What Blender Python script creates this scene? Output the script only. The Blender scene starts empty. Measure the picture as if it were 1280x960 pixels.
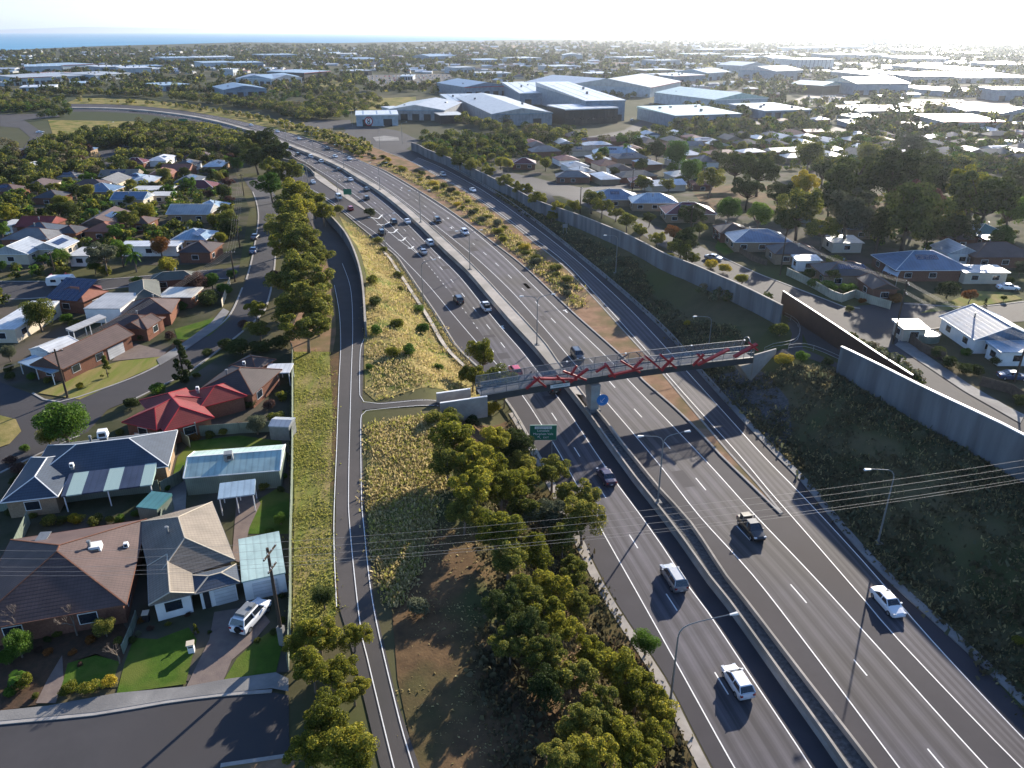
import bpy, bmesh, math, random
import numpy as np
from mathutils import Vector, Matrix
R = math.radians
random.seed(7); RNG = np.random.default_rng(7)
SC = bpy.context.scene
# ------------------------------------------------------------ camera
W0, H0, F, HC = 1280.0, 960.0, 950.0, 60.0
PITCH = math.atan((480 - 39.5) / F); SP, CP = math.sin(PITCH), math.cos(PITCH)
cam = bpy.data.cameras.new('camera'); camo = bpy.data.objects.new('camera', cam)
SC.collection.objects.link(camo); SC.camera = camo
camo.location = (0, 0, HC); camo.rotation_euler = (R(90) - PITCH, 0, 0)
cam.sensor_fit = 'HORIZONTAL'; cam.sensor_width = 36; cam.lens = 36 * F / W0
cam.clip_start = 1; cam.clip_end = 200000
# ------------------------------------------------------------ light
SUN_AZ, SUN_EL = 29.0, 17.5          # azimuth measured clockwise from +Y
wd = bpy.data.worlds.new('World'); SC.world = wd; wd.use_nodes = True
nt = wd.node_tree; bg = nt.nodes['Background']
sky = nt.nodes.new('ShaderNodeTexSky'); sky.sky_type = 'NISHITA'; sky.sun_disc = False
sky.sun_elevation = R(SUN_EL); sky.sun_rotation = R(SUN_AZ)
sky.air_density = 1.0; sky.dust_density = 0.5; sky.ozone_density = 2.0; sky.altitude = 100
tint = nt.nodes.new('ShaderNodeMix'); tint.data_type = 'RGBA'; tint.blend_type = 'MULTIPLY'; tint.inputs[0].default_value = 1
tint.inputs[7].default_value = (.80, .95, 1.22, 1); nt.links.new(sky.outputs[0], tint.inputs[6]); nt.links.new(tint.outputs[2], bg.inputs[0]); bg.inputs[1].default_value = 0.078
sl = bpy.data.lights.new('sun', 'SUN'); so = bpy.data.objects.new('sun', sl); SC.collection.objects.link(so)
sl.energy = 5.0; sl.angle = R(0.53); sl.color = (1.0, 0.90, 0.76)
sd = Vector((math.sin(R(SUN_AZ)) * math.cos(R(SUN_EL)), math.cos(R(SUN_AZ)) * math.cos(R(SUN_EL)), math.sin(R(SUN_EL))))
so.rotation_euler = sd.to_track_quat('Z', 'Y').to_euler(); so.location = (0, 0, 80)
SC.view_settings.view_transform = 'Standard'; SC.view_settings.look = 'None'
SC.view_settings.gamma = 1; SC.view_settings.use_curve_mapping = False
SC.view_settings.exposure = 1.42
SC.cycles.max_bounces = 5; SC.cycles.diffuse_bounces = 2; SC.cycles.transparent_max_bounces = 12
SC.cycles.volume_bounces = 0; SC.cycles.glossy_bounces = 2; SC.cycles.transmission_bounces = 3
HAZE_DENSITY = 0.00004
# ------------------------------------------------------------ mesh helpers
COL = SC.collection
def link(o, parent=None):
    COL.objects.link(o)
    if parent is not None: o.parent = parent
    return o
def tag(o, label=None, cat=None, group=None, kind=None):
    if label: o['label'] = label
    if cat: o['category'] = cat
    if group: o['group'] = group
    if kind: o['kind'] = kind
    return o
def empty(name, loc, rz=0.0, label=None, cat=None, group=None):
    o = bpy.data.objects.new(name, None); o.location = loc; o.rotation_euler = (0, 0, rz); link(o)
    o.empty_display_size = .5
    return tag(o, label, cat, group)
class MB:
    def __init__(s): s.v = []; s.f = []; s.m = []
    def add(s, vs, fs, m=0):
        b = len(s.v); s.v += [tuple(p) for p in vs]; s.f += [tuple(i + b for i in f) for f in fs]; s.m += [m] * len(fs); return s
    def box(s, x0, x1, y0, y1, z0, z1, m=0):
        return s.add([(x0,y0,z0),(x1,y0,z0),(x1,y1,z0),(x0,y1,z0),(x0,y0,z1),(x1,y0,z1),(x1,y1,z1),(x0,y1,z1)],
                     [(0,3,2,1),(4,5,6,7),(0,1,5,4),(1,2,6,5),(2,3,7,6),(3,0,4,7)], m)
    def bar(s, a, b, w, h=None, m=0):
        a = Vector(a); b = Vector(b); d = (b - a).normalized(); h = w if h is None else h
        up = Vector((0,0,1)) if abs(d.z) < .95 else Vector((1,0,0))
        u = d.cross(up).normalized() * w / 2; n = u.normalized().cross(d) * h / 2
        vs = [p + i * u + j * n for p in (a, b) for i, j in ((-1,-1),(1,-1),(1,1),(-1,1))]
        return s.add(vs, [(0,3,2,1),(4,5,6,7),(0,1,5,4),(1,2,6,5),(2,3,7,6),(3,0,4,7)], m)
    def tube(s, pts, rad, n=6, m=0, cap=True):
        pts = [Vector(p) for p in pts]; k = len(pts)
        rad = [rad] * k if not hasattr(rad, '__len__') else list(rad)
        vs = []; prev = None
        for i, p in enumerate(pts):
            d = (pts[min(i + 1, k - 1)] - pts[max(i - 1, 0)]).normalized()
            if prev is None: u = d.orthogonal().normalized()
            else: u = (prev - d * prev.dot(d)).normalized()
            prev = u; w = d.cross(u)
            for j in range(n):
                a = 2 * math.pi * j / n; vs.append(p + rad[i] * (math.cos(a) * u + math.sin(a) * w))
        fs = [(i*n+j, i*n+(j+1)%n, (i+1)*n+(j+1)%n, (i+1)*n+j) for i in range(k-1) for j in range(n)]
        if cap: fs += [tuple(range(n))[::-1], tuple((k-1)*n + j for j in range(n))]
        return s.add(vs, fs, m)
    def prism(s, poly, z0, z1, m=0):
        n = len(poly); vs = [(x, y, z0) for x, y in poly] + [(x, y, z1) for x, y in poly]
        return s.add(vs, [tuple(range(n))[::-1], tuple(range(n, 2*n))] + [(i, (i+1)%n, n+(i+1)%n, n+i) for i in range(n)], m)
    def cyl(s, c, r0, r1, z0, z1, n=12, m=0):
        vs = [(c[0]+r0*math.cos(2*math.pi*j/n), c[1]+r0*math.sin(2*math.pi*j/n), z0) for j in range(n)] + \
             [(c[0]+r1*math.cos(2*math.pi*j/n), c[1]+r1*math.sin(2*math.pi*j/n), z1) for j in range(n)]
        return s.add(vs, [tuple(range(n))[::-1], tuple(range(n,2*n))] + [(j,(j+1)%n,n+(j+1)%n,n+j) for j in range(n)], m)
    def mesh(s, name, mats, smooth=False):
        me = bpy.data.meshes.new(name); me.from_pydata(s.v, [], s.f)
        mats = mats if isinstance(mats, (list, tuple)) else [mats]
        for m in mats: me.materials.append(m)
        me.polygons.foreach_set('material_index', s.m)
        bm = bmesh.new(); bm.from_mesh(me); bmesh.ops.recalc_face_normals(bm, faces=bm.faces); bm.to_mesh(me); bm.free()
        if smooth: me.polygons.foreach_set('use_smooth', [True] * len(me.polygons))
        me.update(); return me
    def build(s, name, mats, parent=None, smooth=False):
        return link(bpy.data.objects.new(name, s.mesh(name, mats, smooth)), parent)
def arrmesh(name, V, Fq, mats, midx=None):
    """fast numpy mesh: V (n,3), Fq (m,k)"""
    me = bpy.data.meshes.new(name); V = np.asarray(V, dtype=np.float32); Fq = np.asarray(Fq, dtype=np.int32)
    m, k = Fq.shape
    me.vertices.add(len(V)); me.vertices.foreach_set('co', V.ravel())
    me.loops.add(m * k); me.loops.foreach_set('vertex_index', Fq.ravel())
    me.polygons.add(m); me.polygons.foreach_set('loop_start', np.arange(0, m*k, k, dtype=np.int32))
    me.polygons.foreach_set('loop_total', np.full(m, k, dtype=np.int32))
    for mt in (mats if isinstance(mats, (list, tuple)) else [mats]): me.materials.append(mt)
    if midx is not None: me.polygons.foreach_set('material_index', np.asarray(midx, dtype=np.int32))
    me.update(calc_edges=True); me.validate(); return me
# ------------------------------------------------------------ materials
def pm(name, c1, c2=None, scale=1.0, rough=.85, bump=0.0, bscale=None, metal=0.0, objvar=0.0, spec=.3, stretch=None, detail=5, c3=None, s3=.05, coat=0):
    m = bpy.data.materials.new(name); m.use_nodes = True; t = m.node_tree; N = t.nodes; L = t.links
    b = N['Principled BSDF']; b.inputs['Roughness'].default_value = rough; b.inputs['Metallic'].default_value = metal
    b.inputs['Specular IOR Level'].default_value = 0.02 if rough >= .9 else (spec*.45 if rough >= .75 else spec)
    if coat: b.inputs['Coat Weight'].default_value = coat
    c2 = c2 or tuple(x * .75 for x in c1)
    tc = N.new('ShaderNodeTexCoord'); co = tc.outputs['Object']
    if stretch:
        mp = N.new('ShaderNodeMapping'); mp.inputs['Scale'].default_value = stretch; L.new(co, mp.inputs[0]); co = mp.outputs[0]
    nz = N.new('ShaderNodeTexNoise'); nz.inputs['Scale'].default_value = scale; nz.inputs['Detail'].default_value = detail
    nz.inputs['Roughness'].default_value = .65; L.new(co, nz.inputs['Vector'])
    rp = N.new('ShaderNodeValToRGB'); rp.color_ramp.elements[0].position = .32; rp.color_ramp.elements[1].position = .68
    rp.color_ramp.elements[0].color = (*c2, 1); rp.color_ramp.elements[1].color = (*c1, 1); L.new(nz.outputs[0], rp.inputs[0])
    out = rp.outputs[0]
    if c3:
        n3 = N.new('ShaderNodeTexNoise'); n3.inputs['Scale'].default_value = s3; n3.inputs['Detail'].default_value = 4; L.new(co, n3.inputs['Vector'])
        r3 = N.new('ShaderNodeValToRGB'); r3.color_ramp.elements[0].position = .45; r3.color_ramp.elements[1].position = .62; L.new(n3.outputs[0], r3.inputs[0])
        mx = N.new('ShaderNodeMix'); mx.data_type = 'RGBA'; L.new(r3.outputs[0], mx.inputs[0]); L.new(out, mx.inputs[6]); mx.inputs[7].default_value = (*c3, 1); out = mx.outputs[2]
    if objvar:
        oi = N.new('ShaderNodeObjectInfo'); hs = N.new('ShaderNodeHueSaturation'); mr = N.new('ShaderNodeMapRange')
        mr.inputs[3].default_value = 1 - objvar; mr.inputs[4].default_value = 1 + objvar
        L.new(oi.outputs['Random'], mr.inputs[0]); L.new(mr.outputs[0], hs.inputs['Value']); L.new(out, hs.inputs['Color']); out = hs.outputs[0]
    L.new(out, b.inputs['Base Color'])
    if bump:
        bp = N.new('ShaderNodeBump'); bp.inputs['Strength'].default_value = bump; bp.inputs['Distance'].default_value = .05
        nb = N.new('ShaderNodeTexNoise'); nb.inputs['Scale'].default_value = bscale or scale * 4; nb.inputs['Detail'].default_value = 6
        L.new(co, nb.inputs['Vector']); L.new(nb.outputs[0], bp.inputs['Height']); L.new(bp.outputs[0], b.inputs['Normal'])
    m['_b'] = 1
    return m
def ribbed(name, c, period, axis=0, dark=.6, rough=.5, metal=0.0, var=.12, c2=None, tile=0.0, spec=.3):
    """roof or wall sheet with ribs / tile courses along local axis"""
    m = pm(name, c, c2 or tuple(x * (1-var) for x in c), .8, rough, 0, metal=metal, spec=spec, c3=tuple(x*.72 for x in c), s3=.35)
    t = m.node_tree; N = t.nodes; L = t.links; b = N['Principled BSDF']
    tc = N.new('ShaderNodeTexCoord'); sp = N.new('ShaderNodeSeparateXYZ'); L.new(tc.outputs['Object'], sp.inputs[0])
    def wave(sock, per):
        a = N.new('ShaderNodeMath'); a.operation = 'MULTIPLY'; a.inputs[1].default_value = 1 / per; L.new(sock, a.inputs[0])
        f = N.new('ShaderNodeMath'); f.operation = 'FRACT'; L.new(a.outputs[0], f.inputs[0]); return f.outputs[0]
    w = wave(sp.outputs[axis], period)
    r = N.new('ShaderNodeValToRGB'); r.color_ramp.elements[0].position = 0; r.color_ramp.elements[0].color = (dark,)*3+(1,)
    r.color_ramp.elements[1].position = .35; r.color_ramp.elements[1].color = (1,1,1,1); L.new(w, r.inputs[0])
    src = b.inputs['Base Color'].links[0].from_socket
    mx = N.new('ShaderNodeMix'); mx.data_type = 'RGBA'; mx.blend_type = 'MULTIPLY'; mx.inputs[0].default_value = 1
    L.new(src, mx.inputs[6]); L.new(r.outputs[0], mx.inputs[7]); out = mx.outputs[2]
    if tile:
        w2 = wave(sp.outputs[1 - axis], tile)
        r2 = N.new('ShaderNodeValToRGB'); r2.color_ramp.elements[0].color = (.8,)*3+(1,); r2.color_ramp.elements[1].position = .3; r2.color_ramp.elements[1].color = (1,1,1,1); L.new(w2, r2.inputs[0])
        m2 = N.new('ShaderNodeMix'); m2.data_type = 'RGBA'; m2.blend_type = 'MULTIPLY'; m2.inputs[0].default_value = 1
        L.new(out, m2.inputs[6]); L.new(r2.outputs[0], m2.inputs[7]); out = m2.outputs[2]
    L.new(out, b.inputs['Base Color'])
    bp = N.new('ShaderNodeBump'); bp.inputs['Strength'].default_value = .5; bp.inputs['Distance'].default_value = .03
    L.new(r.outputs[0], bp.inputs['Height']); L.new(bp.outputs[0], b.inputs['Normal'])
    return m
def leafmat(name, dark, light, tip=None, trans=.35, hv=.03):
    m = bpy.data.materials.new(name); m.use_nodes = True; t = m.node_tree; N = t.nodes; L = t.links; N.remove(N['Principled BSDF'])
    g = N.new('ShaderNodeNewGeometry'); rp = N.new('ShaderNodeValToRGB'); L.new(g.outputs['Random Per Island'], rp.inputs[0])
    rp.color_ramp.elements[0].color = (*dark, 1); rp.color_ramp.elements[1].color = (*light, 1); rp.color_ramp.elements[1].position = .8
    if tip: e = rp.color_ramp.elements.new(.97); e.color = (*tip, 1)
    oi = N.new('ShaderNodeObjectInfo'); hs = N.new('ShaderNodeHueSaturation')
    mr = N.new('ShaderNodeMapRange'); mr.inputs[3].default_value = .5 - hv; mr.inputs[4].default_value = .5 + hv; L.new(oi.outputs['Random'], mr.inputs[0]); L.new(mr.outputs[0], hs.inputs['Hue'])
    mv = N.new('ShaderNodeMapRange'); mv.inputs[3].default_value = 1.35; mv.inputs[4].default_value = .7; L.new(oi.outputs['Random'], mv.inputs[0]); L.new(mv.outputs[0], hs.inputs['Value'])
    L.new(rp.outputs[0], hs.inputs['Color'])
    d = N.new('ShaderNodeBsdfDiffuse'); tr = N.new('ShaderNodeBsdfTranslucent'); mx = N.new('ShaderNodeMixShader'); mx.inputs[0].default_value = trans
    L.new(hs.outputs[0], d.inputs[0]); L.new(hs.outputs[0], tr.inputs[0]); L.new(d.outputs[0], mx.inputs[1]); L.new(tr.outputs[0], mx.inputs[2])
    gl = N.new('ShaderNodeBsdfGlossy'); gl.inputs['Roughness'].default_value = .5; gl.inputs[0].default_value = (.9, .95, .9, 1); m3 = N.new('ShaderNodeMixShader'); m3.inputs[0].default_value = .008
    L.new(mx.outputs[0], m3.inputs[1]); L.new(gl.outputs[0], m3.inputs[2]); L.new(m3.outputs[0], N['Material Output'].inputs[0])
    return m
M = {}
M['ground'] = pm('ground_dry', (.12,.10,.06), (.065,.062,.032), .12, .95, .4, 1.5, c3=(.07,.08,.03), s3=.03)
M['farground'] = pm('ground_far', (.11,.10,.065), (.06,.065,.04), .01, .95, c3=(.06,.07,.04), s3=.004)
M['lawn'] = pm('lawn_grass', (.075,.13,.02), (.05,.09,.015), 1.2, .9, .6, 8, c3=(.11,.13,.03), s3=.2)
M['drygrass'] = pm('dry_grass', (.30,.23,.10), (.17,.15,.05), .5, .95, .8, 4, c3=(.10,.12,.03), s3=.12)
M['greengrass'] = pm('mown_strip_grass', (.14,.17,.035), (.22,.19,.07), .35, .95, .8, 5, c3=(.26,.20,.09), s3=.15, stretch=(2.2,.35,1))
M['dirt'] = pm('bare_dirt', (.30,.19,.12), (.20,.12,.075), .5, .95, .6, 3, c3=(.15,.12,.06), s3=.15)
M['mulch'] = pm('garden_mulch', (.10,.06,.04), (.06,.045,.03), 1.5, .95, .8, 6)
M['bank'] = pm('scrubby_bank', (.13,.11,.06), (.08,.075,.04), .4, .95, .8, 3, c3=(.06,.07,.03), s3=.1)
M['rubble'] = pm('rock_rubble', (.14,.14,.14), (.05,.05,.05), 2.2, .9, 1.0, 4)
M['litter'] = pm('leaf_litter', (.15,.095,.05), (.075,.05,.03), .5, .95, .7, 4, c3=(.07,.075,.03), s3=.08)
M['asphalt'] = pm('asphalt_shoulder', (.052,.048,.055), (.042,.039,.045), .25, .8, .25, 25, c3=(.040,.034,.036), s3=.03)
M['asphalt2'] = pm('asphalt_street', (.066,.063,.066), (.052,.050,.052), .2, .85, .2, 20, c3=(.056,.052,.052), s3=.05)
M['path'] = pm('asphalt_path', (.085,.076,.072), (.070,.063,.060), .3, .85, .2, 20, c3=(.062,.058,.055), s3=.06)
M['conc'] = pm('pale_concrete', (.42,.38,.33), (.30,.27,.24), .6, .85, .2, 10, c3=(.25,.23,.20), s3=.1)
M['conc2'] = pm('weathered_concrete', (.26,.25,.235), (.19,.185,.175), .7, .85, .3, 8, c3=(.15,.145,.14), s3=.12)
M['kerb'] = pm('kerb_concrete', (.36,.34,.31), (.27,.25,.23), .8, .85)
M['paver'] = pm('driveway_paving', (.19,.15,.125), (.14,.11,.10), 1.0, .85, .3, 8)
M['line'] = pm('road_paint', (.80,.80,.78), (.60,.60,.58), 3, .6)
M['wallc'] = pm('noise_wall_concrete', (.165,.185,.205), (.12,.135,.15), .5, .85, .3, 6, c3=(.095,.105,.115), s3=.3, stretch=(1,1,.12))
M['rust'] = pm('dark_rusted_steel', (.075,.04,.035), (.05,.028,.026), .6, .38, .1, 5, metal=.3, spec=.5)
M['white'] = pm('white_paint', (.78,.78,.76), (.66,.66,.64), .8, .5)
M['cream'] = pm('cream_render', (.55,.48,.37), (.46,.40,.31), .6, .8)
M['brick'] = pm('red_brown_brick', (.22,.11,.075), (.14,.07,.05), 5, .9, .3)
M['tanbrick'] = pm('tan_brick', (.33,.24,.16), (.24,.17,.11), 5, .9, .3)
M['dark'] = pm('dark_trim', (.03,.03,.033), (.02,.02,.022), 1, .5)
M['glass'] = pm('window_glass', (.02,.03,.04), (.015,.02,.03), 1, .08, spec=.9)
M['metal'] = pm('galvanised_steel', (.27,.28,.28), (.20,.21,.21), 1.5, .5, metal=.4)
M['wood'] = pm('weathered_timber', (.10,.075,.055), (.055,.042,.034), 2, .9, stretch=(6,6,.5))
M['bark'] = pm('gum_bark', (.26,.21,.17), (.11,.085,.065), 1.6, .9, .5, 8, stretch=(2,2,.4))
M['darkbark'] = pm('dark_bark', (.09,.07,.055), (.05,.04,.03), 1.6, .9, .5, 8)
M['red'] = pm('red_painted_steel', (.42,.028,.03), (.33,.02,.025), 1, .4)
M['fence'] = ribbed('green_sheet_fence', (.20,.24,.19), .25, 0, .75)
M['creamfence'] = ribbed('cream_sheet_fence', (.46,.44,.33), .25, 0, .8)
M['timberfence'] = pm('timber_fence', (.16,.12,.09), (.09,.07,.055), 1.5, .9)
M['tyre'] = pm('tyre_rubber', (.018,.018,.018), None, 3, .85)
M['rim'] = pm('alloy_rim', (.45,.45,.46), None, 3, .35, metal=.7)
M['hlamp'] = pm('headlamp_glass', (.7,.72,.74), None, 3, .15, spec=.8)
M['tlamp'] = pm('tail_lamp', (.35,.02,.02), None, 3, .2, spec=.8)
M['signgreen'] = pm('green_sign', (.012,.15,.085), (.010,.13,.075), .5, .45)
M['signblue'] = pm('blue_sign', (.03,.20,.50), (.02,.16,.42), .5, .45)
M['solar'] = ribbed('solar_cells', (.012,.022,.06), .5, 0, 2.2, rough=.18, tile=.8, spec=.7)
M['water_tank'] = pm('tank_water', (.03,.10,.12), None, 1, .1)
ROOF = {}
def roofs():
    T = dict(brown=(.115,.075,.065), slate=(.065,.085,.115), tan=(.24,.20,.155), red=(.24,.035,.03), maroon=(.14,.025,.035),
             terracotta=(.30,.12,.075), grey=(.20,.20,.20), green=(.13,.21,.185), charcoal=(.07,.07,.075), dkbrown=(.075,.055,.05),
             olive=(.12,.125,.10))
    for k, c in T.items(): ROOF[k] = ribbed(k + '_tiled_roof', c, .38, 1, .62, rough=.62, tile=.33, var=.22)
    S = dict(white=(.62,.63,.63), silver=(.38,.41,.44), blue=(.12,.19,.28), paleblue=(.28,.38,.46), palegreen=(.42,.55,.50), cream=(.56,.53,.46), ltgrey=(.40,.40,.39), teal=(.08,.22,.22))
    for k, c in S.items(): ROOF['m' + k] = ribbed(k + '_metal_roof', c, .76, 0, .78, rough=.38, metal=.0, spec=.5)
roofs()
def striproof():
    m = ribbed('skylight_striped_roof', (.045,.06,.10), .76, 0, .8, rough=.4); t = m.node_tree; N = t.nodes; L = t.links; b = N['Principled BSDF']
    tc = N.new('ShaderNodeTexCoord'); sp = N.new('ShaderNodeSeparateXYZ'); L.new(tc.outputs['Object'], sp.inputs[0])
    a = N.new('ShaderNodeMath'); a.operation = 'MULTIPLY_ADD'; a.inputs[1].default_value = 1/4.2; a.inputs[2].default_value = .1; L.new(sp.outputs[0], a.inputs[0])
    f = N.new('ShaderNodeMath'); f.operation = 'FRACT'; L.new(a.outputs[0], f.inputs[0])
    g = N.new('ShaderNodeMath'); g.operation = 'LESS_THAN'; g.inputs[1].default_value = .42; L.new(f.outputs[0], g.inputs[0])
    src = b.inputs['Base Color'].links[0].from_socket; mx = N.new('ShaderNodeMix'); mx.data_type = 'RGBA'
    L.new(g.outputs[0], mx.inputs[0]); L.new(src, mx.inputs[6]); mx.inputs[7].default_value = (.30,.40,.37,1); L.new(mx.outputs[2], b.inputs['Base Color'])
    return m
ROOF['striped'] = striproof()
LF = dict(
 gum=leafmat('gum_leaves', (.075,.09,.014), (.23,.23,.03), (.40,.34,.04), .5, .012),
 olive=leafmat('olive_leaves', (.055,.075,.018), (.18,.19,.036), (.34,.29,.05), .47, .015),
 dark=leafmat('dark_leaves', (.025,.038,.012), (.07,.09,.022), None, .3, .015),
 green=leafmat('fresh_green_leaves', (.04,.085,.012), (.11,.19,.025), None, .38, .015),
 grey=leafmat('grey_green_leaves', (.06,.07,.04), (.13,.14,.08), None, .3, .01),
 rust=leafmat('rusty_leaves', (.12,.05,.02), (.28,.12,.03), None, .3, .01),
 purple=leafmat('purple_leaves', (.06,.03,.03), (.12,.07,.05), None, .3, .01),
 yellow=leafmat('yellow_leaves', (.20,.17,.02), (.42,.33,.03), None, .35, .01),
 straw=leafmat('dry_grass_blades', (.24,.19,.08), (.50,.41,.20), None, .35, .01),
 blade=leafmat('green_grass_blades', (.14,.16,.03), (.34,.32,.09), None, .4, .01),
 scrub=leafmat('scrub_leaves', (.065,.055,.032), (.15,.13,.07), None, .3, .01))
def carpaint(name, c, rough=.28, metal=.0):
    return pm('car_paint_' + name, c, tuple(x*.96 for x in c), 1, rough, 0, metal=metal, spec=.6, coat=.6)
CP_ = dict(white=carpaint('white', (.78,.79,.80)), silver=carpaint('silver', (.36,.37,.38), .3, .5), dark=carpaint('dark', (.022,.024,.03)),
           grey=carpaint('grey', (.12,.125,.13), .3, .3), red=carpaint('red', (.50,.015,.03)), black=carpaint('black', (.012,.013,.015)), blue=carpaint('blue', (.03,.06,.14)), plum=carpaint('plum', (.05,.03,.06)))
# ------------------------------------------------------------ where the land lies
def U0(px, py, z=0.0):
    u = (px - 640) / F; v = (py - 480) / F; k = (HC - z) / (SP + v * CP)
    return (u * k, (CP - v * SP) * k)
def PX(x, y, z):
    d = y * CP + (HC - z) * SP; return (640 + F * x / d, 480 + F * ((HC - z) * CP - y * SP) / d)
LA = [(990,1130),(890,958),(833,847),(790,783),(757,730),(719,655),(690,597),(668,556),(645,516),(622,485),(600,460),(587,448),(570,430),(549,396),(527,364),(507,335),(496,320),(477,305),(449,282),(430,266),(408,250),(390,238),(369,227),(342,213),(322,203),(300,197),(270,193),(230,190)]
RR = [(1480,1090),(1290,895),(1191,800),(1108,725),(1048,660),(1001,602),(967,568),(922,520),(872,465),(834,419),(777,366),(722,320),(668,277),(614,239),(560,208),(527,193),(500,184),(480,177),(455,168)]
ML = [(1165,1120),(1062,958),(980,843),(913,750),(888,719),(854,671),(822,629),(794,594),(777,571),(755,541),(735,513),(710,481),(683,449),(667,430),(640,401),(612,369),(585,338),(555,310),(524,280),(498,257),(471,236.5),(440,217.5),(425,208.5),(394,194.5),(362,182),(331,169.5),(300,159.5),(270,151.5),(240,145.5),(205,140.5),(170,137),(130,135),(90,134.5)]
MR = [(1220,1130),(1093,958),(1008,848),(933,750),(908,719),(863,652),(824,609),(797,576),(775,549),(757,525),(730,493),(696,449),(683,430),(658,402),(630,372),(600,340),(567,308),(532,277),(505,254),(476,233),(444,215),(428,206),(397,192),(365,180),(333,168),(302,158),(272,150),(242,144.3),(207,139.5),(171,136),(130,134),(90,133.5)]
RV = [(976,643),(935,603),(900,569),(874,540),(840,507),(803,475),(780,448),(714,389),(658,336),(620,306),(565,265),(526,240),(482,214),(456,203.5),(416,185.5),(375,170),(320,156),(280,147),(240,140),(200,135),(160,131.5),(120,130),(80,130)]
RL = [(977,642),(945,604),(914,570),(886,537),(855,500),(830,470),(808,445),(783,418),(745,376),(702,331),(663,300),(640,281),(587,243),(549,222),(513,202),(482,190),(462,182)]
LM = [(457,264),(430,240),(405,221),(387,209),(369,199),(352,187),(337,181),(318,171),(300,165),(270,157),(240,151),(205,146),(170,142),(130,140),(90,139.5)]
wLA = np.array([U0(*p) for p in LA]); wRR = np.array([U0(*p) for p in RR])
far_l = np.array([U0(*p) for p in LM[8:]]); far_r = np.array([U0(*p) for p in RV[8:]])
CORR = np.vstack([wLA, [U0(150,160)], far_l[-1:], far_r[::-1][:1], wRR[::-1]])
def sstep(t): t = np.clip(t, 0, 1); return t * t * (3 - 2 * t)
def hgt(X, Y):
    X = np.atleast_1d(np.asarray(X, float)); Y = np.atleast_1d(np.asarray(Y, float)); shp = X.shape; x = X.ravel(); y = Y.ravel()
    A = CORR; B = np.roll(CORR, -1, 0); d2 = np.full(x.shape, 1e18); ins = np.zeros(x.shape, bool)
    for (ax, ay), (bx, by) in zip(A, B):
        ex, ey = bx - ax, by - ay; L2 = ex*ex + ey*ey + 1e-9
        t = np.clip(((x-ax)*ex + (y-ay)*ey) / L2, 0, 1); dx = x - ax - t*ex; dy = y - ay - t*ey; d2 = np.minimum(d2, dx*dx + dy*dy)
        if abs(ey) > 1e-9: ins ^= ((ay > y) != (by > y)) & (x < ex * (y - ay) / ey + ax)
    d = np.where(ins, 0, np.sqrt(d2))
    h = 6.0 * sstep((d - 3.2) / 13.0) * (1 - sstep((y - 250) / 100.0))
    return h.reshape(shp)
GR = 3.0
def hq(X, Y):
    """height of the triangulated sheet at any point (near zone), same triangles as the ground mesh"""
    X = np.atleast_1d(np.asarray(X, float)); Y = np.atleast_1d(np.asarray(Y, float))
    i = np.floor(X / GR); j = np.floor(Y / GR); fx = X/GR - i; fy = Y/GR - j
    h00 = hgt(i*GR, j*GR); h11 = hgt((i+1)*GR, (j+1)*GR); h10 = hgt((i+1)*GR, j*GR); h01 = hgt(i*GR, (j+1)*GR)
    lo = h00 + (h10-h00)*fx + (h01-h00)*fy; hi = h11 + (h01-h11)*(1-fx) + (h10-h11)*(1-fy)
    return np.where(fx + fy <= 1, lo, hi)
def G(px, py, dz=0.0):
    """pixel -> point on the land (or dz above it)"""
    zs = np.linspace(6.2 + dz, -.05 + dz, 64); k = (HC - zs); u = (px-640)/F; v = (py-480)/F; s = SP + v*CP
    if s < .004: s = .004
    X = u * k / s; Y = (CP - v*SP) * k / s; g = hgt(X, Y) + dz - zs; idx = np.argmax(g >= 0)
    if g[idx] < 0: idx = 63
    if idx == 0: a = 0
    else: a = g[idx-1] / (g[idx-1] - g[idx] + 1e-12)
    i0 = max(idx-1, 0); z = zs[i0] + (zs[idx]-zs[i0]) * a; x, y = U0(px, py, z) if s > .0041 else (X[idx], Y[idx])
    return Vector((float(x), float(y), float(z)))
def hz(x, y): return float(hgt(x, y)[0])
def crom(P, step=2.0):
    P = [Vector(p) for p in P]; out = []
    for i in range(len(P) - 1):
        p0 = P[max(i-1,0)]; p1 = P[i]; p2 = P[i+1]; p3 = P[min(i+2, len(P)-1)]; n = max(1, int((p2-p1).length / step))
        for j in range(n):
            t = j / n; out.append(.5*((2*p1) + (p2-p0)*t + (2*p0-5*p1+4*p2-p3)*t*t + (3*p1-p0-3*p2+p3)*t**3))
    out.append(P[-1]); return out
def resamp(P, n):
    P = [Vector(p) for p in P]; L = [0]
    for a, b in zip(P, P[1:]): L.append(L[-1] + (b-a).length)
    out = []; j = 0
    for i in range(n):
        s = L[-1]*i/(n-1)
        while j < len(L)-2 and L[j+1] < s: j += 1
        t = (s-L[j]) / max(1e-9, L[j+1]-L[j]); out.append(P[j].lerp(P[j+1], min(1, t)))
    return out
def line0(pxs, z=0.0, step=3.0): return crom([Vector((*U0(x, y, z), z)) for x, y in pxs], step)
def offs(P, d):
    out = []
    for i, p in enumerate(P):
        t = (P[min(i+1, len(P)-1)] - P[max(i-1, 0)]); t.z = 0; t.normalize(); out.append(p + Vector((t.y, -t.x, 0)) * d)
    return out
def cut(P, y0, y1): return [p for p in P if y0 <= p.y <= y1]
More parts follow.
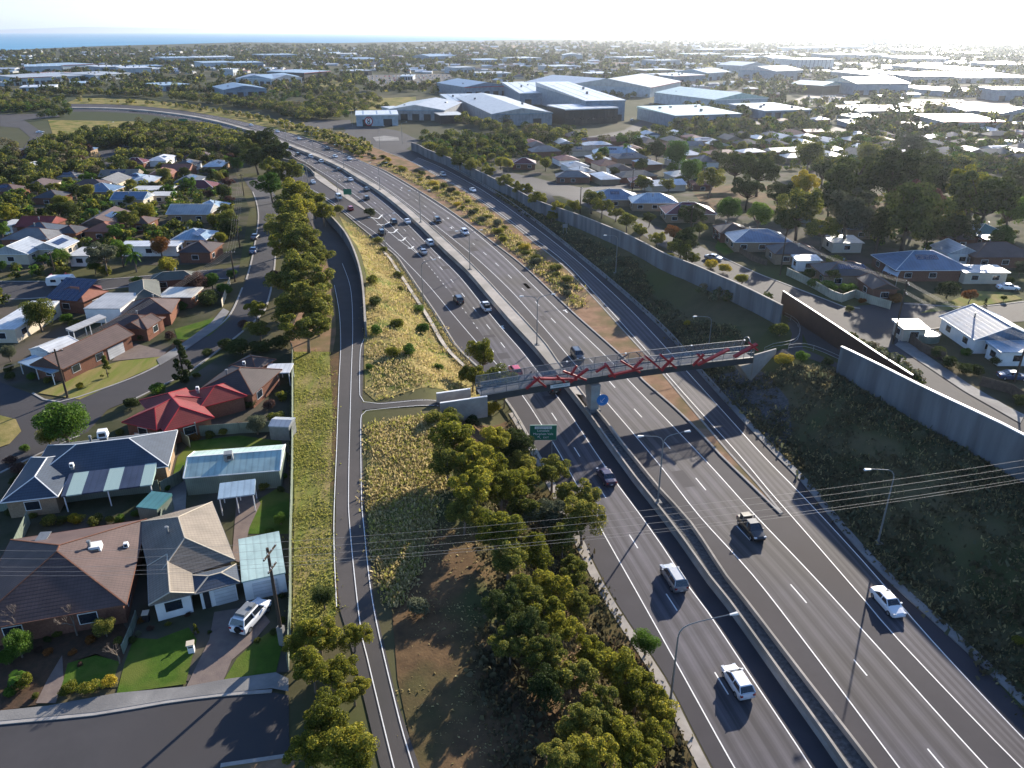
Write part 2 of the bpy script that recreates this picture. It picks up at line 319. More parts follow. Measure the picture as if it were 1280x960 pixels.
# ------------------------------------------------------------ ground sheet
def axis(lo, hi, far):
    a = list(np.arange(lo, hi + .1, GR)); s = GR; x = a[-1]
    while x < far: s *= 1.45; x += s; a.append(x)
    return a
xs = axis(0, 330, 60000); xs = [-x for x in xs[1:]][::-1] + xs
ys = [-600, -200, -60, 0] + axis(3, 363, 70000)
Xg, Yg = np.meshgrid(xs, ys); Zg = hgt(Xg, Yg)
nx, ny = len(xs), len(ys); V = np.stack([Xg.ravel(), Yg.ravel(), Zg.ravel()], 1)
ii, jj = np.meshgrid(np.arange(nx-1), np.arange(ny-1)); a = (jj*nx+ii).ravel()
Fq = np.vstack([np.stack([a, a+1, a+nx], 1), np.stack([a+1, a+nx+1, a+nx], 1)])
cy = V[Fq[:,0],1]
gm = arrmesh('ground', V, Fq, [M['ground'], M['farground']], (cy > 361).astype(int))
gm.polygons.foreach_set('use_smooth', [True]*len(gm.polygons)); tag(link(bpy.data.objects.new('ground', gm)), kind='structure')
ROADS = []
DZ = [0]
def drape(name, poly, mat, dz=.05, px=True, kind='structure', flat=False):
    DZ[0] += 1; dz += DZ[0]*.0007
    pts = [G(*p) for p in poly] if px else [Vector(p) for p in poly]
    bm = bmesh.new(); vs = [bm.verts.new((p.x, p.y, 0)) for p in pts]; bm.faces.new(vs)
    bmesh.ops.triangulate(bm, faces=bm.faces[:])
    x0, x1 = min(p.x for p in pts), max(p.x for p in pts); y0, y1 = min(p.y for p in pts), min(366, max(p.y for p in pts))
    if not flat and y1 > y0:
        planes = [((k*GR,0,0),(1,0,0)) for k in range(int(x0//GR), int(x1//GR)+2)] + [((0,k*GR,0),(0,1,0)) for k in range(int(y0//GR), int(y1//GR)+2)]
        planes += [((k*GR,0,0),(1,1,0)) for k in range(int((x0+y0)//GR), int((x1+y1)//GR)+2)]
        for co, no in planes:
            g = bm.verts[:] + bm.edges[:] + bm.faces[:]
            bmesh.ops.bisect_plane(bm, geom=g, plane_co=co, plane_no=no, dist=1e-4)
    V = np.array([v.co[:] for v in bm.verts])
    Z = np.where(V[:,1] < 362, hq(V[:,0], V[:,1]), 0) if not flat else np.zeros(len(V))
    for v, z in zip(bm.verts, Z): v.co.z = z + dz
    bmesh.ops.recalc_face_normals(bm, faces=bm.faces[:])
    for f in bm.faces:
        if f.normal.z < 0: f.normal_flip()
    me = bpy.data.meshes.new(name); bm.to_mesh(me); bm.free(); me.materials.append(mat); me.polygons.foreach_set('use_smooth', [True]*len(me.polygons))
    if name in ('street','car_park','bike_path','driveway','footpath','traffic_island'): ROADS.append([(p.x, p.y) for p in pts])
    return tag(link(bpy.data.objects.new(name, me)), kind=kind)
def strip(name, Lp, Rp, mat, z=.03, n=None, kind='structure', uv=True, parent=None):
    n = n or max(len(Lp), len(Rp)); A = resamp(Lp, n); B = resamp(Rp, n); K = 6; vs = []; fs = []; uvs = []; s = 0
    for i in range(n):
        if i: s += ((A[i]+B[i])/2 - (A[i-1]+B[i-1])/2).length
        for k in range(K+1):
            p = A[i].lerp(B[i], k/K); vs.append((p.x, p.y, z + (p.z if parent is None and z < 0 else 0))); uvs.append((k/K, s))
    for i in range(n-1):
        for k in range(K): a = i*(K+1)+k; fs.append((a, a+1, a+K+2, a+K+1))
    me = bpy.data.meshes.new(name); me.from_pydata(vs, [], fs); me.materials.append(mat)
    if uv:
        ul = me.uv_layers.new(name='UVMap')
        for lp in me.loops: ul.data[lp.index].uv = uvs[lp.vertex_index]
    me.update()
    if me.polygons[0].normal.z < 0: me.flip_normals()
    return tag(link(bpy.data.objects.new(name, me), parent), kind=kind)
def ribbon(name, P, w, z, mat, dash=None, on_ground=False, phase=0.0):
    """painted line(s): one mesh"""
    vs = []; fs = []; Lf = offs(P, -w/2); Rt = offs(P, w/2); s = 0
    for i in range(len(P)-1):
        seg = (P[i+1]-P[i]).length
        if dash:
            n = max(1, int(seg / 1.0))
            for j in range(n):
                if ((s + seg*(j+.5)/n + phase) % dash[1]) < dash[0]:
                    q = [Lf[i].lerp(Lf[i+1], j/n), Lf[i].lerp(Lf[i+1], (j+1)/n), Rt[i].lerp(Rt[i+1], (j+1)/n), Rt[i].lerp(Rt[i+1], j/n)]
                    b = len(vs); vs += [(p.x, p.y, (p.z if on_ground else 0) + z) for p in q]; fs.append((b, b+3, b+2, b+1))
        else:
            q = [Lf[i], Lf[i+1], Rt[i+1], Rt[i]]; b = len(vs); vs += [(p.x, p.y, (p.z if on_ground else 0) + z) for p in q]; fs.append((b, b+3, b+2, b+1))
        s += seg
    me = bpy.data.meshes.new(name); me.from_pydata(vs, [], fs); me.materials.append(mat); me.update()
    return tag(link(bpy.data.objects.new(name, me)), kind='structure')
def extr(mb, P, prof, m=0, base=None):
    """sweep a profile [(offset, z)] along P (closed profile)"""
    k = len(prof); vs = []
    for i, p in enumerate(P):
        t = (P[min(i+1, len(P)-1)] - P[max(i-1, 0)]); t.z = 0; t.normalize(); nrm = Vector((t.y, -t.x, 0)); b = p.z if base is None else base
        for o, z in prof: q = p + nrm * o; vs.append((q.x, q.y, b + z))
    fs = [(i*k+j, i*k+(j+1)%k, (i+1)*k+(j+1)%k, (i+1)*k+j) for i in range(len(P)-1) for j in range(k)]
    fs += [tuple(range(k)), tuple((len(P)-1)*k+j for j in range(k))[::-1]]
    return mb.add(vs, fs, m)
# ------------------------------------------------------------ freeway
pLA, pRR, pRV, pRL, pLM = [line0(q) for q in (LA, RR, RV, RL, LM)]
pMLt, pMRt = line0(ML, 1.1), line0(MR, 1.1)
for p in pMLt + pMRt: p.z = 0
def lanemat():
    m = pm('asphalt_lanes', (.096,.089,.100), (.076,.071,.081), .3, .76, .2, 30, c3=(.074,.067,.066), s3=.04); t = m.node_tree; N = t.nodes; L = t.links; b = N['Principled BSDF']
    uv = N.new('ShaderNodeUVMap'); sp = N.new('ShaderNodeSeparateXYZ'); L.new(uv.outputs[0], sp.inputs[0])
    mp = N.new('ShaderNodeMapping'); mp.inputs['Scale'].default_value = (22, .035, 1); L.new(uv.outputs[0], mp.inputs[0])
    nz = N.new('ShaderNodeTexNoise'); nz.inputs['Scale'].default_value = 1; nz.inputs['Detail'].default_value = 3; L.new(mp.outputs[0], nz.inputs['Vector'])
    a = N.new('ShaderNodeMath'); a.operation = 'MULTIPLY'; a.inputs[1].default_value = 8*math.pi; L.new(sp.outputs[0], a.inputs[0])
    c = N.new('ShaderNodeMath'); c.operation = 'COSINE'; L.new(a.outputs[0], c.inputs[0])
    d = N.new('ShaderNodeMath'); d.operation = 'MULTIPLY_ADD'; d.inputs[1].default_value = .16; d.inputs[2].default_value = 0; L.new(c.outputs[0], d.inputs[0])
    e = N.new('ShaderNodeMath'); e.operation = 'ADD'; L.new(nz.outputs[0], e.inputs[0]); L.new(d.outputs[0], e.inputs[1])
    r = N.new('ShaderNodeMapRange'); r.inputs[1].default_value = .3; r.inputs[2].default_value = .75; r.inputs[3].default_value = .66; r.inputs[4].default_value = 1.30; L.new(e.outputs[0], r.inputs[0])
    src = b.inputs['Base Color'].links[0].from_socket; hs = N.new('ShaderNodeHueSaturation'); L.new(src, hs.inputs['Color']); L.new(r.outputs[0], hs.inputs['Value']); L.new(hs.outputs[0], b.inputs['Base Color'])
    return m
M['lane'] = lanemat()
A_ = [(1000,1100),(917,958),(857,850),(803,753),(745,650),(700,568),(675,528),(654,496),(625,460),(596,428),(566,393),(534,355),(502,322),(487,308),(470,292),(440,271),(415,252),(392,238),(372,229)]
D1 = [(1000,1100),(917,958),(857,850),(803,753),(745,650),(700,568),(676,529),(656,498),(632,463),(609,428),(580,388),(550,350),(527,322),(511,304),(495,288),(476,269),(456,253),(437,239),(410,220),(387,206),(370,195),(352,184),(337,176.5),(318,167.5),(300,161.5),(270,154.5),(240,149),(205,143.5),(170,139.5)]
C_ = [(1235,1100),(1130,968),(1100,928),(1010,808),(940,718),(874,645),(829,587),(790,540),(748,491),(711,446),(674,403),(641,366),(610,336),(580,310),(524,266),(479,233),(440,209),(397,189.5),(350,171),(310,158),(280,150),(240,142)]
E1 = [(1370,1100),(1232,958),(1100,812),(1018,722),(940,640),(895,590),(848,540),(788,478),(761,449),(705,395),(642,333),(611,305),(575,276),(540,252),(500,227),(470,210.5),(440,197.5),(400,181),(350,164),(310,153.5),(280,146)]
G1 = [(1420,1090),(1275,958),(1123,800),(1081,751),(1004,662),(960,612),(924,569),(855,492),(796,425),(748,372),(704,326),(662,294),(600,249),(549,220),(515,201.5)]
G2 = [(1450,1090),(1300,945),(1164,800),(1078,701),(1004,621),(955,571),(909,520),(861,467),(817,418),(774,374),(714,320),(656,275),(600,236),(549,208.5),(522,197)]
pA, pD1, pC, pE1, pG1, pG2 = [line0(q) for q in (A_, D1, C_, E1, G1, G2)]
pB = offs(pMLt, -2.75); 
def asph():
    bmesh_poly = [(p.x, p.y) for p in pLA if p.y < 470] + [(p.x, p.y) for p in pLM if p.y > 330] + [(p.x, p.y) for p in pRV if p.y > 470][::-1]
# base asphalt: strips between neighbouring edges
i_g = 20
strip('freeway_left_road', [p for p in pLA], offs(pMLt, -.2), M['asphalt'], .025, n=260) if False else None
pLAn = line0(LA[:22]); MLn = [p for p in pMLt if p.y < pLAn[-1].y*1.12 + 30]
def between(name, Lp, Rp, mat, z, y0, y1, n=160): return strip(name, cut(Lp, y0, y1), cut(Rp, y0, y1), mat, z, n=n)
yr = pLM[0].y
between('freeway_asphalt', pLA, offs(pMLt, -.1), M['asphalt'], .025, 30, yr + 2)
between('freeway_asphalt', pLM, offs(pMLt, -.1), M['asphalt'], .025, yr, 1500)
rampR = line0([(457,264),(440,252),(420,239),(402,226),(394,221),(380,211),(362,203),(340,198),(325,196),(290,193)])
pr = [p for p in pLA if p.y >= yr]
strip('exit_ramp_asphalt', pr, rampR, M['asphalt'], .029, n=60)
between('freeway_asphalt', offs(pMRt, .1), pRV, M['asphalt'], .025, pRV[0].y, 1500)
strip('freeway_asphalt', cut(offs(pMRt, .1), 30, 160), cut(pRR, 30, 160), M['asphalt'], .018, n=120)
between('entry_ramp_asphalt', pRL, pRR, M['asphalt'], .027, pRL[0].y - .2, 480)
between('freeway_lanes', pD1, pB, M['lane'], .035, 30, 900, 220)
between('freeway_lanes', pC, pE1, M['lane'], .035, 30, 900, 220)
yt = pRV[0].y
between('entry_ramp_lanes', pG1, pG2, M['lane'], .035, 30, 440, 200)
LN = M['line']; zl = .042
ribbon('lane_marking', cut(pA, 30, 520), .13, zl, LN)
ribbon('lane_marking', cut(pB, 30, 900), .13, zl, LN)
for P in (pC, pE1): ribbon('lane_marking', cut(P, 30, 800), .14, zl, LN)
ribbon('lane_marking', cut(pG1, 30, 440), .13, zl, LN); ribbon('lane_marking', cut(pG2, 30, 440), .13, zl, LN)
def mid(P, Q, t, y0, y1, n=200):
    a = resamp(cut(P, y0, y1), n); b = resamp(cut(Q, y0, y1), n); return [p.lerp(q, t) for p, q in zip(a, b)]
yk = U0(560,360)[1]; yb_ = U0(640,470)[1]
ribbon('lane_dashes', mid(pD1, pB, .5, 30, yb_), .15, zl, LN, (3, 12), phase=4)
ribbon('lane_dashes', mid(pD1, pB, .5, yb_, 330), .15, zl, LN, (3, 12))
for t in (.34, .67): ribbon('lane_dashes', mid(pD1, pB, t, 332, 800), .13, zl, LN, (3, 12))
ribbon('merge_dots', [p for p in pD1 if yb_ < p.y < U0(527,322)[1]], .13, zl, LN, (1, 3.4))
ribbon('lane_marking', [p for p in pD1 if U0(527,322)[1] < p.y < 800], .13, zl, LN)
ribbon('lane_dashes', mid(pC, pE1, .5, 30, 800), .15, zl, LN, (3, 12), phase=3)
g2 = line0([(527,322),(518,314),(500,301),(485,289),(473,279),(458,266)])
ribbon('lane_marking', g2, .13, zl, LN)
mk = MB()
for q in ([(460,271.5),(473,273.5),(478,268.5)], [(471,281),(481,281),(491,275.5)], [(485,290.5),(492,291),(497,286.5)], [(498,300),(503,301),(507,297)], [(510,310),(514,311),(517,308)]):
    P = [Vector((*U0(*p), 0)) for p in q]
    for a_, b_ in zip(P, P[1:]): mk.bar(a_ + Vector((0,0,zl+.004)), b_ + Vector((0,0,zl+.004)), .55, .004)
for x, y in ((707,389),(549,322),(628,409),(564,285),(502,235),(560,273),(470,222)):   # lane arrows and raised marks seen as short white dabs
    c = Vector((*U0(x, y), zl+.004)); mk.bar(c + Vector((-.25,.9,0)), c + Vector((.35,-1.1,0)), .35, .004); mk.bar(c + Vector((-.6,.3,0)), c + Vector((.25,.9,0)), .3, .004)
tag(mk.build('gore_chevrons', LN), kind='structure')
rp_ = random.Random(17); pt = MB(); cold = [cut(mid(pD1, pB, t, 40, 330), 40, 330) for t in (.25,.75)] + [cut(mid(pC, pE1, t, 40, 330), 40, 330) for t in (.25,.75)]
for P in cold:
    for _ in range(5):
        i = rp_.randrange(5, len(P)-8); a, b = P[i], P[i+rp_.randrange(1,4)]; pt.bar(a+Vector((0,0,.0385)), b+Vector((0,0,.0385)), rp_.uniform(.8,2.6), .002)
tag(pt.build('asphalt_patches', M['asphalt']), kind='structure')
# raised verge between the carriageway and the entry ramp
ye = 1500
vl = [p for p in pRV if p.y > yt]; vr = [p for p in pRL if p.y > yt]
strip('verge_dirt', cut(vl, 0, vr[-1].y + 20), vr, M['dirt'], .14, n=170)
vfar_r = line0([(462,182),(440,174),(420,168),(380,158),(330,146),(280,139),(230,131),(170,124),(100,122)])
strip('verge_grass_far', cut(vl, vr[-1].y - 5, 1500), vfar_r, M['drygrass'], .12, n=60)
for P, o in ((pRV, .0), (pRL, .0)):
    k = MB(); extr(k, cut(P, yt, 520), [(-.16,0),(-.16,.2),(.16,.2),(.16,0)]); tag(k.build('kerb', M['kerb']), kind='structure')
# concrete edge strip right of the ramp, drain strip left
rs = cut(pRR, 30, 420); k = MB(); extr(k, rs, [(0,0),(0,.16),(1.15,.16),(1.15,0)]); tag(k.build('kerb_strip', M['conc2']), kind='structure')
ls = cut(pLA, 30, U0(640,512)[1]); k = MB(); extr(k, ls, [(-1.3,0),(-1.3,.12),(-.25,.16),(-.25,0)]); tag(k.build('drain_strip', M['conc']), kind='structure')
ls = cut(pLA, U0(640,500)[1], U0(640,312)[1]); k = MB(); extr(k, offs(ls, -2.2), [(-.9,.35),(-.9,.45),(.0,.3),(.0,.1)]); tag(k.build('drain_strip', M['conc']), kind='structure')
k = MB(); extr(k, cut(pLA, U0(640,700)[1], U0(640,230)[1]), [(-.35,0),(-.35,.15),(-.02,.15),(-.02,0)]); tag(k.build('kerb', M['kerb']), kind='structure')
# median: two barriers with fill between
def barrier(P, lab, side):
    t = .13; e = MB(); pr = [(-.33,.02),(-.24,.25),(-t,.45),(-t,1.1),(t,1.1),(t,.45),(.24,.25),(.33,.02)]
    P = cut(P, 30, 1500); extr(e, P, pr); o = e.build('concrete_barrier', M['conc']); tag(o, lab, 'barrier')
barrier(offs(pMLt, -.05), 'long pale concrete barrier along the left edge of the freeway median', -1)
barrier(offs(pMRt, .05), 'long pale concrete barrier along the right edge of the freeway median', 1)
ym = U0(700,500)[1]
strip('median_soil', cut(offs(pMLt, .1), 30, ym), cut(offs(pMRt, -.1), 30, ym), M['rubble'], .45, n=80)
strip('median_concrete', cut(offs(pMLt, .1), ym, 1500), cut(offs(pMRt, -.1), ym, 1500), M['conc'], .98, n=120)
# exit gore island with low retaining wall
gl = line0([(456,263),(435,250),(415,237),(400,227),(394,222),(387,213)]); gr_ = line0([(457,262),(440,247),(420,234),(405,222.5),(395,216),(387,211)])
strip('gore_island', gl, gr_, M['conc'], .15, n=30)
# ------------------------------------------------------------ land patches
drape('dry_grass', [(500,200),(513,203),(549,223),(587,244),(640,283),(702,333),(745,378),(716,389),(658,336),(620,306),(565,265),(526,240),(482,214),(456,204),(470,188)], M['drygrass'], .17) if False else None
D = drape
D('grass_bank', [(455,425),(458,345),(452,320),(438,296),(424,270),(430,275),(449,290),(477,313),(498,332),(507,345),(527,374),(549,406),(568,436),(585,456),(600,475),(600,500),(470,502),(456,490)], M['drygrass'], .06)
D('grass_bank', [(460,530),(500,524),(560,524),(560,560),(545,640),(520,720),(490,760),(462,680),(458,600)], M['drygrass'], .05)
D('leaf_litter', [(545,640),(560,560),(560,524),(640,524),(665,570),(700,640),(740,715),(780,790),(830,870),(880,970),(885,1100),(560,1150),(520,958),(497,850),(490,762),(520,720)], M['litter'], .055)
D('mown_grass', [(368,440),(412,440),(416,520),(412,640),(416,720),(420,770),(366,790),(368,640)], M['greengrass'], .05)
D('bare_dirt', [(402,308),(412,336),(418,363),(420,417),(416,440),(368,440),(360,420),(388,360),(396,330)], M['dirt'], .06)
D('gravel_edge', [(412,440),(424,440),(419,640),(424,760),(416,720),(412,640),(416,520)], M['litter'], .062)
D('bank_scrub', [(1480,1090),(1290,903),(1203,803),(1120,725),(1060,660),(1013,602),(979,568),(932,519),(882,464),(844,419),(787,366),(732,320),(678,277),(700,300),(760,335),(820,370),(870,400),(920,408),(960,412),(940,440),(960,470),(1000,455),(1050,462),(1150,520),(1280,597),(1500,730),(1700,1090)], M['bank'], .06)
D('rock_slope', [(884,470),(935,455),(960,470),(985,500),(990,540),(975,566),(940,525)], M['rubble'], .11)
D('footpath', [(940,446),(967,440),(985,436),(990,418),(984,404),(995,402),(1003,415),(1003,436),(1048,455),(1050,462),(1002,446),(975,448)], M['path'], .12)
D('footpath', [(984,400),(1000,398),(1058,428),(1053,452),(1010,432),(1000,412)], M['path'], .13)
# bike path
BL = [(540,1120),(475,958),(440,812),(424,760),(419,690),(420,620),(424,475),(425,430),(424,390),(417,355),(409,328),(398,300),(386,274),(378,250)]
BR = [(600,1120),(524,958),(497,879),(468,754),(456,640),(453,560),(453,500),(455,425),(456,370),(450,340),(438,314),(420,288),(402,264),(390,248)]
def gl_(pxs, step=3): return crom([G(*p) for p in pxs], step)
D('bike_path', BL + BR[::-1], M['path'], .075)
D('bike_path', [(453,504),(470,504),(545,500),(600,497),(604,506),(548,509),(470,511),(453,513)], M['path'], .08)
def gribbon(name, pxs, w, dz, dash=None):
    P = gl_(pxs, 1.5); P = [Vector((p.x, p.y, float(hq(p.x, p.y)[0]))) for p in P]; return ribbon(name, P, w, dz, LN, dash, True)
gribbon('path_marking', [(452,1040),(421,760),(417.5,660),(421,560),(424,475),(426,430),(424,390),(418,357)][1:], .09, .145)
gribbon('path_marking', [(530,1100),(492,958),(459,822),(450,779),(437.5,660),(436,600),(439,475),(441,407),(438,360),(428,330)], .09, .145)
gribbon('path_marking', [(560,1100),(516,958),(494,879),(466,754),(455,660),(452,620),(451,540),(452,520),(458,514),(480,511.5),(548,508)], .09, .145)
gribbon('path_marking', [(455,425),(450.5,440),(450,495),(455,503),(475,505.5),(545,501)], .09, .145)
# far streets and yards
for nm, q, mt in (
 ('street', [(0,478),(60,500),(98,497),(163,474),(208,452),(237,433),(276,406),(291,388),(308,350),(317,314),(323,267),(316,240),(304,222),(330,222),(345,245),(348,262),(346,300),(343,335),(334,380),(322,398),(297,420),(267,443),(235,466),(208,480),(165,500),(135,512),(110,540),(60,562),(0,590)], 'asphalt2'),
 ('street', [(300,331),(279,337),(208,343),(139,349),(60,352),(0,352),(0,375),(60,372),(100,368),(150,360),(215,353),(296,348)], 'asphalt2'),
 ('street', [(-60,912),(0,906),(119,895),(208,880),(279,871),(340,866),(361,870),(362,958),(380,1080),(-80,1100)], 'asphalt2'),
 ('street', [(860,300),(899,320),(942,340),(983,356),(1055,384),(1130,378),(1214,384),(1290,376),(1330,372),(1340,395),(1280,402),(1192,408),(1150,415),(1124,427),(1211,484),(1280,520),(1420,590),(1480,690),(1280,590),(1155,502),(1143,478),(1050,425),(978,385),(935,360),(900,347),(868,330),(820,305),(790,285),(740,262),(700,245),(720,240),(760,255),(800,275)], 'asphalt2'),
 ('street', [(690,245),(700,262),(640,240),(600,215),(620,212),(668,222),(730,235),(780,228),(800,232),(745,247)], 'asphalt2'),
 ('street', [(425,150),(450,158),(470,159),(500,164),(525,176),(505,188),(482,192),(455,180),(425,172),(432,163)], 'asphalt2'),
 ('street', [(730,172),(780,163),(835,130),(860,120),(862,130),(820,160),(790,175),(728,182)], 'asphalt2'),
 ('car_park', [(400,162),(440,158),(438,150),(390,150),(375,156)], 'asphalt2'),
 ('street', [(0,143),(70,142),(75,146),(30,150),(48,162),(58,172),(40,186),(44,208),(30,214),(26,190),(38,172),(24,160),(0,158)], 'asphalt2'),
 ('street', [(100,205),(120,190),(180,180),(182,185),(150,196),(130,212)], 'asphalt2'),
 ('street', [(925,158),(975,132),(1010,118),(1016,120),(985,136),(945,160)], 'asphalt2'),
 ('street', [(1020,172),(1060,150),(1076,138),(1088,142),(1075,158),(1050,178)], 'asphalt2'),
 ('car_park', [(1008,118),(1060,118),(1050,130),(1000,132)], 'path'),
 ('car_park', [(1140,124),(1260,124),(1270,140),(1130,140)], 'path'),
 ('car_park', [(455,94),(560,92),(575,106),(455,108)], 'path'),
 ('dry_field', [(583,57.5),(665,56.5),(672,60.5),(590,61.5)], 'dirt'),
 ('dry_field', [(395,100),(470,97),(475,103),(400,110)], 'drygrass'),
 ('dry_field', [(785,103),(835,93),(848,98),(815,112),(790,112)], 'drygrass'),
 ('dry_field', [(420,125),(520,121),(520,135),(420,140)], 'drygrass'),
 ('dry_field', [(860,78),(960,80),(950,92),(850,90)], 'drygrass'),
 ('dry_field', [(60,150),(170,152),(170,172),(120,190),(70,180)], 'drygrass'),
 ('dry_field', [(860,232),(960,228),(1080,240),(1180,262),(1180,300),(1080,290),(960,275),(880,262)], 'litter')):
    D(nm, q, M[mt], .06 if nm != 'car_park' else .075)
# yards near
GDN = pm('suburban_garden_ground', (.085,.08,.05), (.035,.045,.02), .18, .95, c3=(.10,.085,.07), s3=.07)
D('gardens', [(525,185),(640,176),(760,168),(900,168),(1290,170),(1600,175),(1600,215),(1290,215),(1080,215),(1290,290),(1290,340),(1130,330),(1000,330),(880,300),(840,295),(760,268),(640,232),(560,198)], GDN, .03)
D('gardens', [(-60,190),(60,195),(200,195),(290,200),(312,262),(300,330),(-60,335)], GDN, .03)
D('gardens', [(-60,376),(60,374),(150,362),(215,356),(280,352),(282,380),(230,428),(160,470),(60,492),(-60,470)], GDN, .03)
D('gardens', [(-80,600),(60,566),(140,520),(240,470),(330,410),(362,440),(362,840),(-80,880)], GDN, .03)
D('lawn', [(146,868),(232,856),(240,825),(246,800),(236,785),(196,800),(168,798),(156,830)], M['lawn'], .07)
D('lawn', [(280,851),(308,846),(345,842),(352,812),(344,786),(320,802),(296,824)], M['lawn'], .07)
D('lawn', [(75,868),(140,856),(150,828),(120,820),(85,830)], M['lawn'], .07)
D('lawn', [(216,596),(222,572),(240,552),(300,545),(352,552),(356,600),(230,604)], M['lawn'], .07)
D('lawn', [(304,668),(312,632),(345,612),(362,618),(362,668)], M['lawn'], .07)
D('lawn', [(218,412),(280,394),(288,398),(262,420),(240,426),(222,424)], M['lawn'], .07)
D('dry_lawn', [(48,492),(100,500),(208,452),(204,446),(150,452),(95,468)], M['greengrass'], .07)
D('driveway', [(140,452),(204,446),(208,440),(170,430),(150,440)], M['paver'], .08)
D('driveway', [(232,862),(262,800),(268,766),(322,758),(338,778),(318,802),(290,826),(278,855)], M['paver'], .08)
D('driveway', [(45,880),(60,850),(78,820),(80,850),(70,880)], M['paver'], .08)
D('garden_mulch', [(205,444),(220,425),(240,428),(236,436),(215,446)], M['mulch'], .08)
D('front_garden', [(0,890),(45,882),(75,868),(85,830),(120,818),(152,830),(165,795),(150,775),(0,790)], M['mulch'], .06)
D('bare_dirt', [(280,958),(358,946),(366,930),(372,1000),(270,1010)], M['dirt'], .07)
D('paving', [(222,598),(234,600),(232,640),(208,655),(200,640),(205,600)], M['conc2'], .07)
D('paving', [(290,700),(296,622),(318,618),(326,630),(312,660),(302,705)], M['paver'], .07)
D('lawn', [(1150,392),(1213,385),(1278,374),(1262,366),(1220,364),(1205,370)], M['greengrass'], .07)
D('lawn', [(893,310),(905,320),(928,312),(920,300),(898,300)], M['lawn'], .07)
D('traffic_island', [(466,172),(480,170),(498,172),(499,176),(482,177),(470,177)], M['conc2'], .14)
D('corner_garden', [(0,520),(20,525),(27,540),(12,556),(0,560)], M['drygrass'], .12)
# footpath + kerbs of streets
def kerbline(pxs, lab='kerb'):
    P = gl_(pxs, 2.0); P = [Vector((p.x, p.y, float(hq(p.x, p.y)[0]))) for p in P]; k = MB(); extr(k, P, [(-.18,0),(-.18,.16),(.18,.16),(.18,0)]); tag(k.build('kerb', M['kerb']), kind='structure')
D('footpath', [(-60,896),(0,890),(60,884),(146,868),(232,860),(280,851),(345,842),(361,850),(361,866),(340,862),(279,868),(208,877),(119,892),(0,903),(-60,909)], M['conc2'], .14)
for q in ([(-60,912),(0,905),(119,893.5),(208,878.5),(279,869.5),(340,865)], [(276,958),(358,946)],
          [(41,492),(55,500),(75,503),(98,497),(163,474),(208,452),(237,433),(276,406),(291,388),(303,360)],
          [(308,350),(317,314),(323,267),(316,240)], [(165,501),(208,480),(235,466),(267,443),(297,420),(322,398),(334,380),(343,335),(347,270)],
          [(279,337),(208,343),(139,349),(60,352),(0,352)], [(0,375),(60,372),(150,360),(215,353),(288,348)],
          [(899,320),(942,340),(983,356),(1040,378),(1055,384),(1075,386)], [(1190,408),(1150,415),(1124,427),(1211,484),(1280,520)], [(1290,376),(1214,384),(1130,380)],
          [(0,592),(60,563),(100,545)]): kerbline(q)
D('footpath', [(200,458),(233,438),(272,411),(287,390),(279,386),(264,404),(228,430),(196,450)], M['conc2'], .13)
D('footpath', [(1118,432),(1205,490),(1275,530),(1280,521),(1211,481),(1128,424)], M['conc2'], .13)
# sea
D('sea', [(-400,73.5),(0,63.5),(60,60),(130,57),(215,55.5),(300,52.5),(420,53.5),(560,51),(640,49.5),(760,48.8),(900,48.6)], M['ground'], .5, flat=True) if False else None
def sea():
    ps = [(-500,78),(0,63.5),(60,60.5),(130,57.5),(215,55.5),(300,53),(420,54),(560,51.5),(640,50),(760,49.3),(900,49),(1000,48.2)]
    pts = [U0(*p) for p in ps] + [(45000, 69000), (-59000, 69000), (-59000, 1500)]
    m = pm('sea_water', (.12,.30,.45), (.09,.25,.40), .002, .9, 0, spec=.0)
    mb = MB(); mb.add([(x, y, .6) for x, y in pts], [tuple(range(len(pts)))]); o = mb.build('sea', m); tag(o, kind='structure')
sea()
# ------------------------------------------------------------ automatic labels (landmark + order)
LMK = []   # (px, py, phrase)
REG = []   # (obj, noun, px, py, zone)
def mark(px, py, phrase): LMK.append((px, py, phrase))
def reg(o, noun, px, py, cat, group=None, avoid=None):
    o['category'] = cat
    if group: o['group'] = group
    REG.append((o, noun, px, py, avoid)); return o
ORD = ['', 'first', 'second', 'third', 'fourth', 'fifth', 'sixth', 'seventh', 'eighth', 'ninth', 'tenth', 'eleventh', 'twelfth', 'thirteenth', 'fourteenth', 'fifteenth', 'sixteenth', 'seventeenth', 'eighteenth', 'nineteenth', 'twentieth']
def finish_labels():
    B = {}
    for o, noun, x, y, av in REG:
        best = min((l for l in LMK if l[2] != av), key=lambda l: ((l[0]-x)/1.6)**2 + ((l[1]-y)*1.0)**2)
        dx, dy = x - best[0], y - best[1]
        far = 6 if y < 120 else (12 if y < 250 else 22)
        if abs(dy) * 1.5 > abs(dx) : rel = 'behind' if dy < 0 else 'in front of'
        else: rel = 'left of' if dx < 0 else 'right of'
        B.setdefault((noun, rel, best[2]), []).append((x, y, o))
    for (noun, rel, ph), L in B.items():
        L.sort(key=lambda t: (t[0], t[1])); n = len(L)
        for i, (x, y, o) in enumerate(L):
            s = '%s %s %s' % (noun, rel, ph)
            if n == 2: s += ', the %s one' % ('left' if i == 0 else 'right')
            elif n == 3: s += ', the %s one of three' % ('left', 'middle', 'right')[i]
            elif n > 3: s += ', %s from the left' % (ORD[i+1] if i < 20 else 'number %d' % (i+1))
            if len(s.split()) > 16: s = s.replace(', the ', ', ').replace('from the left', 'from left').replace(' one of three', ' of three')
            for wd_ in ('small ', 'low ', 'yard of ', 'sheet roofed ', 'the ', 'the '):
                if len(s.split()) > 16: s = s.replace(wd_, '', 1)
            o['label'] = s
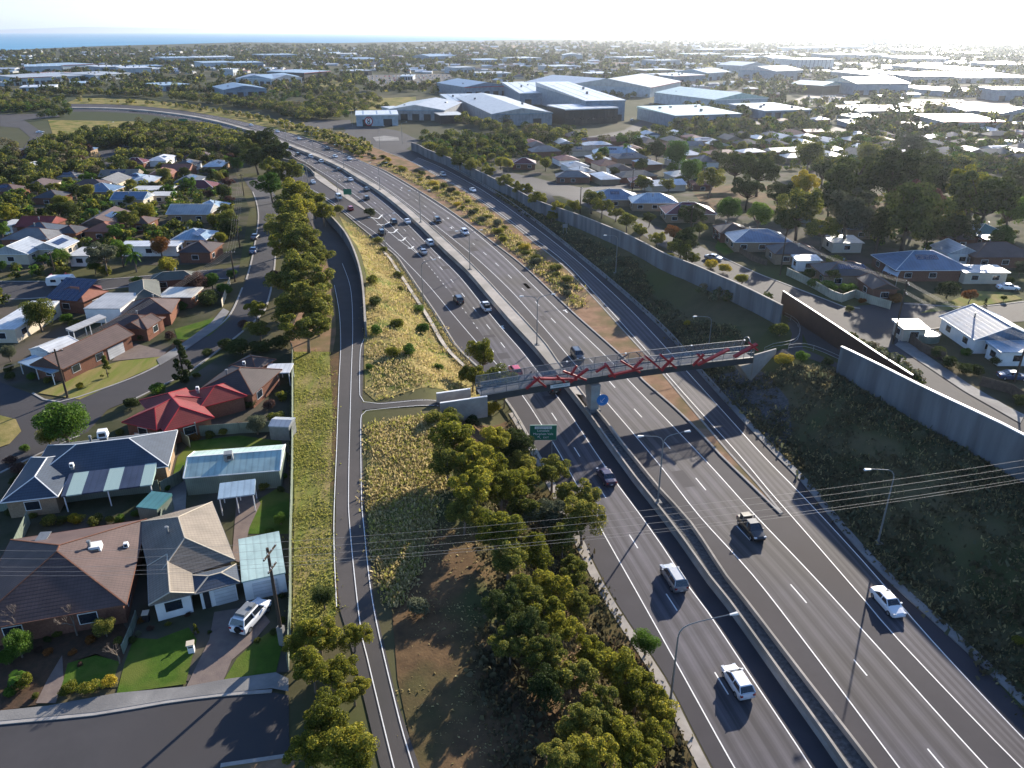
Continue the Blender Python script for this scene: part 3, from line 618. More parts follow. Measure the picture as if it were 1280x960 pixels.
# ------------------------------------------------------------ walls and fences
def wallseg(name, pts, h0, h1, t, mat, lab, cat, cap=None, pil=0, base=-1.0, top_z=None):
    """solid wall swept along pts; its top follows the ground + h0..h1"""
    n = len(pts); vs = []; fs = []
    for i, p in enumerate(pts):
        tt = pts[min(i+1, n-1)] - pts[max(i-1, 0)]; tt.z = 0; tt.normalize(); nr = Vector((tt.y, -tt.x, 0)) * t/2
        g = float(hgt(p.x, p.y)[0]); h = h0 + (h1-h0)*i/max(1, n-1); zt = g + h
        for q, z in ((p-nr, g+base), (p-nr, zt), (p+nr, zt), (p+nr, g+base)): vs.append((q.x, q.y, z))
    fs = [(i*4+j, i*4+(j+1)%4, (i+1)*4+(j+1)%4, (i+1)*4+j) for i in range(n-1) for j in range(4)] + [(0,1,2,3), ((n-1)*4+3,(n-1)*4+2,(n-1)*4+1,(n-1)*4)]
    root = empty(name, (pts[0].x, pts[0].y, float(hgt(pts[0].x, pts[0].y)[0])), 0, lab, cat); off = -Vector(root.location)
    m = MB(); m.add([Vector(v)+off for v in vs], fs); m.build('panel', mat, root)
    if cap:
        m = MB()
        for i in range(n-1):
            a = Vector(vs[i*4+1]).lerp(Vector(vs[i*4+2]), .5); b = Vector(vs[i*4+5]).lerp(Vector(vs[i*4+6]), .5)
            m.bar(a+off+Vector((0,0,.07)), b+off+Vector((0,0,.07)), t+.1, .15)
        m.build('coping', cap, root)
    if pil:
        m = MB(); s = 0; nxt = pil
        for i in range(n-1):
            L = (pts[i+1]-pts[i]).length
            while s + L > nxt:
                q = pts[i].lerp(pts[i+1], (nxt-s)/L); g = float(hgt(q.x, q.y)[0]); h = h0+(h1-h0)*i/n
                d = (pts[i+1]-pts[i]).normalized(); a = math.atan2(d.y, d.x); c, s_ = math.cos(a), math.sin(a)
                w, tt = .14, t/2+.06; co = [(-w,-tt),(w,-tt),(w,tt),(-w,tt)]
                m.prism([(q.x+c*u-s_*v+off.x, q.y+s_*u+c*v+off.y) for u, v in co], g-.5+off.z, g+h+.02+off.z); nxt += pil
            s += L
        if m.v: m.build('pilaster', mat, root)
    return root
def gpts(pxs, dz=0.0, step=3.0): return crom([G(x, y, dz) for x, y in pxs], step)
NW1 = [(514,178),(523,181),(532,186),(548,192),(565,198.5),(590,210),(614,221.5),(641,235),(668,249),(695,259),(722,268),(750,279),(777,290),(804,303),(831,317),(865,330),(900,345),(940,363),(978,382)]
P1 = gpts(NW1, 4.3)
wallseg('noise_wall', P1, 4.3, 4.3, .35, M['wallc'], 'long curving grey concrete noise wall above the entry ramp', 'noise wall', cap=M['conc'], pil=12, base=-2)
NW2 = [(1052,433.5),(1100,459.5),(1150,487),(1212,520),(1249,539),(1290,562),(1360,600),(1480,668),(1560,715)]
P2 = gpts(NW2, 5.0)
wallseg('noise_wall', P2, 5.0, 7.2, .35, M['wallc'], 'grey concrete noise wall running off the right edge beside the street', 'noise wall', cap=M['white'], pil=12, base=-2)
RW = [(979,364),(1020,388),(1060,412),(1100,436),(1143,461)]
P3 = gpts(RW, 4.6)
wallseg('steel_wall', P3, 4.6, 3.4, .25, M['rust'], 'dark rusty steel screen wall with a shining top edge beside the street', 'screen wall', cap=M['metal'], base=-.5)
NW3 = [(389,240),(397,250),(407,263),(420,277),(432,292),(439,305),(445,320),(449.5,335),(452.5,350),(455,375),(456.5,404)]
P4 = gpts(NW3, 3.0, 2)
wallseg('noise_wall', P4, 3.0, 3.2, .3, M['wallc'], 'dark curving noise wall along the bike path with a pale top', 'noise wall', cap=M['conc'], pil=10, base=-1)
def posts(root, me, pts, name='post'):
    if len(pts) > 100: pts = [pts[int(i*len(pts)/100)] for i in range(100)]
    for q in pts: o = bpy.data.objects.new(name, me); o.location = q; link(o, root)
def fence(pxs, h, mat, lab, px=True, name='garden_fence', spacing=2.4, cap=False):
    P = [G(*p) for p in pxs]; P = crom(P, 3) if len(P) > 4 else [a for a in P]
    root = empty(name, P[0], 0, lab, 'fence'); o = -P[0]; m = MB(); k = MB(); PS = []
    for a, b in zip(P, P[1:]):
        a_, b_ = a+o, b+o; up = Vector((0,0,h/2)); d = (b-a)
        m.bar(a_+up, b_+up, .05, h); n = max(1, int(d.length/spacing))
        for i in range(n+1): PS.append(a_.lerp(b_, i/n))
    m.build('panel', mat, root); k.bar((0,0,0), (0,0,h+.05), .09); posts(root, k.mesh('post', mat), PS); return root
fence([(366,440),(366.5,520),(366,600),(364,680),(364,760),(361,838)], 1.8, M['fence'], 'long green sheet fence behind the houses beside the mown strip')
fence([(983,344),(1012,358),(1040,374),(1052,378),(1068,372),(1088,380),(1112,387)], 1.9, M['creamfence'], 'cream sheet fence around the corner garden beside the street')
fence([(0,640),(60,632),(130,622),(200,615)], 1.8, M['fence'], 'green sheet fence behind the brown tiled house')
fence([(203,617),(228,603),(232,596)], 1.8, M['fence'], 'short green fence between the slate roof and the grey tan roof')
fence([(196,700),(203,672),(206,640)], 1.8, M['fence'], 'green side fence between the brown and tan tiled houses')
fence([(0,735),(22,690),(38,655)], 1.8, M['fence'], 'pale side fence at the left edge of the picture')
fence([(238,560),(222,548),(300,542),(340,540)], 1.8, M['fence'], 'dark green fence behind the red roofed house')
fence([(155,818),(166,792),(172,775)], 1.2, M['fence'], 'low pale fence between the two front gardens')
fence([(278,384),(281,376),(288,355)], 1.6, M['cream'], 'cream fence at the street corner beside the garden')
fence([(1000,278),(1030,285),(1048,293)], 1.8, M['fence'], 'pale green fence behind the blue slatted roof')
fence([(1225,482),(1262,492),(1290,510)], 1.7, M['timberfence'], 'timber fence at the right edge beside the parked dark car')
fence([(1125,418),(1150,440),(1180,452)], 1.8, M['timberfence'], 'dark timber fence beside the water tank')
fence([(922,314),(940,326),(958,332)], 1.5, M['timberfence'], 'blue grey fence beside the small front lawn')
# guard rail
def rail(P, lab):
    root = empty('guard_rail', P[0], 0, lab, 'guard rail'); o = -P[0]; m = MB(); k = MB()
    for a, b in zip(P, P[1:]): m.bar(a+o+Vector((0,0,.68)), b+o+Vector((0,0,.68)), .06, .3)
    L = sum((b-a).length for a, b in zip(P, P[1:])); k.bar((0,0,0), (0,0,.75), .12)
    m.build('rail', M['metal'], root); posts(root, k.mesh('post', M['wood']), [q+o for q in resamp(P, min(100, int(L/2.5)))])
rail([p for p in offs(pLA, -1.0) if U0(560,470)[1] < p.y < U0(640,318)[1]], 'steel guard rail along the outer edge of the merging lanes')
rail([p for p in offs(pLA, -.8) if U0(560,600)[1] < p.y < U0(640,490)[1]], 'steel guard rail under the footbridge beside the green exit sign')
rail(cut(offs(pRR, .55), U0(0,500)[1], U0(0,200)[1]), 'long low rail along the right edge of the entry ramp')
# gore retaining walls around the exit ramp
gw = line0([(322,197.5),(340,198.5),(362,203),(378,208),(388,214),(393,220)]); e = MB(); extr(e, gw, [(-.2,0),(-.2,1.3),(.2,1.3),(.2,0)]); tag(e.build('concrete_barrier', M['conc']), 'pale curved concrete barrier beside the exit ramp underpass', 'barrier')
gw = line0([(337,183),(352,189.5),(359,192),(369,200),(387,209),(394,214)]); e = MB(); extr(e, gw, [(-.2,0),(-.2,1.3),(.2,1.3),(.2,0)]); tag(e.build('concrete_barrier', M['conc']), 'short concrete barrier where the exit ramp leaves the freeway', 'barrier')
# ------------------------------------------------------------ footbridge
BA = Vector((*U0(602, 503, 5.3), 5.3)); BB = Vector((*U0(941, 454, 5.3), 5.3))
bl = (BB-BA).length; ang = math.atan2(BB.y-BA.y, BB.x-BA.x)
br = empty('footbridge', BA, ang, 'long footbridge over the freeway with red zigzag steel bars and mesh sides', 'footbridge')
Wd = 3.4; N_ = 24
def arch(s): return .55 * math.sin(math.pi * s / bl)
m = MB(); m2 = MB(); d = MB(); 
for i in range(N_):
    a, b = bl*i/N_, bl*(i+1)/N_; za, zb = arch(a), arch(b)
    for y0, y1 in ((0, .35), (Wd-.35, Wd)):
        vs = [(a,y0,za),(b,y0,zb),(b,y1,zb),(a,y1,za),(a,y0,za+1.15),(b,y0,zb+1.15),(b,y1,zb+1.15),(a,y1,za+1.15)]
        (m if y0 == 0 else m2).add(vs, [(0,3,2,1),(4,5,6,7),(0,1,5,4),(1,2,6,5),(2,3,7,6),(3,0,4,7)])
    vs = [(a,.35,za+.85),(b,.35,zb+.85),(b,Wd-.35,zb+.85),(a,Wd-.35,za+.85),(a,.35,za+1.02),(b,.35,zb+1.02),(b,Wd-.35,zb+1.02),(a,Wd-.35,za+1.02)]
    d.add(vs, [(0,3,2,1),(4,5,6,7),(0,1,5,4),(1,2,6,5),(2,3,7,6),(3,0,4,7)])
gm_ = pm('dark_girder_steel', (.045,.055,.06), None, .5, .5); m.build('girder', gm_, br); m2.build('girder', gm_, br); d.build('deck', pm('deck_concrete', (.20,.20,.20), None, .5, .8), br)
mesh_m = bpy.data.materials.new('mesh_screen'); mesh_m.use_nodes = True; t_ = mesh_m.node_tree
tb = t_.nodes.new('ShaderNodeBsdfTransparent'); mxs = t_.nodes.new('ShaderNodeMixShader'); mxs.inputs[0].default_value = .42
t_.nodes['Principled BSDF'].inputs['Base Color'].default_value = (.20,.23,.26,1); t_.nodes['Principled BSDF'].inputs['Roughness'].default_value = .5
t_.links.new(tb.outputs[0], mxs.inputs[1]); t_.links.new(t_.nodes['Principled BSDF'].outputs[0], mxs.inputs[2]); t_.links.new(mxs.outputs[0], t_.nodes['Material Output'].inputs[0])
pst = []
RAILM = pm('dull_rail_steel', (.14,.155,.17), None, 1, .5)
prof = [(0, 1.15), (-.05, 2.2), (.05, 3.0), (.35, 3.4)]
for sgn in (0, 1):
    fr = MB(); f2 = MB(); sc = MB()
    for i in range(N_):
        a, b = bl*i/N_, bl*(i+1)/N_
        for (o0, z0), (o1, z1) in zip(prof, prof[1:]):
            Y = lambda o: (.05+o) if not sgn else (Wd-.05-o)
            sc.add([(a,Y(o0),arch(a)+z0),(b,Y(o0),arch(b)+z0),(b,Y(o1),arch(b)+z1),(a,Y(o1),arch(a)+z1)], [(0,1,2,3)])
        Yt = (.05+.35) if not sgn else (Wd-.4); fr.bar((a,Yt,arch(a)+3.4),(b,Yt,arch(b)+3.4),.08); Yh = .12 if not sgn else Wd-.12; f2.bar((a,Yh,arch(a)+2.1),(b,Yh,arch(b)+2.1),.07)
    fr.build('top_rail', RAILM, br); f2.build('handrail', RAILM, br); sc.build('mesh_screen', mesh_m, br)
    for i in range(N_+1):
        a = bl*i/N_; p = MB(); p.tube([(a, (.05+o) if not sgn else (Wd-.05-o), arch(a)+z) for o, z in prof], .045, 5); p.build('post', RAILM, br)
def on_plane(px, py, yoff):   # where the pixel's ray meets the bridge's side plane, in bridge coordinates
    c = Vector((0,0,HC)); u = (px-640)/F; v = (py-480)/F; rd = Vector((u, CP - v*SP, -(SP + v*CP)))
    ex = Vector((math.cos(ang), math.sin(ang), 0)); ey = Vector((-math.sin(ang), math.cos(ang), 0)); o = BA + ey*yoff
    t = (o-c).dot(ey) / rd.dot(ey); h = c + rd*t - BA; return (h.dot(ex), yoff, h.z)
RED = [((657.5,486),(674.7,471.6),.22),((667,471),(682.5,483.5),.22),((675,473),(721,474),.38),((712,478),(735,461),.28),((704,464),(733,475),.2),((721,457),(714,468),.2),
 ((757,455),(768,471),.5),((761,470),(803,460),.3),((776,451),(800,465.5),.24),((789,464),(804,448),.22),((806.5,445),(828,463),.36),((827,462),(842,447),.3),((825,443),(845,460),.3),
 ((866,457),(880,443),.22),((872,443),(882,452),.2),((872,456),(911,436.5),.42),((917.5,446),(946,430),.48),((936,428),(947,438),.24),((745,465),(757,457),.2),((696,470),(706,478),.18)]
for a, b, w in RED:
    r_ = MB(); r_.bar(on_plane(*a, -.28), on_plane(*b, -.28), w*1.6, .32); r_.build('red_brace', M['red'], br)
for a, b in (((653,478),(665,464)),((668,465),(676,473)),((714,466),(727,453)),((724,455),(729,468)),((770,452),(785,443)),((795,440),(806,450)),((820,450),(832,436)),((850,445),(862,433)),((700,462),(714,452))):
    r_ = MB(); r_.bar(on_plane(*a, Wd+.2), on_plane(*b, Wd+.2), .2, .16); r_.build('dark_brace', M['dark'], br)
def text(name, s, size, mat, parent, loc, rot, align='CENTER'):
    c = bpy.data.curves.new(name, 'FONT'); c.body = s; c.size = size; c.align_x = align; c.align_y = 'CENTER'; c.extrude = .004
    t0 = bpy.data.objects.new(name, c); c.materials.append(mat); COL.objects.link(t0); dg = bpy.context.evaluated_depsgraph_get(); me = bpy.data.meshes.new_from_object(t0.evaluated_get(dg)); bpy.data.objects.remove(t0); me.materials.clear(); me.materials.append(mat); o = bpy.data.objects.new(name, me); link(o, parent); o.location = loc; o.rotation_euler = rot; return o
s0 = on_plane(700, 488, -.02)[0]
pl = MB(); pl.box(s0-1.75, s0+1.75, -.06, -.01, arch(s0)+.32, arch(s0)+.92); pb = pl.build('name_plate', M['white'], br)
text('lettering', 'SHERRIFFS RD', .42, M['signgreen'], pb, (s0, -.068, arch(s0)+.62), (R(90),0,0))
for a in (4, 16, 27, 40, 51):
    l_ = MB(); l_.box(a-.15, a+.15, Wd-.6, Wd-.35, arch(a)+3.35, arch(a)+3.5); l_.build('light_fitting', M['white'], br)
# end hoop
hp = MB(); hp.tube([(bl-.6, y, 1.15+3.4*math.sin(math.pi*k/12)) for k in range(13) for y in [Wd/2 - Wd/2*math.cos(math.pi*k/12)]], .07, 5); hp.build('end_hoop', M['metal'], br)
# pier
pp = Vector((*U0(741, 516), 0)); 
pr_ = empty('bridge_pier', pp, ang, 'pale tapered concrete pier carrying the footbridge on the median', 'pier')
m = MB(); m.add([(-.75,-.6,0),(.75,-.6,0),(.75,.6,0),(-.75,.6,0),(-.85,-.8,5.55),(.85,-.8,5.55),(.85,2.2,5.55),(-.85,2.2,5.55)], [(0,3,2,1),(4,5,6,7),(0,1,5,4),(1,2,6,5),(2,3,7,6),(3,0,4,7)]); m.build('column', M['conc'], pr_)
m = MB(); m.prism([(-1,-1),(1,-1),(1,1),(-1,1)], 0, .95); m.build('footing', M['conc2'], pr_)
sg = empty('keep_left_sign', pp + Vector((1.35,-1.7,3.3)), ang-.1, 'round blue direction sign with a white arrow on the bridge pier', 'sign')
m = MB(); n = 20; vs = [(1.05*math.cos(2*math.pi*i/n), y, 1.05*math.sin(2*math.pi*i/n)) for y in (-.03,.03) for i in range(n)]
m.add(vs, [tuple(range(n)), tuple(range(n,2*n))[::-1]] + [(i,(i+1)%n,n+(i+1)%n,n+i) for i in range(n)]); m.build('disc', M['signblue'], sg)
m = MB(); m.bar((.35,-.05,.4),(-.35,-.05,-.35),.16,.03); m.bar((-.35,-.05,-.35),(.1,-.05,-.38),.14,.03); m.bar((-.35,-.05,-.35),(-.38,-.05,.1),.14,.03); m.build('arrow', M['white'], sg)
m = MB(); m.bar((0,.08,0),(0,1.2,0),.1); m.build('bracket', M['metal'], sg)
# abutments
ab = empty('bridge_abutment', BB, ang, 'white wedge shaped abutment under the right end of the footbridge', 'abutment')
m = MB(); e1 = [(0,-.3),(4.4,.9),(4.4,1.25),(0,.05)]
m.add([(0,-.25,-3.4),(5.2,.6,1.0),(5.2,.6,1.9),(0,-.25,1.7),(0,.1,-3.4),(5.2,.95,1.0),(5.2,.95,1.9),(0,.1,1.7)], [(0,1,2,3),(7,6,5,4),(0,4,5,1),(1,5,6,2),(2,6,7,3),(3,7,4,0)]); m.build('wing_wall', M['conc'], ab)
m = MB(); m.add([(0,.1,-3.4),(-2.6,.1,-.3),(-2.6,Wd,-.3),(0,Wd,-3.4),(0,.1,-.05),(0,Wd,-.05)], [(0,1,2,3),(0,4,1),(3,2,5),(1,4,5,2),(0,3,5,4)]); m.build('bearing_wall', M['conc'], ab)
for lab, a, b, z0, z1 in (('upper pale concrete approach wall at the left end of the footbridge', (545.5,492), (588,486), 4.6, 7.2), ('lower pale blue grey approach wall at the left end of the footbridge', (550,504), (609,495.5), 3.6, 7.2)):
    A = Vector((*U0(*a, z1), 0)); B = Vector((*U0(*b, z1), 0)); A.z = B.z = 0
    m = MB(); m.bar(Vector((A.x,A.y,(z0+z1)/2)), Vector((B.x,B.y,(z0+z1)/2)), .3, z1-z0); root = empty('approach_wall', (A.x,A.y,6), 0, lab, 'wall')
    m.v = [tuple(Vector(v)-Vector((A.x,A.y,6))) for v in m.v]; m.build('panel', M['conc'], root)
    m = MB(); m.bar(Vector((0,0,z1-6+.05)), B-A+Vector((0,0,z1-6+.05)), .38, .1); m.build('coping', M['white'], root)
# loop railing beyond the bridge
lp = gl_([(955,441),(966,436),(980,434),(993,430),(999,420),(997,409),(988,401),(980,397)], 1.2)
rt = empty('curved_railing', lp[0], 0, 'curved steel railing round the bush at the end of the footbridge', 'railing'); o = -lp[0]; m = MB(); k = MB()
for hh in (.5, 1.1): m.tube([p+o+Vector((0,0,hh)) for p in lp], .04, 5)
k.bar((0,0,0),(0,0,1.1),.06); m.build('rail', M['metal'], rt); posts(rt, k.mesh('post', M['metal']), [p+o for p in lp[::3]])
lp = gl_([(985,438),(1005,436),(1028,443),(1050,453)], 1.5)
rt = empty('path_railing', lp[0], 0, 'straight steel railing beside the path left of the noise wall end', 'railing'); o = -lp[0]; m = MB(); k = MB()
for hh in (.5, 1.1): m.tube([p+o+Vector((0,0,hh)) for p in lp], .04, 5)
k.bar((0,0,0),(0,0,1.1),.06); m.build('rail', M['metal'], rt); posts(rt, k.mesh('post', M['metal']), [p+o for p in lp[::3]])
# ------------------------------------------------------------ signs
def exitsign():
    c = Vector((*U0(679, 541, 4.6), 4.6)); a = math.atan2((c.x), (c.y)); root = empty('exit_sign', (c.x, c.y, 0), -a*.35+.03, 'green freeway exit sign with white lettering left of the freeway', 'sign')
    w, h = 4.0, 2.5; m = MB(); m.box(-w/2, w/2, -.05, .05, 3.4, 3.4+h); m.build('panel', M['signgreen'], root)
    b = MB()
    for x0, x1, z0, z1 in ((-w/2-.04, w/2+.04, 3.36, 3.4), (-w/2-.04, w/2+.04, 3.4+h, 3.44+h), (-w/2-.04, -w/2, 3.4, 3.4+h), (w/2, w/2+.04, 3.4, 3.4+h)): b.box(x0, x1, -.07, .05, z0, z1)
    b.build('border', pm('pale_green_trim', (.35,.5,.42)), root)
    p = MB(); p.box(-1.3, 1.3, -.075, -.052, 5.3, 5.72); nb = p.build('name_panel', M['white'], root)
    text('lettering', 'SHERRIFFS RD', .36, M['signgreen'], root, (0, -.085, 5.5), (R(90),0,0))
    for s, z, x, sz in (('Lonsdale', 4.98, 0, .52), ('Morphett Vale', 4.42, 0, .52), ('EXIT', 3.8, .45, .42)): text('lettering', s, sz, M['white'], root, (x, -.06, z), (R(90),0,0))
    m = MB(); m.bar((-.35,-.07,3.62),(-.8,-.07,4.02),.1,.03); m.bar((-.82,-.07,4.04),(-.5,-.07,4.04),.1,.03); m.bar((-.82,-.07,4.04),(-.82,-.07,3.74),.1,.03); m.build('arrow', M['white'], root)
    for x in (-1.4, 1.4): k = MB(); k.bar((x,.14,-1),(x,.14,3.4+h-.1),.16); k.build('post', M['metal'], root)
exitsign()
def smallsign(px, py, h, w, hh, lab, mat='signgreen'):
    c = G(px, py); root = empty('road_sign', c, 0, lab, 'sign'); m = MB(); m.box(-w/2, w/2, -.04, .04, h, h+hh); m.build('panel', M[mat], root)
    for x in (-w*.35, w*.35): k = MB(); k.bar((x,.1,0),(x,.1,h+hh-.1),.12); k.build('post', M['metal'], root)
smallsign(373, 230, 4.6, 6.0, 4.0, 'large green sign beside the exit ramp'); smallsign(435, 248, 1.5, 3.2, 2.2, 'small green sign on the gore between freeway and exit ramp')
smallsign(131, 185, 2, 5.5, 4, 'green road sign beside the far left road'); smallsign(231, 162, 2, 6, 5, 'green overhead sign among the trees by the far freeway')
smallsign(706, 293, 2.2, 1.6, 1.2, 'back of a small grey sign beside the noise wall', 'metal')
# ------------------------------------------------------------ lamps
def lamp_arm(m, side, H, L, rise=.9):
    pts = [(0,0,H-1.6)] + [(side*L*(1-math.cos(t)) if False else side*(.9*math.sin(t*math.pi/2)) , 0, H-1.6+1.6*(1-(1-t)**2)*.8) for t in (.25,.5,.75,1)]
    pts = [(0,0,H-1.4),(side*.12,0,H-.8),(side*.45,0,H-.35),(side*1.0,0,H-.1),(side*2.0,0,H+.06),(side*L,0,H+.22)]
    m.tube(pts, [.075,.07,.065,.06,.055,.05], 6)
def lamp(px, py, H, arms, rz, lab, L=3.6, z=None, base=True, detail=True):
    c = G(px, py); 
    if z is not None: c = Vector((*U0(px, py, z), z))
    root = empty('street_lamp', c, rz, lab, 'street lamp', 'lamps along the freeway')
    m = MB(); m.tube([(0,0,0),(0,0,H-1.3)], [.13,.075], 8); m.build('pole', M['metal'], root)
    if base: b = MB(); b.prism([(-.5,-.5),(.5,-.5),(.5,.5),(-.5,.5)], -.1, .18); b.cyl((0,0),.2,.2,.18,.5,8); b.build('base', M['conc2'], root)
    for s in arms:
        a = MB(); lamp_arm(a, s, H, L); a.build('arm', M['metal'], root)
        h = MB(); x0, x1 = s*(L-.05), s*(L+.85)
        h.add([(x0,-.09,H+.14),(x1,-.17,H+.12),(x1,.17,H+.12),(x0,.09,H+.14),(x0,-.07,H+.26),(x1-s*.1,-.12,H+.34),(x1-s*.1,.12,H+.34),(x0,.07,H+.26)], [(0,1,2,3),(7,6,5,4),(0,4,5,1),(1,5,6,2),(2,6,7,3),(3,7,4,0)]); h.build('lamp_head', M['white'], root)
    return root
rd = R(12)
MED = [(822,628,'in front of the footbridge'),(671,431,'just behind the footbridge'),(587.5,337,'second behind the footbridge'),(526,278,'third behind the footbridge'),(475,237,'fourth behind the footbridge'),(430,210,'fifth behind the footbridge'),(392,190,'sixth behind the footbridge'),(358,176,'seventh behind the footbridge'),(320,163,'eighth behind the footbridge')]
for x, y, w in MED:
    lamp(x, y, 10.6, (-1, 1), rd, 'double armed lamp post on the freeway median, ' + w, L=2.9, z=.9, base=True)
lamp(1097, 679, 11.2, (-1,), R(8), 'single armed lamp on a concrete base beside the entry ramp, nearest the camera', L=3.4)
lamp(886, 432, 6.5, (-1,), R(12), 'single armed lamp rising behind the right end of the footbridge', L=3.4)
lamp(769.5, 341.5, 10.5, (-1,), R(15), 'single armed lamp in front of the curving noise wall', L=3.2)
lamp(838, 876, 9.6, (1,), R(14), 'curved lamp post leaning over the near left carriageway', L=5.2)
for x, y, w in ((529,379,'beside the guard rail'),(482,311,'left of the painted gore'),(424,258,'beside the exit ramp near the red car'),(385,229,'on the exit ramp beside the white cars'),(348,214,'at the far end of the exit ramp')):
    lamp(x, y, 10.4, (1,), R(20), 'tall thin lamp post ' + w, L=2.8, base=False)
for x, y, w in ((475,186,'by the street junction'),(503,180,'at the end of the noise wall'),(441,160,'left of the blue shed'),(255,190,'among the trees left of the freeway'),(204,172,'beside the far left side road'),(140,180,'near the dark ute on the far road'),(52,198,'beside the far left road'),(320,120,'beyond the freeway bend'),(158,108,'left of the long pale shed'),(310,128,'beyond the freeway trees')):
    lamp(x, y, 12 if y > 150 else 14, (1,), R(20), 'distant lamp post ' + w, L=2.6, base=False)
# ------------------------------------------------------------ power poles and wires
def pole(px, py, H, lab, arms=((.6, 2.2),), rz=0.0, foot=False, mat='wood', z=None):
    c = G(px, py); root = empty('power_pole', c, rz, lab, 'power pole', 'wooden power poles')
    m = MB(); m.tube([(0,0,-.3),(0,0,H)], [.19,.13], 8); m.build('pole', M[mat], root)
    if foot: m = MB(); m.bar((0,0,0),(0,0,2.3),.6,.5); m.build('footing', M['conc2'], root)
    for dz, w in arms:
        a = MB(); a.bar((-w/2,-.18,H-dz),(w/2,-.18,H-dz),.12,.14); ar = a.build('crossarm', M['wood'], root)
        for k in range(4):
            x = -w/2+.1+(w-.2)*k/3; i_ = MB(); i_.cyl((x,-.18),.05,.03,H-dz+.07,H-dz+.25,6); i_.build('insulator', M['white'], ar)
    return c, rz, H
def wires(A, B, arm, n, sag, lab, w=2.0, za=.35, rad=.010, group='power lines'):
    """n wires between two pole tops (c, rz, H)"""
    (ca, ra, Ha), (cb, rb, Hb) = A, B
    for k in range(n):
        x = -w/2 + w*k/max(1, n-1)
        a = ca + Vector((math.cos(ra)*x, math.sin(ra)*x, Ha - arm + .25)); b = cb + Vector((math.cos(rb)*x, math.sin(rb)*x, Hb - arm + .25))
        m = MB(); N2 = 24; m.tube([a.lerp(b, i/N2) - a - Vector((0,0,4*sag*(i/N2)*(1-i/N2))) for i in range(N2+1)], rad, 4)
        o = m.build('power_line', M['wire'], None); o.location = a
        tag(o, '%s, %s strand' % (lab, ['first','second','third','fourth','fifth','sixth'][k]), 'power line', group)
M['wire'] = pm('bare_wire', (.30,.28,.26), None, 1, .6)
pA0 = pole(354, 806, 11.5, 'tall dark power pole on a concrete foot beside the driveway', ((.5,2.4),(2.2,1.6)), R(80), True)
off_r = (Vector((*U0(1560, 640, 6), 6)), R(80), 13.5)
wires(pA0, off_r, .5, 3, 2.2, 'thin wire crossing the whole freeway in front of the footbridge', 2.4, rad=.011)
wires(pA0, off_r, 2.2, 2, 2.4, 'lower wire crossing the freeway in front of the footbridge', .5, rad=.011)
off_l = (Vector((*U0(-240, 800, 6), 6)), R(80), 11.5)
wires(pA0, off_l, .5, 3, 1.2, 'wire running over the brown tiled roof to the left edge', 2.4)
wires(pA0, off_l, 2.2, 2, 1.2, 'lower wire running over the front gardens to the left edge', .6)
pB0 = pole(84.5, 497, 8.5, 'power pole on the grass verge in front of the long brown house', ((.4,2.2),), R(40))
pC0 = pole(294, 352, 7.5, 'power pole at the corner beside the garden hedge', ((.4,2.0),), R(10))
pD0 = pole(300, 310, 8, 'power pole beside the curving street by the dark car', ((.4,2.0),), R(5)); pE0 = pole(305, 245, 8, 'furthest power pole beside the curving street', ((.4,2.0),), R(-5))
wires(pB0, pC0, .4, 4, 1.0, 'wire above the long brown roofs', 2.0); wires(pC0, pD0, .4, 4, .6, 'wire beside the parked cars on the curving street', 1.8); wires(pD0, pE0, .4, 4, .9, 'wire along the far part of the curving street', 1.8)
off_b = (Vector((*U0(-60, 545, 6), 6)), R(40), 8.5); wires(pB0, off_b, .4, 4, .5, 'wire over the side street at the left edge', 2.0)
pole(71, 350, 7, 'grey power pole beside the cross street on the left', ((.4,1.8),), R(80))
pF0 = pole(1116, 430, 12.5, 'power pole with two crossarms behind the rusty screen wall', ((.5,2.8),(2.3,2.8)), R(75))
pG0 = pole(975, 344, 9.5, 'power pole on the footpath beside the cream fence', ((.5,2.2),), R(75)); off_f = (Vector((*U0(1330, 540, 6), 6)), R(75), 12.0)
wires(pF0, off_f, .5, 4, .9, 'upper wire leading from the street pole to the right edge', 2.8); wires(pF0, off_f, 2.3, 4, .9, 'lower wire leading from the street pole to the right edge', 2.8)
wires(pG0, pF0, .5, 4, .8, 'wire above the cream fence', 2.4)
pH0 = pole(862, 296, 9, 'power pole among the trees near the maroon roof', ((.5,2.2),), R(75)); wires(pH0, pG0, .5, 3, .8, 'wire between the maroon roof and the street', 2.2)
for x, y, w in ((790,240,'near the blue hip roof'),(823,180,'by the houses beyond the noise wall'),(1268,478,'at the right edge behind the timber fence'),(725,268,'behind the curving noise wall')): pole(x, y, 9, 'plain power pole ' + w, ((.5,2.0),), R(70))
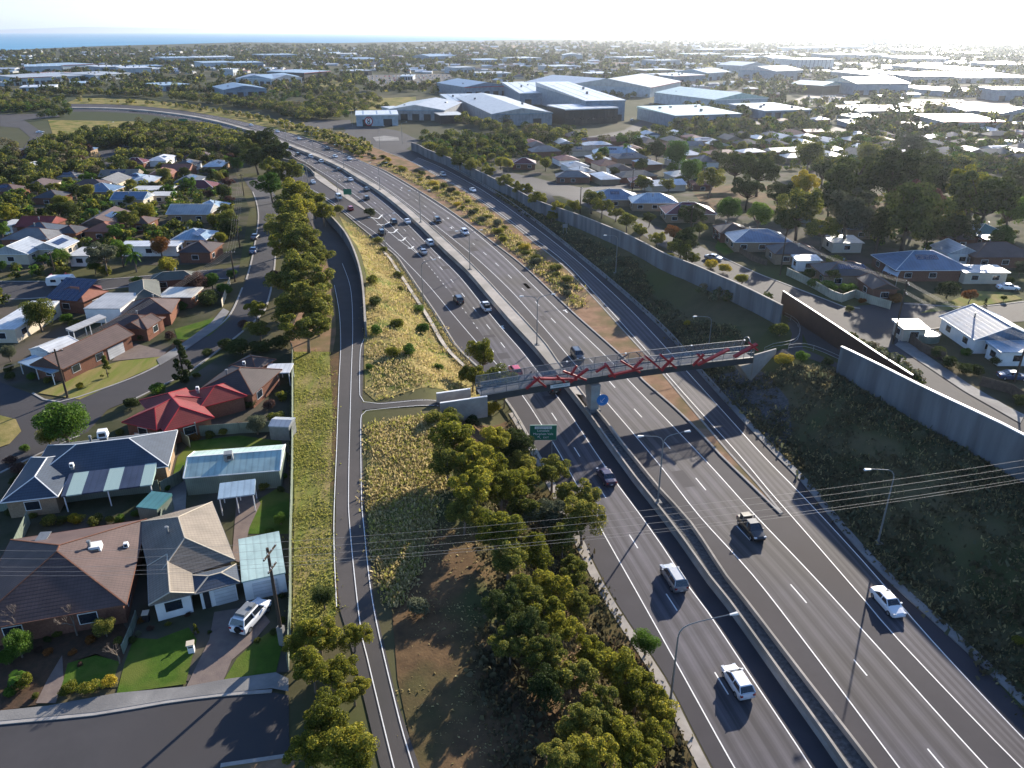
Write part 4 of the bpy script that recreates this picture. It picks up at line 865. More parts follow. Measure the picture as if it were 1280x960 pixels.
# ------------------------------------------------------------ buildings
def hiproof(m, x0, x1, y0, y1, z, pitch, ov=.45, kind='hip', mi=0):
    """roof solid over a rectangle; ridge along the longer side"""
    x0 -= ov; x1 += ov; y0 -= ov; y1 += ov; lx, ly = x1-x0, y1-y0; e = .16
    if kind == 'flat':
        s = pitch; return m.add([(x0,y0,z),(x1,y0,z),(x1,y1,z),(x0,y1,z),(x0,y0,z+e),(x1,y0,z+e),(x1,y1,z+e+s),(x0,y1,z+e+s)], [(0,3,2,1),(4,5,6,7),(0,1,5,4),(1,2,6,5),(2,3,7,6),(3,0,4,7)], mi)
    if lx >= ly:
        h = ly/2*pitch; i = ly/2 if kind == 'hip' else 0; r = [(x0+i,(y0+y1)/2,z+e+h),(x1-i,(y0+y1)/2,z+e+h)]
        vs = [(x0,y0,z+e),(x1,y0,z+e),(x1,y1,z+e),(x0,y1,z+e)] + r; fs = [(0,1,5,4),(2,3,4,5),(1,2,5),(3,0,4)]
    else:
        h = lx/2*pitch; i = lx/2 if kind == 'hip' else 0; r = [((x0+x1)/2,y0+i,z+e+h),((x0+x1)/2,y1-i,z+e+h)]
        vs = [(x0,y0,z+e),(x1,y0,z+e),(x1,y1,z+e),(x0,y1,z+e)] + r; fs = [(1,2,5,4),(3,0,4,5),(0,1,4),(2,3,5)]
    m.add(vs, fs, mi); m.add([(x0,y0,z),(x1,y0,z),(x1,y1,z),(x0,y1,z),(x0,y0,z+e),(x1,y0,z+e),(x1,y1,z+e),(x0,y1,z+e)], [(0,3,2,1),(0,1,5,4),(1,2,6,5),(2,3,7,6),(3,0,4,7)], mi)
    return vs
def ridges(vs, x):   # ridge cap bars from roof verts
    A = [Vector(v) for v in vs]; pr = [(4,5)]
    if (A[4]-A[0]).length < (A[4]-A[1]).length + 99:
        for c in range(4):
            t = 4 if (A[c]-A[4]).length < (A[c]-A[5]).length else 5; pr.append((c, t))
    for a, b in pr:
        if (A[a]-A[b]).length > .2: x.bar(A[a]+Vector((0,0,.03)), A[b]+Vector((0,0,.03)), .13, .07)
def house(blocks, roofmat, wall='brick', name='house', lab=None, cat='house', trim='cream', wins=True, group=None, ridge=True, pxy=None, noun=None, extras=()):
    """blocks: list of dict(c=(x,y), a=angle, L, D, h, kind, pitch, z)"""
    b0 = blocks[0]; root = empty(name, (b0['c'][0], b0['c'][1], b0.get('z', 6.0)), b0['a']); 
    if lab: tag(root, lab, cat, group)
    Minv = Matrix.Translation(Vector((b0['c'][0], b0['c'][1], b0.get('z', 6.0)))) @ Matrix.Rotation(b0['a'], 4, 'Z'); Minv = Minv.inverted()
    for bi, b in enumerate(blocks):
        Mt = Minv @ Matrix.Translation(Vector((b['c'][0], b['c'][1], b.get('z', 6.0)))) @ Matrix.Rotation(b['a'], 4, 'Z')
        if b0.get('exact') or bi: pass
        L, Dp, h = b['L'], b['D'], b['h']; kd = b.get('kind', 'hip'); ov = b.get('ov', .45); rm = b.get('roof', roofmat)
        def bl_(nm, mb, mat, par=root):
            o = mb.build(nm, mat, par); 
            if par is root: o.matrix_local = Mt
            return o
        m = MB()
        if b.get('open'):
            for x in np.linspace(-L/2+.15, L/2-.15, 3):
                for y in (-Dp/2+.15, Dp/2-.15): m = MB(); m.bar((x,y,0),(x,y,h),.12); bl_('post', m, M['white'])
        else:
            m.box(-L/2, L/2, -Dp/2, Dp/2, -.3, h); 
            if kd == 'gable':
                g = MB(); p = b.get('pitch', .42)
                if L >= Dp: 
                    for s in (-1,1): m.prism([], 0, 0) if False else m.add([(s*L/2,-Dp/2,h),(s*L/2,Dp/2,h),(s*L/2,0,h+Dp/2*p),(s*(L/2-.2),-Dp/2,h),(s*(L/2-.2),Dp/2,h),(s*(L/2-.2),0,h+Dp/2*p)], [(0,1,2),(5,4,3),(0,3,4,1),(1,4,5,2),(2,5,3,0)])
                else:
                    for s in (-1,1): m.add([(-L/2,s*Dp/2,h),(L/2,s*Dp/2,h),(0,s*Dp/2,h+L/2*p),(-L/2,s*(Dp/2-.2),h),(L/2,s*(Dp/2-.2),h),(0,s*(Dp/2-.2),h+L/2*p)], [(0,1,2),(5,4,3),(0,3,4,1),(1,4,5,2),(2,5,3,0)])
            w = bl_('wall', m, M[b.get('wall', wall)])
        m = MB(); vs = hiproof(m, -L/2, L/2, -Dp/2, Dp/2, h, b.get('pitch', .42), ov, kd); r = bl_('roof', m, ROOF[rm])
        if ridge and kd != 'flat':
            m = MB(); ridges(vs, m); m.build('ridge_cap', M[b.get('trim', trim)], r)
            g = MB(); x0, x1, y0, y1 = -L/2-ov, L/2+ov, -Dp/2-ov, Dp/2+ov; z = h+.1
            for p, q in (((x0,y0,z),(x1,y0,z)),((x1,y0,z),(x1,y1,z)),((x1,y1,z),(x0,y1,z)),((x0,y1,z),(x0,y0,z))): g.bar(p, q, .09, .12)
            g.build('gutter', M['conc2' if trim == 'cream' else trim], r)
        if kd != 'flat' and not b.get('open') and L > 7 and random.random() < .75:
            sgn = random.choice((-1,1)); p = b.get('pitch', .42); ax = L >= Dp; Wd_ = min(L, Dp); Ln = max(L, Dp); n = random.choice((3,4,5,6)); u0 = random.uniform(-Ln*.2, Ln*.05) - n*.5; v0, v1 = Wd_*.12, Wd_*.12+1.7; m = MB()
            zf = lambda v: h+.24+(Wd_/2+ov-v)*p
            if lab is None and random.random() < .5:
                for i in range(n):
                    q = [(u0+i*1.05, v0), (u0+i*1.05+1, v0), (u0+i*1.05+1, v1), (u0+i*1.05, v1)]; m.add([((u, sgn*v, zf(v)) if ax else (sgn*v, u, zf(v))) for u, v in q], [(0,1,2,3)])
                bl_('solar_panel', m, M['solar'], r)
            m = MB(); uu = random.uniform(-Ln*.15, Ln*.2); vv = Wd_*.2; c_ = (uu, -sgn*vv) if ax else (-sgn*vv, uu); m.cyl(c_, .16, .16, zf(vv)-.4, zf(vv)+.7, 7); m.cyl(c_, .24, .2, zf(vv)+.7, zf(vv)+.85, 7); bl_('flue', m, M['metal'], r)
        if wins and not b.get('open'):
            for side in (-1, 1):
                for (axis, ln, dp) in ((0, L, Dp), (1, Dp, L)):
                    n = max(1, int(ln // 4.5))
                    for k in range(n):
                        if (k + bi + (side > 0)) % 3 == 2: continue
                        c = -ln/2 + ln*(k+.5)/n; ww = 1.6; y = side*(dp/2+.015)
                        f = MB(); g = MB()
                        if axis == 0: f.box(c-ww/2-.08, c+ww/2+.08, y-.03, y+.03, .85, 2.15); g.box(c-ww/2, c+ww/2, y-.045, y+.045, .93, 2.07)
                        else: f.box(y-.03, y+.03, c-ww/2-.08, c+ww/2+.08, .85, 2.15); g.box(y-.045, y+.045, c-ww/2, c+ww/2, .93, 2.07)
                        fo = bl_('window', f, M['white']); g.build('pane', M['glass'], fo)
    return root
def blk(A, B, C, h=2.5, ez=None, **k):
    """block from three eave corners in the photograph: A-B one side, C next to B"""
    ov = k.get('ov', .45); z = k.get('z', None)
    if z is None: g = G(B[0], B[1]); z = round(g.z, 2) if g.z < 5.5 else 6.0
    zz = z + h + .1; a, b, c = [Vector((*U0(*p, zz), 0)) for p in (A, B, C)]
    ex = (b-a); L = ex.length; ex.normalize(); ey = Vector((-ex.y, ex.x, 0)); D_ = (c-b).dot(ey); s = 1 if D_ > 0 else -1
    ctr = a + ex*L/2 + ey*D_/2; k['z'] = z
    return dict(c=(ctr.x, ctr.y), a=math.atan2(ex.y, ex.x), L=max(1.5, L-2*ov), D=max(1.5, abs(D_)-2*ov), h=h, **k)
def roofbox(px, py, z, size, mat, name, lab, cat, rz=.3, group=None):
    x, y = U0(px, py, z); root = empty(name, (x, y, z), rz, lab, cat, group); w, d, h = size; m = MB()
    m.add([(-w/2,-d/2,0),(w/2,-d/2,0),(w/2,d/2,0),(-w/2,d/2,0),(-w/2*.85,-d/2*.85,h),(w/2*.85,-d/2*.85,h),(w/2*.85,d/2*.85,h),(-w/2*.85,d/2*.85,h)], [(0,3,2,1),(4,5,6,7),(0,1,5,4),(1,2,6,5),(2,3,7,6),(3,0,4,7)]); m.build('housing', M[mat], root)
    g = MB(); g.box(-w*.3, w*.3, -d/2-.01, -d/2*.93, h*.2, h*.75); g.build('louvre', M['dark'], root); f = MB(); f.box(-w*.35, w*.35, -d*.35, d*.35, -.6, 0.02); f.build('duct', M['metal'], root)
# hero houses (lower left)
house([blk((60,557),(222,538),(203,584)), blk((0,629),(72,621),(100,566)), blk((76,621),(190,606),(206,580), h=2.35, kind='flat', pitch=.5, roof='striped', open=True, ov=.1)], 'slate', 'tanbrick', lab='large slate blue tiled hip roof house with a striped skylight verandah', trim='white'); mark(115,590,'the slate blue roofed house')
house([blk((229,598),(350,588),(356,556), h=2.6, kind='gable', pitch=.32, ov=.12, roof='mpalegreen', wall='fence')], 'mpalegreen', name='garden_shed', cat='shed', lab='long pale green metal shed with a vent box on its roof', wins=False, trim='mpg'if False else 'white'); mark(290,580,'the pale green shed')
house([blk((190,732),(294,700),(298,619)), blk((186,757),(243,742),(258,690), kind='gable', pitch=.4, wall='white')], 'tan', 'tanbrick', lab='grey and tan tiled house with white garage walls by the driveway', trim='cream'); mark(245,690,'the grey and tan tiled house')
g1 = house([blk((243,743),(300,728),(310,702), h=2.4, kind='hip', pitch=.35, wall='white')], 'slate', 'white', name='garage', cat='garage', lab='white walled garage with a slate roof beside the white four wheel drive', wins=False, trim='cream')
def wallbit(root, name, a, b, z0, z1, mat, t=.06, out=.06):
    """panel on a wall that faces the street, between two pixels on its foot"""
    A = Vector((*U0(*a, 6), 6)); B = Vector((*U0(*b, 6), 6)); d = (B-A).normalized(); n = Vector((d.y, -d.x, 0))*out; m = MB(); m.bar(A+n+Vector((0,0,(z0+z1)/2)), B+n+Vector((0,0,(z0+z1)/2)), t, z1-z0)
    o = m.build(name, M[mat], None); W = Matrix.Translation(root.location) @ Matrix.Rotation(root.rotation_euler.z, 4, 'Z'); o.parent = root; o.matrix_local = W.inverted(); return o
cpo = house([blk((302,728),(357,716),(357,664), h=2.5, kind='flat', pitch=.15, roof='mpalegreen', wall='white', ov=.1)], 'mpalegreen', name='carport', cat='carport', lab='white walled carport with a pale green sheet roof beside the power pole', wins=False)
mark(330,700,'the carport with the pale green roof')
house([blk((-45,792),(158,756),(186,649), pitch=.4)], 'brown', 'brick', lab='large brown tiled hip roof house at the lower left with a rooftop cooler', trim='brick'); mark(95,715,'the large brown tiled house')
house([blk((152,528),(196,538),(240,494), pitch=.42), blk((205,540),(268,522),(262,478), pitch=.42), blk((250,510),(309,495),(290,477), pitch=.42)], 'red', 'brick', lab='bright red tiled hip roof house behind the slate blue roof', trim='red'); mark(225,510,'the bright red roofed house')
house([blk((248,488),(316,494),(352,462)), blk((286,458),(320,464),(362,452), h=2.6)], 'dkbrown', 'brick', lab='dark brown tiled house behind the bright red roof', trim='brick'); mark(305,468,'the dark brown tiled house')
house([blk((330,467),(362,466),(362,455), h=2.3, kind='flat', pitch=.1, ov=.05, open=True, roof='mwhite')], 'mwhite', name='carport', cat='carport', lab='small white carport beside the dark brown tiled house', wins=False)
lbh = house([blk((78,462),(168,418),(140,409), kind='gable', pitch=.5)], 'brown', 'brick', lab='long brown roofed red brick house facing the street', trim='brick'); mark(115,440,'the long brown roofed house')
house([blk((22,453),(64,467),(82,458), h=2.2, kind='flat', pitch=.3, roof='mpaleblue', open=True, ov=.1)], 'mpaleblue', name='awning', cat='awning', lab='pale blue sheet awning at the left end of the long brown house', wins=False)
house([blk((124,410),(184,412),(198,396), kind='hip', pitch=.45), blk((150,396),(214,392),(224,374), kind='hip', pitch=.45), blk((178,412),(203,400),(190,392), kind='gable', pitch=.5)], 'brown', 'brick', lab='brown tiled house with a small front gable and several roof wings', trim='brick'); mark(190,395,'the brown tiled house with a front gable')
house([blk((88,414),(130,396),(146,388), h=2.3, kind='flat', pitch=.4, roof='mltgrey', open=True, ov=.1)], 'mltgrey', name='verandah', cat='verandah', lab='long grey sheet verandah roof beside the brown tiled house', wins=False)
house([blk((162,377),(202,372),(208,349), kind='hip', pitch=.45), blk((186,352),(245,348),(246,340), kind='hip', pitch=.45), blk((196,372),(240,372),(240,360), kind='flat', pitch=.2, roof='mcream')], 'olive', 'brick', lab='olive grey tiled house beside the cross street corner', trim='cream'); mark(205,358,'the olive grey roofed house')
house([blk((36,437),(66,443),(84,425), h=2.6, kind='gable', pitch=.3, roof='mwhite', wall='white', ov=.1)], 'mwhite', 'white', name='garden_shed', cat='shed', lab='white gabled garden shed beside the big brown leaved tree', wins=False, trim='white'); mark(60,428,'the white garden shed')
house([blk((54,374),(104,378),(110,362), h=2.7, kind='hip', pitch=.45), blk((100,366),(128,362),(136,356), h=2.5, kind='hip', pitch=.5, roof='maroon')], 'terracotta', 'brick', lab='terracotta roofed house with dark solar panels beside the cross street', trim='brick'); mark(85,370,'the terracotta roofed house with solar panels')
house([blk((104,386),(150,386),(162,367), h=3, kind='flat', pitch=.15, roof='mltgrey', wall='white', ov=.1)], 'mltgrey', 'white', name='garage', cat='garage', lab='grey flat roofed garage between the solar roof and the brown tiled house', wins=False)
house([blk((-20,412),(18,412),(36,378), h=2.7, kind='flat', pitch=.3, roof='mwhite', wall='cream', ov=.1)], 'mwhite', 'cream', lab='white sheet roofed house at the left edge below the cross street', trim='white')
g0 = g1
def onwall(root, i, f0, f1, z0, z1, name, mat):
    b = HERO[i]; L, D_ = b['L'], b['D']; m = MB(); y = -D_/2-.03; m.box(-L/2+L*f0, -L/2+L*f1, y-.05, y+.02, z0, z1); Mt = Matrix.Translation(root.location) @ Matrix.Rotation(root.rotation_euler.z, 4, 'Z')
    W = Matrix.Translation(Vector((b['c'][0], b['c'][1], 6))) @ Matrix.Rotation(b['a'], 4, 'Z'); o = m.build(name, M[mat], root); o.matrix_local = Mt.inverted() @ W; return o
M['garagedoor'] = ribbed('white_garage_door', (.60,.61,.62), .45, 2, .72, rough=.5)
HERO = [blk((243,743),(300,728),(310,702), h=2.4), blk((302,728),(357,716),(357,664), h=2.5, ov=.1), blk((78,462),(168,418),(140,409))]
onwall(g0, 0, .38, .97, 0, 2.15, 'garage_door', 'garagedoor'); onwall(g0, 0, .08, .25, 0, 2.1, 'door', 'dark'); onwall(cpo, 1, .2, .8, 0, 2.1, 'garage_door', 'garagedoor'); onwall(lbh, 2, .62, .86, 0, 2.1, 'garage_door', 'garagedoor')
# solar panel arrays on roofs
def panels(A, B, C, h, lab, nx_=4, ny_=2, tilt=.35, mat='solar'):
    a, b, c = [Vector((*U0(*p, 6+h), 0)) for p in (A, B, C)]; ex = (b-a); L = ex.length; ex.normalize(); ey = Vector((-ex.y, ex.x, 0)); D_ = (c-b).dot(ey); 
    root = empty('solar_array', (*(a)[:2], 6+h), math.atan2(ex.y, ex.x), lab, 'solar panels')
    for i in range(nx_):
        for j in range(ny_):
            x0, x1 = L*i/nx_+.04, L*(i+1)/nx_-.04; y0, y1 = D_*j/ny_+(.04 if D_>0 else -.04), D_*(j+1)/ny_; z0, z1 = abs(y0)*tilt, abs(y1)*tilt; m = MB()
            m.add([(x0,y0,z0),(x1,y0,z0),(x1,y1,z1),(x0,y1,z1),(x0,y0,z0+.06),(x1,y0,z0+.06),(x1,y1,z1+.06),(x0,y1,z1+.06)], [(0,3,2,1),(4,5,6,7),(0,1,5,4),(1,2,6,5),(2,3,7,6),(3,0,4,7)]); m.build('panel', M[mat], root)
panels((55,374),(96,377),(102,362), 3.0, 'dark blue solar panels on the terracotta roof', 6, 2)
panels((14,722),(30,721),(50,672), 3.2, 'long grey solar heater panel on the large brown tiled roof', 1, 3, .1, 'metal')
roofbox(121, 690, 9.6, (1.3,1.3,1.0), 'white', 'roof_cooler', 'white evaporative cooler on the large brown tiled roof', 'cooler')
roofbox(129, 545, 10.6, (1.3,1.2,.9), 'white', 'roof_cooler', 'white and grey cooler on the ridge of the slate blue roof', 'cooler')
roofbox(286, 573, 9.6, (1.2,1.2,.9), 'metal', 'roof_cooler', 'grey vent box on the pale green shed', 'cooler')
# mid-left and right named houses: px left, eave y, width, depth m, roof, wall, noun, kind
def simple(x0, x1, y, dep, rm, wl, noun, kd='hip', h=2.7, a=None, pitch=.42, gcat='house', wins=True, grp=None, name='house', y1=None):
    z = G((x0+x1)/2, y+3).z; z = 6.0 if z > 5.5 else z
    A = Vector((*U0(x0, y, z+h), 0)); B = Vector((*U0(x1, y if y1 is None else y1, z+h), 0)); ex = (B-A); L = ex.length; ex.normalize(); ey = Vector((-ex.y, ex.x, 0)); c = A + ex*L/2 + ey*dep/2
    r = house([dict(c=(c.x,c.y), a=math.atan2(ex.y, ex.x), L=L-.8, D=dep, h=h, kind=kd, pitch=pitch, z=z)], rm, wl, name=name, wins=wins, trim='white' if rm[0]=='m' else 'brick', ridge=(y > 185))
    reg(r, noun, (x0+x1)/2, y, gcat, grp or 'suburban houses'); return r
MID = [ # left
 (19,62,284,9,'red','brick','bright red roofed house','gable'),(17,64,292,9,'slate','brick','blue grey roofed house','hip'),(0,16,282,6,'mwhite','white','white sheet roofed annex','flat'),(104,142,290,9,'terracotta','brick','terracotta roofed house','hip'),
 (100,140,240,10,'mblue','tanbrick','blue roofed house','hip'),(150,180,225,9,'mpaleblue','white','pale blue roofed house','hip'),(199,236,214,10,'terracotta','brick','terracotta roofed house','gable'),(216,268,236,10,'maroon','brick','maroon roofed house','hip'),
 (162,212,238,7,'mcream','white','cream roofed long house','flat'),(184,212,245,6,'mcream','cream','cream roofed shed','flat'),(138,180,250,8,'mblue','cream','blue roofed house','gable'),(208,262,268,9,'mltgrey','tanbrick','light grey roofed house','gable'),
 (240,276,262,9,'mpaleblue','white','pale blue gabled house','hip'),(214,258,300,9,'mpaleblue','tanbrick','pale blue roofed house','hip'),(222,264,316,9,'dkbrown','brick','dark brown tiled brick house','hip'),(148,222,308,4,'mwhite','white','white verandah roofed house','flat'),
 (0,62,300,9,'grey','brick','grey roofed house','hip'),(-12,36,318,9,'msilver','cream','silver grey roofed house','gable'),(39,78,312,8,'msilver','cream','silver grey roofed house','gable'),(84,112,320,7,'mcream','white','cream roofed shed','flat'),(66,96,292,7,'charcoal','brick','charcoal roofed house','hip'),
 (236,262,298,6,'mltgrey','cream','light grey roofed house','flat'),(-20,20,240,9,'brown','brick','brown tiled house','hip'),(40,74,248,9,'charcoal','brick','charcoal roofed house','hip'),(160,186,280,7,'brown','brick','brown tiled house','hip'),
 (230,262,196,9,'brown','brick','brown tiled house','hip'),(150,180,204,8,'maroon','brick','maroon roofed house','hip'),(70,96,222,8,'grey','cream','grey roofed house','hip'),
 # right
 (917,990,303,10,'mblue','tanbrick','blue metal roofed house','hip'),(968,1028,318,8,'charcoal','tanbrick','charcoal roofed house','hip'),(996,1028,326,4,'mwhite','white','white flat roofed porch','flat'),(1030,1100,345,9,'charcoal','tanbrick','charcoal roofed house','hip'),
 (1090,1124,362,8,'dkbrown','brick','dark brown tiled house','gable'),(1119,1216,338,13,'mblue','brick','big bright blue metal roofed house','hip'),(1183,1226,318,8,'msilver','white','silver roofed house','gable'),(1217,1300,322,11,'brown','brick','brown tiled house','hip'),
 (1205,1262,341,5,'msilver','cream','silver roofed carport','flat'),(1217,1300,425,12,'mblue','white','corrugated blue silver roofed house','gable'),(1249,1300,440,4,'mpaleblue','white','pale blue verandah roofed house','flat'),(1128,1161,411,4,'mltgrey','cream','grey flat roofed shed','flat'),
 (832,896,268,11,'maroon','tanbrick','maroon roofed house','hip'),(739,800,250,11,'mblue','tanbrick','blue grey roofed house','hip'),(790,848,254,10,'mpaleblue','tanbrick','pale blue roofed house','hip'),(695,738,222,9,'grey','brick','grey roofed house','hip'),
 (742,800,192,11,'mpaleblue','white','pale blue roofed house','hip'),(788,818,228,9,'maroon','brick','maroon roofed house','hip'),(866,892,232,9,'terracotta','brick','terracotta roofed house','hip'),(640,670,205,9,'maroon','brick','maroon roofed house','hip'),
 (848,880,262,5,'mwhite','white','white roofed annex','flat'),(900,940,292,9,'dkbrown','brick','dark brown tiled house','hip'),(1060,1096,288,8,'charcoal','tanbrick','charcoal roofed house','hip'),(1040,1080,304,7,'mltgrey','cream','light grey roofed shed','flat'),(1218,1262,294,9,'mteal','brick','teal roofed house','hip'),
 (1232,1262,300,6,'mblue','brick','blue roofed house','flat'),(1190,1220,300,6,'brown','brick','brown tiled house','hip')]
for (x0,x1,y,dep,rm,wl,noun,kd) in MID: simple(x0,x1,y,dep,rm,wl,noun,kd, pitch=.42 if kd!='flat' else .25, grp='suburban houses')
for x, y, p in ((40,280,'the bright red roof at the left'),(240,228,'the maroon roof left of the curving street'),(185,245,'the cream roofed sheds on the left'),(120,235,'the blue roof among the left trees'),(235,285,'the pale blue gabled roofs by the curving street'),(125,282,'the small terracotta roof on the left'),(20,310,'the silver roofs at the left edge'),
 (950,290,'the blue metal roof near the noise wall'),(1075,345,'the charcoal roof by the cream fence'),(1168,328,'the big bright blue metal roof'),(1255,315,'the brown tiled roof at the right edge'),(1255,410,'the corrugated silver roof at the right edge'),(865,255,'the maroon roof near the noise wall'),(795,240,'the blue grey roof beyond the noise wall'),(715,215,'the grey roof behind the noise wall'),(770,185,'the pale blue roof by the wide road'),(1240,292,'the teal roof at the right')): mark(x, y, p)
# caravans, tank
def caravan(px, py, rz, lab):
    c = G(px, py); root = empty('caravan', c, rz, lab, 'caravan'); m = MB(); pr = [(-2.8,.6),(-2.95,1.5),(-2.6,2.5),(2.5,2.55),(2.9,1.6),(2.7,.6)]
    m.add([(x,-1.15,z) for x,z in pr]+[(x,1.15,z) for x,z in pr], [tuple(range(6)), tuple(range(6,12))[::-1]]+[(i,(i+1)%6,6+(i+1)%6,6+i) for i in range(6)]); m.build('body', M['white'], root)
    for y in (-1.17,1.17): g = MB(); g.box(-1.8,-.6,y-.02,y+.02,1.4,2.0); g.box(.6,1.8,y-.02,y+.02,1.4,2.0); g.build('window', M['glass'], root); w = MB(); w.tube([(0,y*.9,.35),(0,y*1.02,.35)], .33, 12); w.build('wheel', M['tyre'], root)
    t = MB(); t.bar((2.7,0,.5),(4.0,0,.5),.1); t.build('drawbar', M['dark'], root)
caravan(1203, 416, .3, 'white caravan parked beside the corrugated silver roof'); caravan(78, 358, .1, 'white caravan parked behind the terracotta roof with solar panels')
c = G(1156, 424); tk = empty('water_tank', c, 0, 'round above ground pool tank with a pale rim behind the timber fence', 'tank'); m = MB(); m.cyl((0,0),2.5,2.5,0,1.3,28); m.build('shell', M['fence'], tk); m = MB(); m.cyl((0,0),2.2,2.2,1.3,1.34,28); m.build('water', M['water_tank'], tk)
m = MB(); n=28; m.tube([(2.45*math.cos(2*math.pi*i/n),2.45*math.sin(2*math.pi*i/n),1.36) for i in range(n+1)], .13, 6); m.build('rim', M['conc'], tk)
# ------------------------------------------------------------ large sheds
BOXES = []
def shed(x0, y0, x1, y1, dep, hpx, rm, wl, noun, kd='flat', ribs=0, wins=0, lab=None, pitch=None, name='warehouse', cat='warehouse'):
    """front base line from pixel to pixel, wall height given in pixels, depth as metres going away"""
    A = Vector((*U0(x0,y0),0)); B = Vector((*U0(x1,y1),0)); ex = B-A; L = ex.length; ex.normalize(); ey = Vector((-ex.y, ex.x, 0)); c = A+ex*L/2
    dist = c.y*CP + HC*SP; h = max(3, hpx*dist/F/CP); c2 = c + ey*dep/2
    root = empty(name, (c2.x,c2.y,0), math.atan2(ex.y, ex.x)); m = MB(); m.box(-L/2,L/2,-dep/2,dep/2,-.2,h); w = m.build('wall', M[wl], root)
    r = MB(); p = pitch if pitch is not None else (.03 if kd == 'flat' else .16); hiproof(r, -L/2, L/2, -dep/2, dep/2, h, (p if kd != 'flat' else dep*.02), .5, kd); r.build('roof', ROOF[rm], root)
    if kd == 'gable':
        s = 1
    if ribs:
        q = MB()
        for i in range(ribs+1): x = -L/2+L*i/ribs; q.box(x-.3,x+.3,-dep/2-.25,-dep/2,0,h)
        q.build('wall_rib', M['dark'], root)
    nn = wins or random.choice((2,3,4,5))
    for i in range(nn):
        g = MB(); x = -L/2+L*(i+.5)/nn; g.box(x-min(3,L/nn*.3),x+min(3,L/nn*.3),-dep/2-.12,-dep/2+.1,0 if not wins else h*.35,min(4.5,h*.75)); g.build('door' if not wins else 'window', M['dark'] if not wins else M['glass'], root)
    if dep > 25 and L > 12:
        sk = MB(); ns = int(min(14, max(2, L//9)))
        for i in range(ns):
            x = -L/2 + L*(i+.5)/ns
            if kd == 'flat': ya, yb2 = -dep*.42, dep*.42; zz = lambda y: h+.2+(y+dep/2+.5)/(dep+1)*dep*.02
            elif L >= dep: ya, yb2 = -dep*.42, -dep*.08; zz = lambda y: h+.2+(y+dep/2+.5)*p
            else: continue
            sk.add([(x-.5,ya,zz(ya)),(x+.5,ya,zz(ya)),(x+.5,yb2,zz(yb2)),(x-.5,yb2,zz(yb2))], [(0,1,2,3)])
        if sk.v: sk.build('skylight', ROOF['mblue' if rm in ('mwhite','msilver','mcream') else 'mwhite'], root)
        gt = MB(); gt.box(-L/2-.5,L/2+.5,-dep/2-.75,-dep/2-.5,h-.5,h+.02); gt.build('gutter', M['white' if random.random()<.5 else 'red' if random.random()<.3 else 'wblue'], root)
    if random.random() < .6:
        for i in range(min(8, int(L//14)+1)): q = MB(); x = -L*.4+L*.8*(i+.5)/(int(L//14)+1); y = random.uniform(-dep*.3,dep*.3); q.box(x-.8,x+.8,y-.8,y+.8,h,h+1.6+ (abs(dep/2-abs(y))*.03)); q.build('roof_vent', M['metal'], root)
    BOXES.append((c2.x, c2.y, max(L,dep)/2+6))
    if lab: tag(root, lab, cat)
    else: reg(root, noun, (x0+x1)/2, (y0+y1)/2, cat, 'industrial sheds')
    return root
M['wblue'] = ribbed('blue_grey_sheet_wall', (.20,.28,.36), .8, 0, .85); M['wpale'] = ribbed('pale_sheet_wall', (.42,.48,.52), .8, 0, .85); M['wgrey'] = ribbed('grey_panel_wall', (.28,.30,.32), 2.4, 0, .8)
shed(731,152,780,151,170,22,'mwhite','wblue','', lab='tallest white roofed warehouse with long blue grey walls right of the centre'); shed(706,157,771,154,30,17,'mwhite','dark','',ribs=16,lab='dark glazed office block with pale upright fins in front of the tall warehouse', name='office_building', cat='office', wins=8)
shed(615,158,690,156,150,13,'mltgrey','wgrey','', kd='gable', lab='low grey ribbed roof warehouse left of the dark glazed office'); shed(650,131,731,130,120,12,'mwhite','wblue','', lab='white roofed warehouse adjoining the tallest warehouse on its left')
shed(484,150,556,151,70,11,'mltgrey','wgrey','', kd='gable', lab='grey gabled shed behind the small blue shed'); shed(563,138,611,137,60,10,'msilver','wpale','', lab='pale silver shed right of the grey gabled shed')
shed(581,121,636,119,80,10,'mblue','wblue','', kd='gable', lab='blue grey gabled shed behind the pale silver shed'); shed(551,155,580,154,20,9,'mcream','dark','', lab='dark fronted showroom with a cream roof edge near the junction')
sb = shed(446,158,498,157,26,12,'mwhite','wpale','', lab='small pale blue shed with a round red and white emblem on its wall'); shed(500,150,515,149,30,10,'mwhite','wpale','', lab='narrow white shed beside the emblem shed')
shed(719,119,790,115,90,9,'msilver','wblue','', kd='gable', lab='silver gabled warehouse behind the white warehouse roofs'); shed(812,122,850,113,90,10,'mltgrey','wpale','', kd='gable', lab='grey gabled warehouse at the end of the wide road')
shed(843,160,925,157,60,13,'mpalegreen','wblue','', wins=10, lab='pale green roofed factory with rows of windows, nearest front part'); shed(892,139,958,136,90,12,'mpalegreen','wpale','', wins=8, kd='gable', lab='long pale green roofed factory hall behind the nearest front part')
shed(954,149,1012,147,50,9,'mpaleblue','wblue','', lab='pale blue low warehouse right of the factory hall'); shed(996,88,1041,87,60,11,'mwhite','wpale','', ribs=9, lab='tall white warehouse with dark wall ribs near the right horizon')
